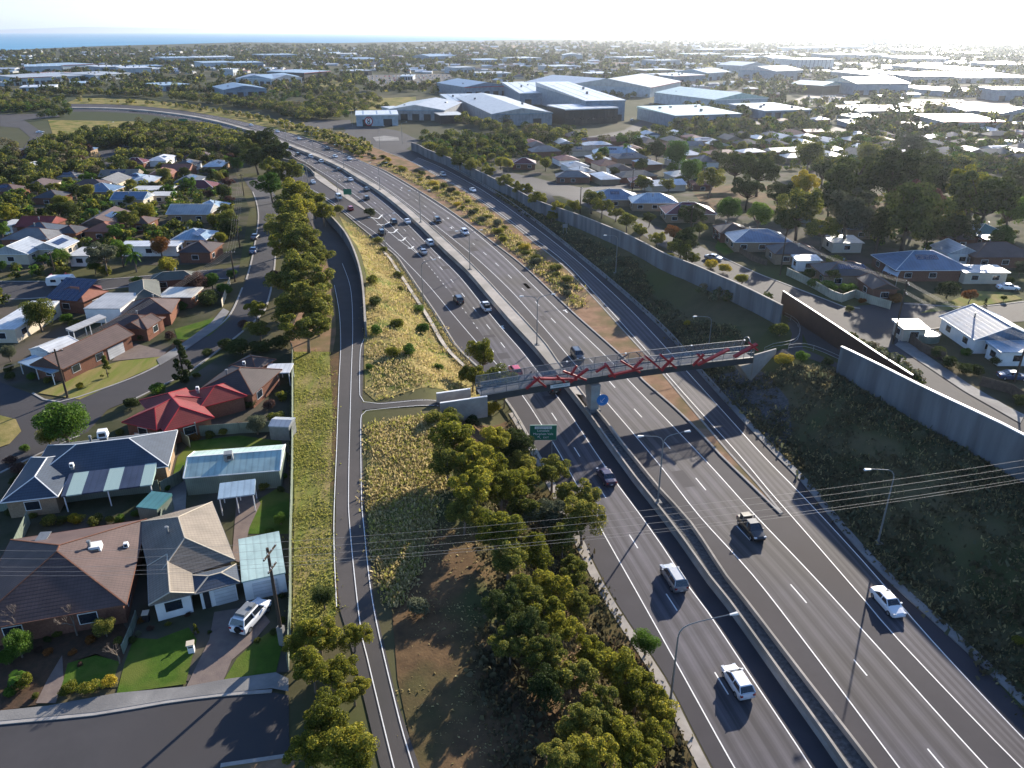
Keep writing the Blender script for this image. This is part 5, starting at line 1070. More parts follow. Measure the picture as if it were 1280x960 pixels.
# emblem
eb = empty('round_emblem', (0,0,0), 0, 'round red and white emblem on the small pale blue shed', 'emblem'); eb.location = sb.matrix_basis @ Vector((-7,-13.6,3.4)) if False else (sb.location + Matrix.Rotation(sb.rotation_euler.z,3,'Z') @ Vector((-6,-13.25,3.3))); eb.rotation_euler.z = sb.rotation_euler.z
def disc(r, y, mat, nm, r2=0, c=(0,0)):
    m = MB(); n = 28; A_ = [(c[0]+r*math.cos(2*math.pi*i/n), y, c[1]+r*math.sin(2*math.pi*i/n)) for i in range(n)]
    if r2: B_ = [(c[0]+r2*math.cos(2*math.pi*i/n), y, c[1]+r2*math.sin(2*math.pi*i/n)) for i in range(n)]; m.add(A_+B_, [(i,(i+1)%n,n+(i+1)%n,n+i) for i in range(n)])
    else: m.add(A_, [tuple(range(n))])
    m.build(nm, mat, eb)
disc(3.0,-.02,M['white'],'disc'); disc(3.0,-.05,M['red'],'ring',2.3); disc(1.1,-.06,M['red'],'loop',.55,(0,1.0)); disc(1.1,-.06,M['dark'],'loop',.55,(0,-1.0))
SH = [ # right industrial
 (926,92,962,91,60,8,'msilver','wpale','silver shed','gable'),(968,101,1002,99,60,10,'msilver','wblue','blue fronted shed','gable'),(1027,118,1053,116,40,9,'mpalegreen','dark','green roofed shed','gable'),(842,105,881,103,50,8,'mwhite','wblue','white roofed shed','flat'),(883,101,912,99,50,8,'mpaleblue','wpale','pale shed','gable'),
 (881,67,936,66,60,4,'mwhite','wblue','white roofed shed','flat'),(993,65,1041,64,70,4,'mwhite','wpale','white roofed shed','flat'),(1069,119,1134,118,60,12,'mcream','wblue','cream roofed blue shed','gable'),(1070,146,1128,145,40,6,'mwhite','wgrey','white roofed shed','flat'),(1066,154,1100,153,20,6,'mcream','wblue','cream roofed shed','flat'),(1108,146,1145,146,40,6,'mcream','wgrey','cream roofed shed','flat'),
 (1044,77,1068,76,60,7,'mpaleblue','wblue','pale blue shed','flat'),(1074,76,1109,75,60,6,'mwhite','wblue','white roofed shed','flat'),(1129,79,1185,79,110,5,'mwhite','wgrey','white roofed shed','flat'),(1182,94,1229,93,110,6,'mwhite','wgrey','white roofed shed','flat'),(1094,103,1140,102,90,7,'mwhite','wgrey','white roofed shed','flat'),(1142,105,1190,104,80,8,'mwhite','wgrey','white roofed shed','flat'),
 (1201,104,1290,104,110,6,'mwhite','wgrey','white roofed shed','flat'),(1242,126,1300,126,30,12,'mblue','wblue','blue grey shed','flat'),(1184,121,1203,120,40,6,'mpaleblue','wblue','pale blue shed','gable'),(1210,121,1223,120,90,6,'msilver','wpale','silver shed','gable'),(1177,166,1252,166,40,12,'mwhite','wgrey','long white roofed shed','flat'),(1250,152,1300,150,50,9,'msilver','wgrey','silver shed','gable'),
 (1205,148,1248,146,26,8,'msilver','wgrey','silver shed','gable'),(1236,87,1264,87,60,6,'mwhite','wblue','white roofed shed','flat'),(1130,86,1150,86,40,3,'mwhite','wgrey','white roofed shed','flat'),(1149,168,1172,167,24,7,'mpaleblue','wpale','pale blue shed','gable'),(1100,93,1116,93,40,3,'mwhite','wgrey','white roofed shed','flat'),(1060,160,1078,160,20,5,'mblue','wblue','blue grey shed','flat'),
 (1205,70,1235,70,90,2.5,'mwhite','wgrey','white roofed shed','flat'),(1050,62,1085,61,90,3,'msilver','wblue','silver shed','flat'),(1130,67,1170,67,90,3,'msilver','wgrey','silver shed','flat'),(930,78,960,77,60,5,'mpaleblue','wblue','pale blue shed','flat'),(868,73,905,72,60,4,'mpalegreen','wblue','pale green roofed shed','flat'),(965,79,990,78,50,5,'mpaleblue','wpale','pale blue shed','gable'),(945,72,985,71,60,3,'msilver','wblue','silver shed','flat'),
 # left
 (33,93,78,92,60,8,'mpaleblue','wpale','pale blue shed','flat'),(80,90,120,88,60,7,'mpaleblue','wpale','pale blue shed','flat'),(27,107,66,105,60,8,'mltgrey','wpale','grey roofed shed','flat'),(68,103,118,100,70,6,'mltgrey','wpale','grey roofed shed','flat'),(120,101,164,98,60,6,'mltgrey','wpale','grey roofed shed','flat'),(127,91,153,90,50,6,'mwhite','wblue','white roofed shed','flat'),(154,95,190,94,50,8,'mwhite','wpale','white roofed shed','flat'),
 (26,114,69,113,30,4,'mwhite','wpale','white roofed shed','flat'),(88,109,127,108,30,4,'mpaleblue','wpale','pale blue shed','flat'),(206,114,238,112,40,6,'mpaleblue','wpale','pale blue shed','flat'),(209,80,245,79,60,6,'mpaleblue','wpale','pale blue shed','flat'),(246,78,294,77,60,5,'mwhite','wpale','white roofed shed','flat'),(255,87,292,86,50,7,'mpaleblue','wpale','pale blue shed','flat'),(293,86,330,85,50,6,'mpaleblue','wblue','pale blue shed','flat'),
 (300,106,340,107,60,7,'mpaleblue','wpale','pale blue shed','gable'),(340,107,378,104,60,6,'msilver','wpale','silver shed','gable'),(381,101,414,98,60,8,'mpaleblue','dark','pale blue shed','flat'),(281,122,334,120,60,8,'mblue','wblue','blue grey shed','gable'),(330,75,372,74,60,5,'mpaleblue','wblue','pale blue shed','flat'),(404,70,420,70,60,3,'mpaleblue','wpale','pale blue shed','flat'),(190,92,208,91,40,5,'mwhite','wpale','white roofed shed','flat'),
 (60,97,92,95,30,4,'terracotta','brick','red brick shed','flat'),(5,108,26,107,30,4,'mcream','wpale','cream roofed shed','flat'),(166,88,204,87,40,4,'mblue','wblue','blue grey shed','flat'),(292,95,300,94,20,7,'msilver','wpale','silver shed','flat'),
 # centre
 (537,78,561,77,50,6,'mpaleblue','wblue','pale blue shed','gable'),(419,71,440,71,50,3,'mcream','wpale','cream roofed shed','flat'),(570,92,594,91,30,6,'mltgrey','wpale','grey roofed shed','flat'),(436,95,465,94,30,5,'mltgrey','tanbrick','grey roofed shed','flat'),(704,76,728,76,60,6,'mwhite','wpale','white domed shed','gable'),(649,79,677,78,50,5,'mwhite','wpale','white roofed shed','flat'),(740,98,767,97,30,5,'mwhite','tanbrick','white roofed shed','flat'),(804,94,843,93,30,5,'mcream','tanbrick','cream roofed shed','flat'),
 (500,100,516,100,30,4,'msilver','wpale','silver shed','flat'),(600,97,640,96,40,4,'mltgrey','wpale','grey roofed shed','flat'),(562,112,580,111,30,5,'mltgrey','wgrey','grey roofed shed','flat'),(640,112,680,111,40,5,'mltgrey','tanbrick','grey roofed shed','flat'),(780,77,820,76,50,4,'mwhite','wblue','white roofed shed','flat'),(445,79,480,78,70,4,'mblue','wblue','blue grey shed','flat'),(600,80,630,79,50,4,'mpaleblue','wpale','pale blue shed','flat'),(690,88,720,87,40,4,'msilver','wpale','silver shed','flat'),(820,82,850,81,40,5,'mblue','wblue','blue grey shed','flat')]
for (x0,y0,x1,y1,dep,hp,rm,wl,noun,kd) in SH: shed(x0,y0,x1,y1,dep,hp,rm,wl,noun,kd)
m_ = shed(1090,57,1127,57,150,9,'msilver','wgrey','', lab='large grey block building standing up on the right horizon', name='large_building', cat='building')
for x, y, p in ((755,135,'the tallest white roofed warehouse'),(740,150,'the dark glazed office block'),(655,150,'the low grey ribbed warehouse'),(520,145,'the grey gabled shed'),(472,152,'the shed with the round emblem'),(608,112,'the blue grey gabled shed'),(880,150,'the pale green roofed factory'),(985,142,'the low pale blue warehouse'),(1018,80,'the tall white ribbed warehouse'),(1108,50,'the large grey block on the horizon'),
 (1100,112,'the cream roofed blue shed on the right'),(1215,160,'the long white roofed shed at the right'),(1230,98,'the widest white roof at the right'),(340,100,'the pale blue shed beyond the freeway bend'),(400,95,'the pale blue shed with a dark front'),(150,95,'the cluster of pale sheds at the upper left'),(50,100,'the long grey roof at the far left'),(270,80,'the white sheds near the left coast'),(305,115,'the blue grey shed behind the freeway trees'),
 (510,98,'the big car yard'),(625,59,'the bare brown field near the coast'),(815,105,'the dry field at the end of the wide road'),(435,105,'the yellow grass beside the car yard'),(715,72,'the white domed shed'),(900,68,'the long white roof near the horizon'),(1160,75,'the bright white roofs near the right horizon'),(1030,112,'the green roofed shed')): mark(x, y, p)
# ------------------------------------------------------------ trees
def leafcloud(rng, centers, radii, per, size, flat=.8, up=.35, squash=1.0):
    """quads scattered over the shells of blobs; returns V, F"""
    C = np.repeat(centers, per, 0); Rr = np.repeat(radii, per); n = len(C)
    d = rng.normal(size=(n,3)); d[:,2] += up; d /= np.linalg.norm(d, axis=1)[:,None]
    r = Rr * (1 - .45*rng.random(n)**2); P = C + d * r[:,None] * np.array([1,1,flat])
    nr = d + rng.normal(size=(n,3))*.75; nr /= np.linalg.norm(nr, axis=1)[:,None]
    t = np.cross(nr, rng.normal(size=(n,3))); t /= np.linalg.norm(t, axis=1)[:,None]; b = np.cross(nr, t)
    s = size * (.6 + .8*rng.random(n)); a = t * s[:,None] * .62; b = b * s[:,None] * .36 * squash
    V = np.stack([P-a, P+b*1.0, P+a, P-b], 1).reshape(-1,3); Fq = np.arange(4*n).reshape(n,4); return V, Fq
def crown(seed, kind):
    rng = np.random.default_rng(seed); R0 = 1.0
    if kind == 'gum': n, per, size, rb, fl, up = 34, 340, .056, (.15,.29), .8, .5
    elif kind == 'round': n, per, size, rb, fl, up = 26, 380, .058, (.24,.40), .9, .3
    elif kind == 'pine': n, per, size, rb, fl, up = 34, 160, .08, (.14,.24), .6, .2
    elif kind == 'bush': n, per, size, rb, fl, up = 12, 260, .10, (.34,.52), .8, .4
    elif kind == 'low': n, per, size, rb, fl, up = 14, 70, .17, (.26,.44), .85, .3
    C = []
    while len(C) < n:
        p = rng.normal(size=3); p /= np.linalg.norm(p); p *= rng.random()**.4
        if kind == 'gum': p = p*np.array([.78,.78,.55]); 
        elif kind == 'pine': zz = rng.random(); rr = (1-zz)*.62+.08; a = rng.random()*6.28; p = np.array([rr*math.cos(a)*rng.random()**.4, rr*math.sin(a)*rng.random()**.4, zz*2.1-1.0])
        elif kind == 'bush': p = p*np.array([.55,.55,.40])
        else: p = p*np.array([.62,.62,.58])
        if kind in ('gum','round') and p[2] < -.38: continue
        C.append(p)
    C = np.array(C); rr = rng.uniform(*rb, n)
    if kind == 'gum': C[:,0] += .15*np.sign(C[:,1]+.2); 
    V, Fq = leafcloud(rng, C, rr, per, size, fl, up); return V, Fq, C
TPL = {}
def template(kind, i, zc, sz):
    """crown + trunk meshes in unit-width space: crown radius 1, centre at zc, vertical scale sz, base z=0"""
    key = (kind, i)
    if key in TPL: return TPL[key]
    V, Fq, C = crown(100*i + len(kind)*7 + 3, kind); S = np.array([1,1,sz]); V = V*S + [0,0,zc]
    me = {}; 
    mb = MB(); rng = random.Random(i); f = zc - sz*.55 if kind != 'pine' else zc + sz*.9; f = max(.12, f)
    lean = Vector((rng.uniform(-.1,.1), rng.uniform(-.1,.1), 0)); top = Vector((0,0,f)) + lean
    mb.tube([(0,0,-.12), tuple(lean*.4 + Vector((0,0,f*.5))), tuple(top)], [.07,.055,.042], 7)
    if kind in ('gum','round'):
        for c in list(C)[::3][:11]:
            q = Vector((c[0], c[1], c[2]*sz+zc)); mid_ = top.lerp(q, .5) + Vector((0,0,-.05)); mb.tube([tuple(top), tuple(mid_), tuple(q)], [.035,.022,.008], 5)
    TPL[key] = (V, Fq, mb, {}); return TPL[key]
def get_meshes(kind, i, zc, sz, leaf, bark, trunk_only=False):
    V, Fq, mb, cache = template(kind, i, zc, sz); k = (leaf, bark)
    if k not in cache:
        c = arrmesh('crown', V, Fq, LF[leaf]); t = mb.mesh('trunk', M[bark], True); cache[k] = (c, t)
    return cache[k]
SPEC = dict(gum=(1.12,.88), round=(1.02,.95), pine=(1.55,1.25), bush=(.55,.85), low=(.75,.8))
NT = [0]
def tree(cx, cy, wpx, kind='gum', leaf='gum', noun=None, bark='bark', hs=1.0, cat='tree', group=None, world=None, label=None, simple_=False):
    zc, sz = SPEC[kind]; 
    if world is None:
        z = 6.0; 
        for _ in range(3):
            x, y = U0(cx, cy, z); d = y*CP + (HC-z)*SP; Rr = wpx*d/F/2; g = float(hgt(x, y)[0]); z = g + zc*Rr*hs
        
    else: x, y, Rr = world; g = float(hgt(x, y)[0]); cx, cy = PX(x, y, g+zc*Rr)
    i = NT[0] % 4; NT[0] += 1; c, t = get_meshes(kind, i, zc, sz, leaf, bark); rz = random.uniform(0, 6.28)
    sc_ = (Rr*random.uniform(.92,1.08), Rr*random.uniform(.92,1.08), Rr*hs)
    if simple_:
        r = bpy.data.objects.new(cat if cat != 'tree' else 'tree', c); link(r); r.location = (x,y,g); r.rotation_euler.z = rz; r.scale = sc_
    else:
        r = empty({'gum':'gum_tree','round':'leafy_tree','pine':'conifer','bush':'shrub','low':'tree'}[kind], (x,y,g), rz)
        r.scale = sc_; oc = bpy.data.objects.new('crown', c); link(oc, r)
        ot = bpy.data.objects.new('trunk', t); link(ot, r)
    if label: tag(r, label, cat, group)
    else: reg(r, noun or '%s tree' % leaf, cx, cy, cat, group)
    HB.append((x, y, Rr*.55)); return r
HB = []
NOUN = dict(gum='yellow green gum tree', olive='olive green tree', dark='dark green tree', green='fresh green tree', grey='grey green tree', rust='rust coloured tree', purple='dark purple leaved tree', yellow='golden yellow tree', scrub='dark scrubby tree')
def T(L, kind, leaf, group, ws=1.0, **k):
    h0 = k.pop('hs', 1.0)
    for t in L:
        t = (t[0], t[1], t[2]*(ws if (len(t) < 5 or t[4] != 'bush') else 1)) + tuple(t[3:])
        lf = t[3] if len(t) > 3 else leaf; kd = t[4] if len(t) > 4 else kind
        tree(t[0], t[1], t[2], kd, lf, noun=('small ' if t[2] < 30 and kd != 'bush' and t[1] > 200 else '')+NOUN[lf] if kd != 'bush' else NOUN[lf].replace('tree','bush'), bark='darkbark' if lf in ('dark','scrub','purple') else 'bark', group=group, cat='tree' if kd != 'bush' else 'bush', hs=h0 if kd != 'bush' else 1.0, **k)
# landmarks for the trees
for x, y, p in ((640,560,'the green exit sign'),(700,610,'the end of the tree belt by the dark plum car'),(600,620,'the top of the tree belt'),(640,700,'the gap in the tree belt below the wires'),(720,740,'the silver car on the near lanes'),(660,800,'the long sunlit strip of dirt under the trees'),(760,830,'the lone bright green tree at the kerb'),(780,900,'the near curved lamp post'),(700,900,'the lower end of the tree belt'),
 (380,230,'the green sign by the exit ramp'),(350,250,'the bend of the tree lined street'),(360,300,'the two cars on the tree lined street'),(375,370,'the bare dirt beside the bike path wall'),(320,400,'the kerb end of the street bend'),(400,780,'the turn arrow on the bike path'),(390,850,'the foot of the near power pole'),(420,930,'the bottom edge by the bike path'),
 (600,470,'the left end of the footbridge'),(520,400,'the dry grassy bank'),(480,330,'the top of the noise wall by the path'),(80,525,'the street junction at the left'),(230,455,'the bend of the main left street'),(130,320,'the cross street on the left'),(950,215,'the car park edge in the park'),(1110,220,'the middle of the park'),(1230,250,'the right end of the park'),(1010,260,'the near edge of the park'),
 (840,310,'the long street beyond the noise wall'),(760,280,'the lamp by the noise wall'),(640,235,'the far half of the noise wall'),(1000,350,'the cream corner fence'),(1185,370,'the side street at the right'),(1200,450,'the cluttered yard at the right'),(1280,800,'the dark bank at the right edge'),(40,800,'the garden at the lower left corner'),(120,790,'the front garden of the brown tiled house'),(545,250,'the planted verge between freeway and ramp'),(650,320,'the lower end of the planted verge')): mark(x, y, p)
CB = 'tree belt left of the near freeway lanes'
T([(566,545,58),(593,572,60,'gum'),(561,579,48,'olive'),(616,552,52),(644,556,48,'dark'),(593,607,62),(625,610,52),(653,600,42,'gum'),(690,588,46,'olive'),(722,618,50,'olive'),(729,646,56,'olive'),(680,644,52,'grey'),(621,662,60),(655,632,46,'olive'),(703,671,46,'olive'),(671,694,56),(635,699,50,'olive'),(717,712,46,'olive'),(690,735,50),(658,742,50,'olive'),(630,756,54,'dark'),(676,760,50,'gum'),(722,756,46,'olive'),
 (703,786,52),(658,780,54,'dark'),(638,806,46,'olive'),(676,815,52,'olive'),(735,813,50,'gum'),(772,834,64),(712,842,58,'olive'),(682,860,52,'dark'),(795,860,58),(824,888,54),(749,888,60,'olive'),(722,902,54,'olive'),(772,916,60),(814,922,52,'gum'),(797,955,56),(742,944,60),(696,948,52,'olive'),(650,580,40,'olive'),(580,640,44,'olive'),(610,585,50)], 'gum', 'gum', CB, ws=1.2, hs=1.15)
tree(808,802,46,'round','green',label='lone bright green tree standing at the kerb of the near lanes', cat='tree')
tree(602,441,44,'gum','gum',label='slender gum tree rising above the footbridge end', cat='tree', hs=1.5)
T([(590,468,32,'gum'),(620,478,46,'olive'),(630,492,24,'olive')], 'gum', 'gum', 'gum trees at the footbridge', hs=1.25, ws=1.2)
tree(615,510,28,'bush','yellow',label='sunlit yellow bush under the left end of the footbridge', cat='bush')
T([(352,214,44),(338,230,36,'green'),(366,238,44,'gum'),(372,262,46,'gum'),(354,256,34,'olive'),(361,284,50,'olive'),(392,250,34,'olive'),(380,300,54,'olive'),(362,306,44,'gum'),(395,322,36,'olive'),(372,334,58,'olive'),(358,352,46,'olive'),(386,350,52,'olive'),(378,376,62,'olive'),(360,388,48,'olive'),(396,392,44,'olive'),(382,408,52,'olive'),(404,264,28,'gum'),(344,190,36,'dark'),(330,176,40,'dark'),(312,182,36,'olive'),(320,196,32,'dark')], 'gum', 'olive', 'row of gum trees between the street and the bike path', ws=1.25)
T([(319,386,36,'gum'),(323,411,36,'olive'),(300,434,40,'dark','bush'),(345,345,26,'purple','bush'),(325,432,34,'dark','bush'),(348,428,30,'dark','bush')], 'gum', 'gum', 'trees at the street bend')
T([(397,792,52),(441,795,38,'gum'),(391,836,56),(424,838,44),(441,862,38),(409,898,62),(387,938,56),(431,934,66),(449,955,46),(376,805,36)], 'gum', 'gum', 'gum trees beside the lower bike path', ws=1.3)
tree(404,744,44,'round','dark',label='dense dark green bushy tree beside the bike path turn arrow', cat='tree')
T([(80,528,76,'green','round'),(46,390,52,'olive','round'),(226,450,38,'dark','pine'),(128,318,50,'grey'),(150,312,40,'green'),(75,320,30,'green','round'),(200,306,34,'rust','round'),(210,331,30,'gum','round'),(130,338,22,'gum','bush'),(243,352,36,'purple','round'),(264,350,30,'green','round'),(262,372,34,'dark','bush'),(182,264,32,'gum','round'),(160,272,36,'olive'),(275,296,22,'gum','round'),(268,274,24,'gum','round'),
 (283,262,26,'olive'),(262,305,22,'dark','bush'),(250,260,20,'olive'),(60,545,34,'olive','round'),(110,560,22,'olive','bush'),(163,505,26,'dark','bush'),(197,486,26,'green','bush'),(180,420,20,'dark','bush'),(212,419,18,'purple','bush'),(85,398,22,'green','bush'),(95,405,20,'olive','bush'),(118,390,16,'green','bush'),(132,458,20,'olive','pine'),(112,452,16,'yellow','bush'),(100,482,14,'yellow','bush'),(345,520,26,'olive','bush'),(320,530,30,'grey','round'),(338,505,22,'purple','bush'),
 (352,495,20,'gum','bush'),(310,505,22,'dark','bush'),(350,648,20,'green','round'),(355,595,12,'green','bush'),(357,570,16,'dark','bush'),(20,585,24,'purple','bush'),(22,805,46,'green','round'),(30,850,34,'gum','bush'),(8,820,30,'green','round'),(130,782,36,'olive','round'),(112,800,18,'rust','bush'),(148,800,16,'olive','bush'),(85,860,26,'gum','bush'),(110,858,28,'gum','bush'),(135,852,26,'yellow','bush'),(62,650,26,'straw' if False else 'olive','bush'),(95,648,24,'yellow','bush'),(120,650,24,'olive','bush'),(150,648,18,'green','bush'),
 (244,786,12,'gum','pine'),(60,815,16,'rust','bush'),(48,812,14,'purple','bush'),(10,440,26,'grey','round'),(8,310,0.1,'dark') if False else (14,470,18,'dark','bush'),(235,768,10,'purple','bush'),(178,775,14,'rust','bush'),(385,300,20,'olive'),(303,405,18,'purple','bush'),(282,430,24,'dark','bush'),(258,440,18,'dark','bush'),(290,342,18,'green','bush'),(278,362,26,'green','bush'),(225,382,20,'green','bush'),(170,350,18,'green','bush')], 'gum', 'olive', 'garden trees and bushes of the left suburb')
T([(922,206,44,'dark'),(950,212,50,'dark'),(888,224,36,'olive'),(1012,192,40,'olive','round'),(1005,230,44,'yellow'),(1063,220,72,'dark'),(1115,216,82,'dark'),(1150,206,50,'dark'),(1001,260,62,'olive'),(1063,266,72,'grey'),(1136,270,90,'dark'),(1101,282,56,'dark'),(1187,268,40,'gum'),(1232,248,80,'dark'),(1266,260,50,'green','round'),(1215,230,60,'gum'),(1170,228,50,'dark'),(912,260,34,'green','round'),(950,266,38,'green','round'),(1087,192,34,'olive','round'),(1142,182,44,'grey'),(1252,296,36,'green','round'),(867,268,34,'dark'),(860,300,38,'dark'),(975,240,36,'dark'),(1040,245,44,'dark'),(1275,225,40,'dark'),(1030,215,34,'dark'),(985,275,40,'dark'),(1030,285,40,'olive'),(1160,288,46,'dark'),(935,235,40,'dark'),
 (845,192,36,'green','round'),(862,212,34,'green','round'),(822,186,24,'dark'),(900,196,24,'dark'),(1075,238,50,'dark'),(1150,250,60,'purple'),(1200,285,44,'dark')], 'gum', 'dark', 'big trees of the park at the right', ws=1.1, hs=1.15)
T([(610,214,24,'olive'),(632,226,28,'olive'),(652,234,28,'gum'),(672,246,28,'gum'),(698,256,24,'gum'),(740,252,34,'olive'),(752,272,30,'olive'),(784,280,30,'olive'),(800,292,26,'gum'),(822,298,26,'gum'),(850,310,40,'olive'),(864,322,24,'olive'),(890,330,22,'yellow','bush'),(718,262,24,'gum'),(575,200,26,'olive'),(555,190,26,'olive'),(538,182,22,'gum','bush'),(590,206,28,'olive'),(905,336,22,'yellow','bush'),(927,348,22,'gum','round'),(927,366,22,'grey','round'),(842,290,28,'rust'),(770,265,22,'olive'),(690,268,18,'gum'),(812,272,22,'dark'),(875,285,24,'olive'),(706,300,0.1,'dark') if False else (838,322,18,'gum','bush')], 'gum', 'olive', 'trees behind the noise wall')
T([(1040,344,28,'olive','round'),(1012,342,20,'dark','round'),(1046,330,32,'olive','round'),(1018,354,22,'green','bush'),(1035,358,26,'green','bush'),(1060,359,26,'green','bush'),(1078,376,12,'rust','bush'),(1185,362,38,'dark','bush'),(1213,368,24,'rust','round'),(1118,372,24,'rust','bush'),(1062,386,14,'olive','bush'),(1172,440,26,'dark','bush'),(1186,452,26,'dark','bush'),(1205,460,26,'dark','bush'),(1222,462,22,'dark','bush'),(1245,452,20,'dark','bush'),(1208,440,18,'green','bush'),(1260,430,24,'dark','bush'),(1277,335,24,'grey','round'),(1262,350,14,'dark','bush'),(1255,372,10,'olive','round'),(1232,378,8,'dark','pine'),(1122,418,10,'gum','bush'),(975,412,30,'olive','bush'),(1003,445,22,'green','bush'),(980,448,26,'yellow','bush'),
 (1035,452,18,'dark','bush'),(1278,790,20,'gum','bush'),(1020,545,18,'grey','bush'),(1075,500,22,'grey','bush'),(1150,545,24,'grey','bush'),(860,392,12,'yellow','bush'),(1275,500,24,'dark','bush')], 'bush', 'dark', 'bushes of the right bank and gardens')
T([(523,385,18,'green','bush'),(548,458,18,'green','bush'),(530,410,26,'green','bush'),(512,437,26,'green','bush'),(462,458,14,'green','bush'),(470,412,22,'green','bush'),(480,312,14,'olive','bush'),(498,343,16,'olive','bush'),(472,300,16,'olive','bush'),(462,265,18,'dark','bush'),(424,262,20,'olive'),(466,350,22,'olive','bush'),(470,376,22,'dark','bush'),(500,360,12,'olive','bush'),(520,760,40,'grey','bush'),(565,520,36,'olive','bush'),(540,520,30,'olive','bush'),(590,525,26,'dark','bush'),(498,405,26,'gum','bush'),(490,440,22,'gum','bush')], 'bush', 'green', 'bushes on the dry bank')
# verge shrubs
rg = random.Random(5); vp = []
for i in range(52):
    t = i/51; a = resamp(cut(vl, pRL[0].y+60, 420), 52)[i]; b = resamp(cut(vr, pRL[0].y+60, 420), 52)[i]; q = a.lerp(b, rg.uniform(.3,.7)); vp.append(q)
for q in vp[6:]:
    tree(0,0,0,'bush', rg.choice(['olive','gum','grey','olive','yellow']), noun='low dry bush', cat='bush', group='bushes on the planted verge', world=(q.x, q.y, rg.uniform(1.2,2.6)), bark='bark', hs=.8)
# palms
def palm(cx, cy, H, lab):
    z = 6+H; x, y = U0(cx, cy, z); g = float(hgt(x, y)[0]); r = empty('palm_tree', (x,y,g), 0, lab, 'palm tree'); m = MB(); m.tube([(0,0,-.2),(.1,0,H*.5),(0,0,H)], [.22,.16,.14], 7); m.build('trunk', M['bark'], r)
    rg2 = random.Random(int(cx)); m = MB()
    for k in range(22):
        a = rg2.uniform(0,6.28); e = rg2.uniform(-.2,1.1); L = 2.3 if H > 2 else .9; pts = [Vector((math.cos(a)*L*t, math.sin(a)*L*t, H + L*(math.sin(e)*t - .9*t*t))) for t in (0,.25,.5,.75,1)]; w = Vector((-math.sin(a), math.cos(a), 0))
        for (p, q), (w0, w1) in zip(zip(pts, pts[1:]), ((.08,.35),(.35,.4),(.4,.3),(.3,.04))): m.add([p-w*w0, p+w*w0-Vector((0,0,.1)), q+w*w1-Vector((0,0,.1)), q-w*w1], [(0,1,2,3)])
    m.build('crown', LF['green'], r)
palm(166,318,4.5,'palm tree beside the cross street between the garden trees'); palm(785,165,9,'tall palm standing by the wide road right of the tall warehouse'); palm(115,262,4,'small palm among the left roofs'); palm(150,266,4.5,'palm in front of the white dormered blue roof'); palm(865,158,6,'palm in front of the pale green roofed factory'); palm(20,845,1.2,'short spiky palm in the lower left garden')
# bare trees
def bare(cx, cy, H, lab):
    x, y = U0(cx, cy, 6); r = empty('bare_tree', (x,y,6), 0, lab, 'bare tree'); rg2 = random.Random(int(cx)); m = MB()
    def br_(p, d, L, rad, lev):
        q = p + d*L; m.tube([p, p.lerp(q,.5)+Vector((rg2.uniform(-.05,.05),rg2.uniform(-.05,.05),0))*L, q], [rad, rad*.8, rad*.55], 4)
        if lev: 
            for _ in range(3): dd = (d + Vector((rg2.uniform(-.8,.8), rg2.uniform(-.8,.8), rg2.uniform(-.1,.6)))).normalized(); br_(q, dd, L*.68, rad*.55, lev-1)
    br_(Vector((0,0,0)), Vector((0,0,1)), H*.3, .1, 4); m.build('branches', M['bark'], r)
bare(28,800,5,'leafless grey tree in front of the brown tiled house, far left'); bare(97,795,4.5,'smaller leafless tree in front of the brown tiled house'); bare(150,830,3.5,'leafless bush beside the low pale fence')
# ------------------------------------------------------------ ordinary suburb and random trees
def inpoly(x, y, P):
    c = False; n = len(P)
    for i in range(n):
        (x1,y1),(x2,y2) = P[i], P[i-1]
        if (y1 > y) != (y2 > y) and x < (x2-x1)*(y-y1)/(y2-y1)+x1: c = not c
    return c
RB_ = [(min(p[0] for p in P), max(p[0] for p in P), min(p[1] for p in P), max(p[1] for p in P), P) for P in ROADS]
CORRL = [tuple(p) for p in wLA[:19]] + [U0(*p) for p in LM[6:]] + [U0(*p) for p in RV[12:]][::-1] + [tuple(p) for p in wRR][::-1]
FRW = [(p.x, p.y) for p in offs(pMLt, -22)] + [(p.x, p.y) for p in offs(pMRt, 30)][::-1]
def free(x, y, r=0, trees=True, roads=True):
    if roads:
        for x0,x1,y0,y1,P in RB_:
            if x0 <= x <= x1 and y0 <= y <= y1 and inpoly(x, y, P): return False
        if inpoly(x, y, CORRL): return False
    for bx, by, br_ in BOXES:
        if (x-bx)**2 + (y-by)**2 < (br_*.8+r*.7)**2: return False
    if trees:
        for bx, by, br_ in HB:
            if (x-bx)**2 + (y-by)**2 < (br_+r*.6)**2: return False
    return True
for o in list(COL.objects):
    if o.name.split('.')[0] in ('house','garage','carport','garden_shed') and o.parent is None: BOXES.append((o.location.x, o.location.y, 7))
rg = random.Random(11)
SUB = [((640,185),(760,170),(850,172),(1000,172),(1290,172),(1290,215),(1100,200),(900,205),(830,250),(760,240),(700,225))]
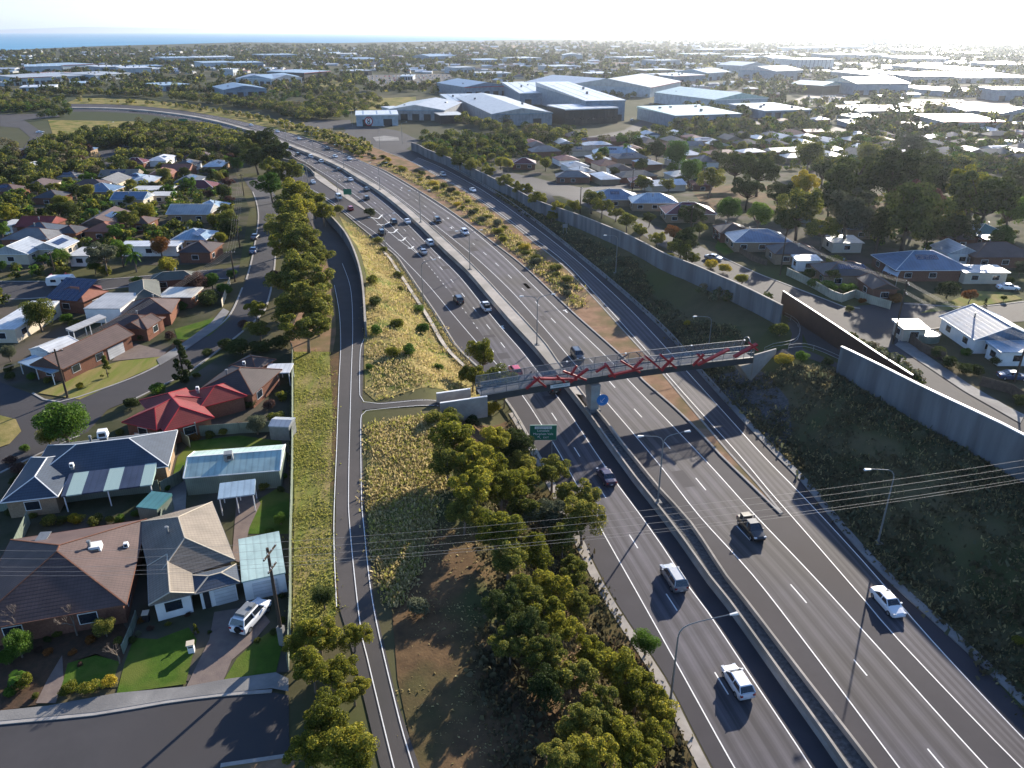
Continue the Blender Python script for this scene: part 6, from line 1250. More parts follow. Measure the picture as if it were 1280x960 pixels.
def subfill(poly, n, grp, ymin=0, cell=(17,21), jit=2.5, ang=.25):
    Pw = [U0(*p) for p in poly]; x0,x1 = min(p[0] for p in Pw), max(p[0] for p in Pw); y0,y1 = min(p[1] for p in Pw), max(p[1] for p in Pw); k = 0
    ca, sa = math.cos(ang), math.sin(ang); cells = [(i,j) for i in range(-80,80) for j in range(-80,80)]; cx, cy = (x0+x1)/2, (y0+y1)/2; C_l = []
    for i, j in cells:
        u = i*cell[0]+rg.uniform(-jit,jit); v = j*cell[1]+rg.uniform(-jit,jit) + (8 if (j//2)%2 else 0); x = cx+ca*u-sa*v; y = cy+sa*u+ca*v
        if inpoly(x, y, Pw): C_l.append((x,y))
    rg.shuffle(C_l); C_l = C_l[:n*3]
    for x, y in C_l:
        if k >= n: break
        if not free(x, y, 9, trees=True): continue
        rm, nn = rg.choice([('brown','brown tiled'),('brown','brown tiled'),('terracotta','terracotta roofed'),('grey','grey roofed'),('charcoal','charcoal roofed'),('mwhite','white sheet roofed'),('mwhite','white sheet roofed'),('msilver','silver roofed'),('mblue','blue roofed'),('mcream','cream roofed'),('slate','slate roofed'),('maroon','maroon roofed'),('mltgrey','light grey roofed'),('tan','tan roofed'),('mpaleblue','pale blue roofed')])
        kd = rg.choice(['hip','hip','gable']); z = float(hgt(x, y)[0]); a = ang + rg.choice([0, math.pi/2]) + rg.uniform(-.05,.05)
        L = rg.uniform(11,17); r = house([dict(c=(x,y), a=a, L=L, D=rg.uniform(8,10.5), h=2.7, kind=kd, pitch=.42 if rm[0]!='m' else .3, z=z)], rm, rg.choice(['brick','tanbrick','cream','white']), wins=False, trim='white', ridge=False)
        if y < 520:
            w = M['glass']; g = MB(); g.box(-L*.3,-L*.1,-5.6,-5.0,.9,2.1) if False else None
        px_, py_ = PX(x, y, z+2); reg(r, nn+' house', px_, py_, 'house', grp); BOXES.append((x,y,7)); k += 1
subfill(SUB[0], 95, 'houses between the noise wall and the sheds')
subfill([(0,190),(140,190),(280,200),(300,240),(290,300),(240,330),(0,335)], 16, 'houses of the left suburb', ang=.1)
subfill([(850,104),(1000,94),(1290,120),(1290,170),(1000,170),(960,150),(1000,130),(860,120)], 60, 'houses among the right hand sheds', ang=.25)
subfill([(560,88),(720,88),(840,84),(840,100),(700,112),(580,108)], 24, 'houses beyond the tall warehouse', cell=(26,30), ang=.3)
subfill([(480,64),(840,60),(840,72),(480,76)], 20, 'houses near the coast', cell=(60,90), jit=10)
# individual random trees (mid distance)
def treefill(poly, n, grp, kinds, rr=(2.5,4.5), kd=('gum','round')):
    Pw = [U0(*p) for p in poly]; x0,x1 = min(p[0] for p in Pw), max(p[0] for p in Pw); y0,y1 = min(p[1] for p in Pw), max(p[1] for p in Pw); k = 0; tr = 0
    while k < n and tr < n*40:
        tr += 1; x, y = rg.uniform(x0,x1), rg.uniform(y0,y1); R_ = rg.uniform(*rr)
        if not inpoly(x, y, Pw) or not free(x, y, R_*.5): continue
        lf = rg.choice(kinds); tree(0,0,0, rg.choice(kd), lf, noun=NOUN[lf], cat='tree', group=grp, world=(x,y,R_), bark='bark', simple_=y > 480); k += 1
treefill([(0,200),(150,185),(300,200),(300,330),(240,335),(0,340)], 80, 'trees of the left suburb', ['olive','dark','olive','green','dark','gum','purple'], (2.2,4.2))
treefill([(0,345),(130,372),(60,400),(40,420),(0,460)], 5, 'trees of the left suburb', ['olive','dark','green'], (1.6,2.6))
treefill([(520,172),(640,190),(760,180),(900,175),(1290,175),(1290,215),(1080,205),(900,215),(840,260),(760,255),(640,228),(560,195)], 80, 'trees between the noise wall and the sheds', ['olive','dark','dark','green','olive','gum'], (2.2,4.0))
# ------------------------------------------------------------ woodland beyond (could not be counted)
def woods(name, polys, dens, rr, seed, leaf, maxd=1e9, boxr=True, per=26, lsz=.42):
    rng = np.random.default_rng(seed); Cs = []; Rs = []
    for poly, n in polys:
        Pw = [U0(*p) for p in poly]; x0,x1 = min(p[0] for p in Pw), max(p[0] for p in Pw); y0,y1 = min(p[1] for p in Pw), max(p[1] for p in Pw); k = 0; tr = 0
        while k < n and tr < n*25:
            tr += 1; py = rng.uniform(min(p[1] for p in poly), max(p[1] for p in poly)); px = rng.uniform(min(p[0] for p in poly), max(p[0] for p in poly))
            if not inpoly(px, py, poly): continue
            x, y = U0(px, py); s = 1 + max(0, y-900)/3800
            if math.sin(x*.013+1.3*math.sin(y*.007))*math.cos(y*.009+x*.004) < rng.uniform(-1.3,.1)*dens: continue
            if not free(x, y, 2, trees=False, roads=y < 1700): continue
            R_ = rng.uniform(*rr)*s; g = float(hgt(x, y)[0]) if y < 370 else 0
            for _ in range(5):
                Cs.append((x+rng.uniform(-.55,.55)*R_, y+rng.uniform(-.55,.55)*R_, g+R_*rng.uniform(.55,1.35)/ (s**.5))); Rs.append(R_*rng.uniform(.4,.6))
            k += 1
    Cs = np.array(Cs); Rs = np.array(Rs); n = len(Cs); C = np.repeat(Cs, per, 0); R2 = np.repeat(Rs, per)
    d = rng.normal(size=(len(C),3)); d[:,2] += .35; d /= np.linalg.norm(d,axis=1)[:,None]; P = C + d*R2[:,None]*np.array([1,1,.8])*(1-.4*rng.random(len(C))**2)[:,None]
    nr = d + rng.normal(size=d.shape)*.6; nr /= np.linalg.norm(nr,axis=1)[:,None]; t = np.cross(nr, rng.normal(size=d.shape)); t /= np.linalg.norm(t,axis=1)[:,None]; b = np.cross(nr,t)
    s = (R2*lsz*(.6+.8*rng.random(len(C))))[:,None]; V = np.stack([P-t*s, P+b*s*.7, P+t*s, P-b*s*.7],1).reshape(-1,3)
    o = link(bpy.data.objects.new(name, arrmesh(name, V, np.arange(len(V)).reshape(-1,4), [LF[l] for l in leaf], np.repeat(rng.integers(0, len(leaf), n), per)))); tag(o, kind='stuff')
    return o
woods('far_woodland', [([(0,66),(60,64),(215,60),(300,57),(420,58),(560,55),(640,54),(760,53),(1000,51),(1290,52),(1290,78),(0,84)], 4200), ([(0,80),(1290,76),(1290,100),(0,100)], 950), ([(0,96),(840,96),(840,118),(0,122)], 480), ([(850,96),(1290,96),(1290,172),(850,172)], 330)], 1.0, (3.4,6), 3, ['dark','olive','scrub','dark'], per=14, lsz=.5)
woods('middle_woodland', [([(0,116),(180,121),(330,132),(430,150),(400,158),(330,139),(200,124),(100,120),(0,124)], 260), ([(380,112),(560,108),(600,120),(540,128),(480,140),(400,145)], 150), ([(0,126),(60,124),(60,140),(0,140)], 50), ([(90,150),(200,158),(300,178),(338,205),(300,198),(200,182),(110,176)], 520), ([(60,156),(200,162),(310,182),(335,200),(200,190),(60,185)], 420), ([(62,175),(110,185),(100,215),(40,205)], 60), ([(0,190),(60,190),(120,205),(200,195),(300,200),(310,220),(220,205),(100,230),(0,250)], 90), ([(560,150),(600,140),(660,165),(720,170),(760,185),(640,180)], 60), ([(840,60),(1290,120),(1290,172),(840,172)], 10)], .45, (2.8,5.2), 9, ['dark','olive','dark','scrub','olive'], per=110, lsz=.17)
woods('suburb_canopy', [([(530,172),(640,172),(900,162),(1290,150),(1290,215),(1080,215),(900,215),(840,262),(760,262),(640,230),(560,200)], 420), ([(850,110),(1290,104),(1290,172),(850,172)], 200), ([(0,124),(80,124),(95,160),(60,190),(0,190)], 120), ([(560,112),(720,104),(850,104),(850,118),(790,124),(640,118)], 60), ([(250,118),(560,112),(560,124),(430,150),(300,132)], 110)], .35, (2.2,4.2), 61, ['dark','olive','olive','dark','green'], per=80, lsz=.2)
woods('garden_shrubs', [([(0,195),(280,200),(300,330),(240,335),(0,345)], 480), ([(0,352),(180,380),(60,410),(0,420)], 14), ([(520,172),(640,180),(900,168),(1290,168),(1290,215),(1080,215),(900,215),(840,270),(760,262),(640,232),(560,200)], 1300), ([(900,215),(1290,215),(1290,300),(1100,300),(900,270)], 90), ([(1000,300),(1290,300),(1290,345),(1110,345)], 22), ([(1150,428),(1225,480),(1290,512),(1290,488),(1240,462),(1190,436)], 40), ([(880,262),(1290,262),(1290,300),(1000,292)], 60)], .5, (1.1,2.2), 31, ['dark','olive','green','dark','gum'], per=34, lsz=.34)
woods('verge_shrubs', [([(100,125),(240,133),(330,148),(420,170),(470,185),(455,200),(380,168),(300,147),(200,132),(90,127)], 260)], .3, (1.2,2.6), 41, ['olive','gum','dark','straw'], per=34, lsz=.34)
woods('wall_foot_shrubs', [([(1056,462),(1150,514),(1290,594),(1290,622),(1130,528),(1050,474)], 120), ([(800,352),(930,405),(970,415),(900,410),(790,365),(700,300),(720,292)], 40)], .1, (1.0,1.8), 32, ['scrub','dark','grey'], per=50, lsz=.26)
# far roofs that read as one mass
def far_roofs():
    rng = random.Random(4); m = MB(); mats = [ROOF['mwhite'], ROOF['mltgrey'], ROOF['terracotta'], ROOF['brown'], ROOF['mpaleblue']]
    for _ in range(900):
        py = rng.uniform(53, 92)**1; px = rng.uniform(0, 1290)
        if py < 66-.011*px and px < 560: continue
        x, y = U0(px, py); 
        if not free(x, y, 8, trees=False, roads=False): continue
        s = rng.uniform(5,9)*(1+max(0,y-1200)/2500); w = s*rng.uniform(.8,1.8); h = rng.uniform(3,5)*(1+max(0,y-1200)/4000); mi = rng.choice([0,0,1,2,3,4]) if px < 850 else rng.choice([0,0,0,1,4])
        m.box(x-w, x+w, y-s, y+s, 0, h*.6, 1); m.add([(x-w,y-s,h*.62),(x+w,y-s,h*.62),(x+w,y+s,h*.62),(x-w,y+s,h*.62),(x-w,y,h),(x+w,y,h)], [(0,1,5,4),(2,3,4,5),(1,2,5),(3,0,4)], mi)
    tag(m.build('far_roofs', mats), kind='stuff')
far_roofs()
# ------------------------------------------------------------ grass, scrub and litter on the near banks
def cover(name, polys, leaf, size, hgt_, seed, per=9, spread=.5, squash=.35, inside=False, z0=0):
    rng = np.random.default_rng(seed); PTS = []
    for poly, n in polys:
        Pw = [tuple(G(*p))[:2] for p in poly]; x0,x1 = min(p[0] for p in Pw), max(p[0] for p in Pw); y0,y1 = min(p[1] for p in Pw), max(p[1] for p in Pw); k = 0; tr = 0
        while k < n and tr < n*12:
            tr += 1; x, y = rng.uniform(x0,x1), rng.uniform(y0,y1)
            if inpoly(x, y, Pw) and (inside or not inpoly(x, y, CORRL)) and math.sin(x*.35+2*math.sin(y*.2))*math.cos(y*.3+x*.1) > rng.uniform(-1.2,.8): PTS.append((x,y)); k += 1
    PTS = np.array(PTS); Z = hq(PTS[:,0], PTS[:,1]) + z0; n = len(PTS); C = np.repeat(np.column_stack([PTS, Z]), per, 0); N_2 = len(C)
    sc = np.repeat(rng.uniform(.6,1.5,n), per)[:,None]
    C = C + rng.normal(size=(N_2,3))*np.array([spread,spread,0])*sc; C[:,2] += rng.random(N_2)*hgt_*.4*sc[:,0]
    up = rng.normal(size=(N_2,3))*.55 + [0,0,1.0]; up /= np.linalg.norm(up,axis=1)[:,None]; t = np.cross(up, rng.normal(size=(N_2,3))); t /= np.linalg.norm(t,axis=1)[:,None]
    s = (size*(.6+.8*rng.random(N_2)))[:,None]*sc; V = np.stack([C-t*s*squash, C+t*s*squash, C+t*s*squash*.6+up*s*hgt_/size*.8, C-t*s*squash*.6+up*s*hgt_/size*.8],1).reshape(-1,3)
    o = link(bpy.data.objects.new(name, arrmesh(name, V, np.arange(len(V)).reshape(-1,4), LF[leaf]))); tag(o, kind='stuff')
BK = [(458,425),(460,345),(445,300),(430,275),(449,290),(477,313),(507,345),(549,406),(585,456),(600,495),(470,502)]
BK2 = [(462,530),(500,524),(560,524),(560,560),(545,640),(520,720),(492,760),(464,680)]
RBK = [(1290,903),(1203,803),(1120,725),(1060,660),(979,568),(932,519),(882,464),(787,366),(732,320),(680,281),(620,245),(625,236),(680,268),(760,310),(800,330),(820,370),(870,400),(920,408),(960,470),(1000,455),(1050,465),(1150,525),(1280,600),(1400,680)]
cover('dry_grass', [(BK, 3000), (BK2, 2200)], 'straw', .2, .34, 21, per=9, spread=.5)
VG = [(482,205),(549,228),(587,248),(640,290),(700,338),(740,376),(722,386),(662,332),(622,300),(567,257),(528,234),(470,204)]
cover('verge_tufts', [(VG, 2400)], 'straw', .3, .45, 51, per=9, spread=.5, inside=True, z0=.14)
cover('verge_weeds', [(VG, 1300)], 'olive', .3, .5, 52, per=9, spread=.45, inside=True, z0=.14)
cover('bank_weeds', [(BK, 700), (BK2, 1200)], 'blade', .22, .32, 22, per=9, spread=.45)
cover('bank_scrub_plants', [(RBK, 2600)], 'scrub', .32, .34, 23, per=14, spread=.6, squash=.5)
cover('bank_dry_tufts', [(RBK, 1500)], 'straw', .2, .4, 28, per=9, spread=.5)
cover('bank_scrub_grass', [(RBK, 900)], 'grey', .35, .6, 24, per=8, spread=.5)
cover('strip_grass', [([(368,440),(411,440),(415,520),(411,640),(415,720),(420,770),(366,790)], 2600)], 'blade', .15, .16, 25, per=8, spread=.4)
cover('understorey', [([(575,570),(640,530),(665,575),(700,645),(740,720),(780,790),(830,875),(860,960),(640,1000),(600,850),(600,700)], 1300)], 'scrub', .3, .4, 26, per=9, spread=.6, squash=.5)
cover('leaf_litter_twigs', [([(500,760),(560,600),(640,560),(800,960),(520,958)], 900)], 'straw', .25, .12, 27, per=6, spread=.8)
# ------------------------------------------------------------ vehicles
def car_template(kind):
    P = dict(sedan=dict(L=4.7,W=1.82,H=1.44,hood=.95,boot=1.02,c=(-1.55,-.85,.55,1.15)), hatch=dict(L=4.3,W=1.80,H=1.50,hood=.98,boot=1.0,c=(-2.02,-1.55,.45,1.2)), suv=dict(L=4.8,W=1.90,H=1.75,hood=1.1,boot=1.15,c=(-2.25,-1.9,.55,1.25)),
             ute=dict(L=5.2,W=1.88,H=1.80,hood=1.12,boot=1.08,c=(-.75,-.55,.75,1.45)), van=dict(L=5.0,W=1.95,H=2.1,hood=1.15,boot=1.2,c=(-2.42,-2.3,1.15,1.9)))[kind]
    L, W, H = P['L'], P['W'], P['H']; hx = L/2; c0, c1, c2, c3 = P['c']; hood, boot = P['hood'], P['boot']; R_ = .34 if kind in ('suv','ute') else .31; zb = .28 if kind in ('suv','ute') else .2
    # stations: x, half width, top z
    St = [(-hx,.80,boot*.62,zb+.15),(-hx+.08,.90,boot*.93,zb+.05),(-hx+.5,.97,boot,zb),(c0,1,boot,zb),(0,1,(hood+boot)/2,zb),(c3,1,hood,zb),(hx-.75,.97,hood*.92,zb),(hx-.2,.90,hood*.80,zb+.04),(hx,.74,hood*.60,zb+.14)]
    b = MB(); vs = []; 
    for x, w, zt, z0 in St:
        h = W/2*w; vs += [(x,-h*.93,z0),(x,-h,z0+.18),(x,-h,zt-.22),(x,-h*.90,zt-.03),(x,-h*.5,zt+.01),(x,h*.5,zt+.01),(x,h*.90,zt-.03),(x,h,zt-.22),(x,h,z0+.18),(x,h*.93,z0)]
    k = 10; n = len(St); fs = [(i*k+j,(i+1)*k+j,(i+1)*k+(j+1)%k,i*k+(j+1)%k) for i in range(n-1) for j in range(k)] + [tuple(range(k)), tuple((n-1)*k+j for j in range(k))[::-1]]; b.add(vs, fs)
    zt0, zt1 = boot-.04, hood-.04; w0, w1 = W/2*.90, W/2*.74
    # roof and pillars
    b.add([(c1,-w1,H-.06),(c2,-w1,H-.06),(c2,w1,H-.06),(c1,w1,H-.06),(c1+.1,-w1*.85,H),(c2-.1,-w1*.85,H),(c2-.1,w1*.85,H),(c1+.1,w1*.85,H)], [(0,3,2,1),(4,5,6,7),(0,1,5,4),(1,2,6,5),(2,3,7,6),(3,0,4,7)])
    for s in (-1,1):
        for (xa,za,wa),(xb,wb) in (((c0,zt0,w0),(c1,w1)),((c3,zt1,w0),(c2,w1)),(((c0+c3)/2,(zt0+zt1)/2,w0),((c1+c2)/2,w1))): b.bar((xa,s*wa,za),(xb,s*wb,H-.04),.09)
        if kind == 'suv': b.bar((c1+.1,s*w1*.82,H+.05),(c2-.1,s*w1*.82,H+.05),.05)
    g = MB(); i = .02; g.add([(c0+.02,-w0+i,zt0),(c3-.02,-w0+i,zt1),(c3-.02,w0-i,zt1),(c0+.02,w0-i,zt0),(c1,-w1+i,H-.07),(c2,-w1+i,H-.07),(c2,w1-i,H-.07),(c1,w1-i,H-.07)], [(0,3,2,1),(4,5,6,7),(0,1,5,4),(1,2,6,5),(2,3,7,6),(3,0,4,7)])
    parts = [('window_glass', g, M['glass'], (0,0,0))]
    w = MB(); w.tube([(0,-.11,0),(0,.11,0)], R_, 16, 0); w.tube([(0,-.118,0),(0,.118,0)], R_*.62, 12, 1)
    for x in (-hx+.85, hx-.88):
        for s in (-1,1): parts.append(('wheel', w, [M['tyre'], M['rim']], (x, s*(W/2-.10), R_)))
    for s in (-1,1):
        h = MB(); h.box(hx-.30,hx-.06,-.17,.17,-.07,.08); parts.append(('headlight', h, M['hlamp'], (.0, s*(W/2*.70), hood*.72)))
        t = MB(); t.box(-hx-.01,-hx+.16,-.13,.13,-.09,.12); parts.append(('tail_light', t, M['tlamp'], (0, s*(W/2*.74), boot*.74)))
        mi = MB(); mi.box(-.08,.08,-.1,.1,-.06,.08); parts.append(('mirror', mi, 'paint', (c3-.25, s*(W/2+.08), hood+.05)))
    if kind == 'ute':
        t = MB(); t.box(-hx+.12,c0-.1,-W/2*.86,W/2*.86,boot-.02,boot+.03); parts.append(('tray_cover', t, M['dark'], (0,0,0)))
        t = MB(); t.box(-hx+.5,-hx+1.5,-.6,.6,boot+.03,boot+.62); parts.append(('tray_load', t, M['dark'], (0,0,0)))
        t = MB(); t.bar((c0-.15,-.8,boot),(c0-.15,-.8,H+.15),.07); t.bar((c0-.15,.8,boot),(c0-.15,.8,H+.15),.07); t.bar((c0-.15,-.84,H+.15),(c0-.15,.84,H+.15),.07); parts.append(('ladder_rack', t, M['metal'], (0,0,0)))
    pl_ = MB(); pl_.box(-hx-.02,-hx+.03,-.18,.18,boot*.42,boot*.42+.11); parts.append(('number_plate', pl_, M['white'], (0,0,0)))
    return b, parts
CT = {}
def carobj(kind, paint, name, x, y, z, rz, label=None, simple_=False, noun=None, group=None, px=None):
    if kind not in CT: b, pa = car_template(kind); CT[kind] = (b, [(n, m.mesh(n, mt if mt != 'paint' else M['dark'], False) , mt, l) for n, m, mt, l in pa], {})
    b, pa, cache = CT[kind]
    if paint not in cache: cache[paint] = b.mesh('body', CP_[paint], False)
    r = empty(name, (x,y,z), rz)
    o = bpy.data.objects.new('body', cache[paint]); link(o, r)
    for n, me, mt, l in pa:
        if simple_ and n not in ('window_glass','wheel'): continue
        c = bpy.data.objects.new(n, me); c.location = l; link(c, r)
        if mt == 'paint': c.material_slots[0].link = 'OBJECT'; c.material_slots[0].material = CP_[paint]
    if label: tag(r, label, 'car' if kind not in ('ute','van') else kind, group)
    else: reg(r, noun, px[0], px[1], 'car', group)
    return r
def tangent(P, q):
    i = min(range(len(P)-1), key=lambda i: (P[i].xy-q.xy).length); d = P[i+1]-P[i]; return math.atan2(d.y, d.x)
GF = 'cars driving on the freeway'
def drive(px, py, kind, paint, label, side='L', dz=.75, name='car'):
    q = Vector((*U0(px, py, dz), .045)); P = dict(L=pMLt, R=pMRt, M=pG1, X=pr)[side]; a = tangent(P, q); a += 0 if side in 'LX' else math.pi
    simple_ = py < 300; carobj(kind, paint, {'ute':'ute','van':'van'}.get(kind, 'car'), q.x, q.y, .045, a, label, simple_, group=GF)
for px, py, kd, pt, lab, sd_ in ((922,850,'hatch','white','white hatchback nearest the camera in the left carriageway','L'),(842,721,'suv','silver','silver wagon with roof rails in the left carriageway','L'),(758,594,'sedan','plum','dark plum car in the shadow of the footbridge','L'),
 (644,462,'hatch','red','bright red hatchback just behind the footbridge','L'),(690,482,'van','dark','dark van hidden under the footbridge on the left carriageway','L'),(607,383,'ute','white','white utility above the red hatchback near the median','L'),(573,374,'suv','dark','dark car left of the white utility','L'),
 (537,303,'suv','white','white car beside the median, upper left of the white utility','L'),(529,314,'sedan','silver','silver car just left of the white car beside the median','L'),(509,276,'sedan','white','white car at the gore tip level beside the median','L'),(492,277,'suv','dark','dark car beside the painted gore chevrons','L'),(477,290,'suv','dark','dark car on the merging ramp lane by the gore','L'),
 (458,236,'sedan','grey','grey car, the nearer one beside the median above the gore','L'),(458,247,'hatch','dark','dark hatchback directly above the gore tip','L'),(438,224,'sedan','white','white car near the median, above the grey car','L'),(423,211,'sedan','dark','dark car close against the far median wall','L'),(401,201,'hatch','white','white car between two dark ones on the far left carriageway','L'),(388,195,'hatch','white','small white car on the far left carriageway, leftmost of the two white ones','L'),(372,193,'suv','dark','dark car at the bend beside the small white car','L'),(362,184,'sedan','dark','furthest dark car on the left carriageway before the trees','L'),
 (438,260,'hatch','red','red car on the exit ramp beside the gore island','L'),(423,246,'van','white','white van on the exit ramp behind the red car','L'),(391,227,'sedan','white','white car on the exit ramp near the green sign','L'),(353,206,'sedan','white','white car furthest along the exit ramp','L'),
 (722,443,'suv','black','black four wheel drive just behind the footbridge on the right carriageway','R'),(939,659,'ute','black','black utility with rack and load on the right carriageway','R'),(1110,751,'sedan','white','white sedan in the shade on the entry ramp lane','M'),
 (547,275,'suv','black','dark car on the right carriageway beside a median lamp','R'),(581,290,'suv','white','white car on the right carriageway ahead of the dark car','R'),(437,198,'sedan','white','white car on the far right carriageway, rightmost of a pair','R'),(419,195,'sedan','white','white car on the far right carriageway, left one of a pair','R'),(409,185,'sedan','dark','dark car on the far right carriageway','R'),(374,173,'sedan','white','white car on the far right carriageway near the bend','R'),(347,164,'sedan','white','white car further round the bend on the right carriageway','R'),(314,156,'sedan','white','furthest white car on the right carriageway bend','R'),
 (554,218,'suv','silver','silver car in shade on the far entry ramp','M'),(591,237,'sedan','white','white car in shade on the entry ramp beside the planted verge','M')): drive(px, py, kd, pt, lab, sd_)
def park(px, py, kind, paint, rz, label, name='car', dz=.6):
    g = G(px, py).z; x, y = U0(px, py, g+dz); return carobj(kind, paint, name, x, y, g+.07, rz, label)
w4 = park(314, 770, 'suv', 'white', R(72), 'white four wheel drive with a loaded roof rack parked on the driveway')
m = MB(); m.box(-1.6,.4,-.62,.62,1.84,1.9); m.box(-1.5,-.9,-.55,.55,1.9,2.05); m.box(-.3,.3,-.55,-.1,1.9,2.12); m.build('roof_rack', M['metal'], w4); m = MB(); m.tube([(-2.42,-.3,1.0),(-2.62,-.3,1.0)], .36, 14); m.build('spare_wheel', M['tyre'], w4)
park(319,296,'sedan','dark',R(95),'dark car parked on the tree lined street'); park(317,313,'sedan','blue',R(98),'pale blue grey car parked nearer on the tree lined street'); park(1260,359,'sedan','white',R(-12),'white sedan parked on the driveway behind the green front lawn'); park(1266,470,'sedan','blue',R(-10),'dark blue car parked in the yard at the right edge'); park(892,322,'sedan','silver',R(-40),'silver car parked at the far end of the long street'); park(900,296,'hatch','dark',R(20),'dark car parked behind the small front lawn'); park(75,345,'sedan','red',R(5),'dark red car parked on the cross street'); park(155,184,'ute','dark',R(50),'dark truck on the far left road'); park(143,197,'sedan','dark',R(20),'dark car parked by the far left road'); park(50,165,'sedan','white',R(50),'white car on the curving far left road'); park(1078,420,'hatch','dark',R(0),'dark car') if False else None
park(660,238,'sedan','silver',R(0),'silver car parked in the court behind the noise wall'); park(813,130,'sedan','dark',R(60),'dark car on the wide road beside the tall warehouse'); park(790,150,'sedan','silver',R(60),'silver car near the near end of the wide road'); park(190,540,'sedan','silver',R(15),'pale car parked beside the bright red roofed house')
# yard cars: single small meshes
def tiny(paint):
    b, pa = car_template('sedan'); g = pa[0][1]; m = MB(); m.add(b.v, b.f, 0); m.add(g.v, g.f, 1); return m.mesh('parked_car', [CP_[paint], M['glass']])
TN = {p: tiny(p) for p in ('white','silver','dark','grey','red','blue')}; rg = random.Random(3)
def lot(poly, rows, n, grp):
    A, B, C_2, D_ = [Vector((*U0(*p),0)) for p in poly]
    for j in range(rows):
        a = A.lerp(D_, (j+.5)/rows); b = B.lerp(C_2, (j+.5)/rows); rz = math.atan2((D_-A).y, (D_-A).x)
        for i in range(n):
            if rg.random() < .15: continue
            q = a.lerp(b, (i+.5)/n); p = rg.choice(['white','white','silver','dark','grey','red','blue']); o = bpy.data.objects.new('parked_car', TN[p]); link(o); o.location = (q.x, q.y, .09); o.rotation_euler.z = rz + rg.uniform(-.06,.06); o.scale = (1.25,1.25,1.15)
            x_, y_ = PX(q.x, q.y, 1); reg(o, {'white':'white','silver':'silver','dark':'dark','grey':'grey','red':'red','blue':'blue'}[p]+' parked car', x_, y_, 'car', grp)
lot([(457,106),(572,105),(560,94),(458,95)], 4, 20, 'cars in the big car yard'); lot([(1003,130),(1050,129),(1058,120),(1010,120)], 3, 12, 'cars in the right hand yard'); lot([(1140,138),(1200,138),(1205,126),(1145,126)], 3, 10, 'cars in the sunlit yard at the right'); lot([(850,128),(880,128),(885,120),(856,120)], 1, 5, 'cars on the road by the factory')
mark(1025,124,'the yard of cars left of the cream roofed shed'); mark(1170,132,'the sunlit yard of cars')
# small garden things
tree(585,775,44,'bush','grey',label='pale reedy bush standing in the shade left of the tree belt',cat='bush') if False else None
for i, (x, y, w, lf) in enumerate([(12,640,16,'dark'),(40,645,14,'olive'),(78,650,20,'dark'),(136,650,16,'olive'),(170,642,14,'green'),(203,662,14,'dark'),(199,690,12,'olive'),(210,610,14,'green'),(226,548,14,'green'),(245,545,18,'rust'),(262,543,16,'olive'),(280,540,18,'olive'),(300,532,16,'purple'),(312,610,16,'dark'),(330,608,18,'olive'),(350,612,14,'dark'),(336,664,14,'green'),(318,674,12,'olive'),(165,800,14,'dark'),(172,792,12,'grey'),(188,785,12,'purple'),(210,780,10,'olive'),(262,790,8,'dark'),(322,800,12,'olive'),(342,790,14,'dark'),(352,775,14,'olive'),(352,745,12,'dark'),(58,800,14,'dark'),(72,792,14,'olive'),(90,815,14,'rust'),(100,830,10,'purple'),(45,870,14,'olive'),(12,865,20,'green'),(5,790,18,'dark'),(30,560,16,'green'),(20,600,20,'dark'),(150,540,14,'olive'),(12,575,18,'purple'),(230,475,16,'dark'),(245,470,14,'olive'),(10,460,18,'dark'),(40,470,16,'green'),(60,475,14,'olive')]):
    tree(x, y, w, 'bush', lf, noun=NOUN[lf].replace('tree','garden bush'), cat='bush', group='garden bushes near the camera', bark='darkbark')
def sail(px, pts, mat, lab, name='shade_sail'):
    P = [Vector((*U0(x, y, 8.4), 8.4+dz)) for x, y, dz in pts]; r = empty(name, P[0], 0, lab, 'shade sail'); m = MB(); o = P[0]; n = 6
    for i in range(n):
        for j in range(n):
            q = lambda u, v: (P[0].lerp(P[1], u).lerp(P[3].lerp(P[2], u), v) - o - Vector((0,0,.5*math.sin(math.pi*u)*math.sin(math.pi*v))))
            a, b = i/n, j/n; m.add([q(a,b), q(a+1/n,b), q(a+1/n,b+1/n), q(a,b+1/n)], [(0,1,2,3)])
    m.build('fabric', mat, r)
    for p in P: k = MB(); k.bar(p-o-Vector((0,0,2.4)), p-o, .1); k.build('post', M['metal'], r)
sail(0, [(218,527,0),(244,531,.3),(250,520,.6),(236,516,0)], pm('teal_shade_cloth', (.05,.30,.27), None, 2, .7), 'teal shade sail between the bright red roof and the dark fence')
sail(0, [(1103,340,.4),(1122,346,0),(1128,336,.5),(1108,330,0)], pm('white_shade_cloth', (.5,.52,.52), None, 2, .7), 'pale shade sail at the left end of the big bright blue roof')
house([blk((170,634),(196,637),(199,617), h=2.1, kind='flat', pitch=.2, roof='mteal', wall='fence', ov=.08)], 'mteal', 'fence', name='garden_shed', cat='shed', lab='small green garden shed between the slate blue and brown tiled roofs', wins=False)
c = G(187, 645); tk = empty('rainwater_tank', c, 0, 'small pale round rainwater tank beside the small green garden shed', 'tank'); m = MB(); m.cyl((0,0),.9,.9,0,1.7,18); m.build('shell', M['conc'], tk); m = MB(); m.cyl((0,0),.95,.2,1.7,1.95,18); m.build('lid', M['fence'], tk)
house([blk((272,624),(318,618),(316,601), h=2.5, kind='flat', pitch=.2, roof='mpaleblue', open=True, ov=.05)], 'mpaleblue', name='verandah', cat='verandah', lab='pale blue verandah roof behind the grey and tan tiled house', wins=False)
house([blk((335,533),(361,534),(362,522), h=2.2, kind='gable', pitch=.25, roof='msilver', wall='metal', ov=.08)], 'msilver', 'white', name='garden_shed', cat='shed', lab='tiny silver garden shed against the long green fence', wins=False, ridge=False)
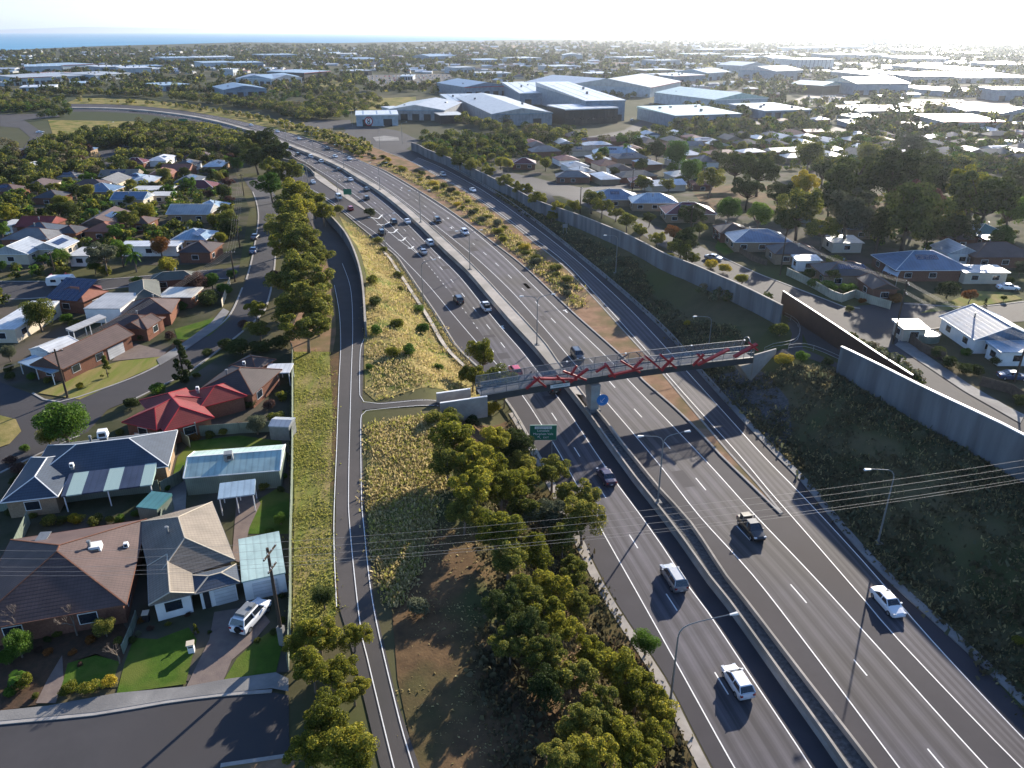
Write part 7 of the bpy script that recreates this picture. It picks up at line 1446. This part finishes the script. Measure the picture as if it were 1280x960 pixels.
for x, y, z, nm in ((95,690,9.3,'roof vent pipe on the brown tiled roof'),(158,683,9.2,'small white skylight on the brown tiled roof'),(90,583,9.6,'thin aerial on the slate blue roof'),(247,487,9.8,'white vent on the bright red roof'),(305,455,9.6,'small vent on the dark brown tiled roof')): roofbox(x, y, z, (.5,.5,.5), 'white', 'roof_vent', nm, 'vent')
def post_box(px, py): 
    c = G(px, py); r = empty('letterbox', c, .3, 'white pillar letterbox at the edge of the driveway', 'letterbox'); m = MB(); m.box(-.28,.28,-.28,.28,0,1.05); m.build('pillar', M['white'], r); m = MB(); m.prism([(-.36,-.36),(.36,-.36),(.36,.36),(-.36,.36)], 1.05, 1.15); m.build('cap', M['cream'], r); m = MB(); m.box(-.2,.2,-.3,-.27,.75,.9); m.build('slot', M['dark'], r)
post_box(240, 815)
def bin_(px, py, lid, lab):
    c = G(px, py); r = empty('wheelie_bin', c, .2, lab, 'bin'); m = MB(); m.add([(-.25,-.28,.05),(.25,-.28,.05),(.25,.28,.05),(-.25,.28,.05),(-.3,-.35,1.0),(.3,-.35,1.0),(.3,.35,1.0),(-.3,.35,1.0)], [(0,3,2,1),(4,5,6,7),(0,1,5,4),(1,2,6,5),(2,3,7,6),(3,0,4,7)]); m.build('body', M['dark'], r); m = MB(); m.box(-.32,.32,-.38,.38,1.0,1.08); m.build('lid', M[lid], r)
bin_(184,776,'signgreen' if False else 'cream','dark wheelie bin with a yellow lid beside the white garage wall'); bin_(148,438,'red','dark bin with a red lid beside the garage of the long brown house'); bin_(154,436,'cream','dark bin with a pale lid beside the garage of the long brown house'); bin_(331,742,'dark','dark bin standing by the carport door')
# ------------------------------------------------------------ haze and the far cape
cp = MB(); pts = [(-30000,42000),(-24000,45000),(-18000,47000),(-9000,50000)]
for (x, y), (x2, y2), h0, h1 in zip(pts, pts[1:], (60,300,220), (300,220,5)):
    cp.add([(x,y,0),(x2,y2,0),(x2+800,y2+3000,0),(x+800,y+3000,0),(x+300,y+1500,h0),(x2+300,y2+1500,h1)], [(0,1,5,4),(2,3,4,5),(1,2,5),(3,0,4)])
tag(cp.build('far_hills', M['farground']), kind='structure')
def haze():
    m = bpy.data.materials.new('haze'); m.use_nodes = True; t = m.node_tree; t.nodes.remove(t.nodes['Principled BSDF'])
    v = t.nodes.new('ShaderNodeVolumePrincipled'); v.inputs['Color'].default_value = (.80,.88,1,1); v.inputs['Density'].default_value = HAZE_DENSITY; v.inputs['Anisotropy'].default_value = .68
    t.links.new(v.outputs[0], t.nodes['Material Output'].inputs['Volume'])
    b = MB(); b.box(-62000, 62000, -700, 72000, -1.0, 340.0); o = b.build('haze', m); tag(o, kind='stuff')
haze()
finish_labels()
print('TREES', sum(1 for o in COL.objects if o.get('category')=='tree'), 'BUSH', sum(1 for o in COL.objects if o.get('category')=='bush'))
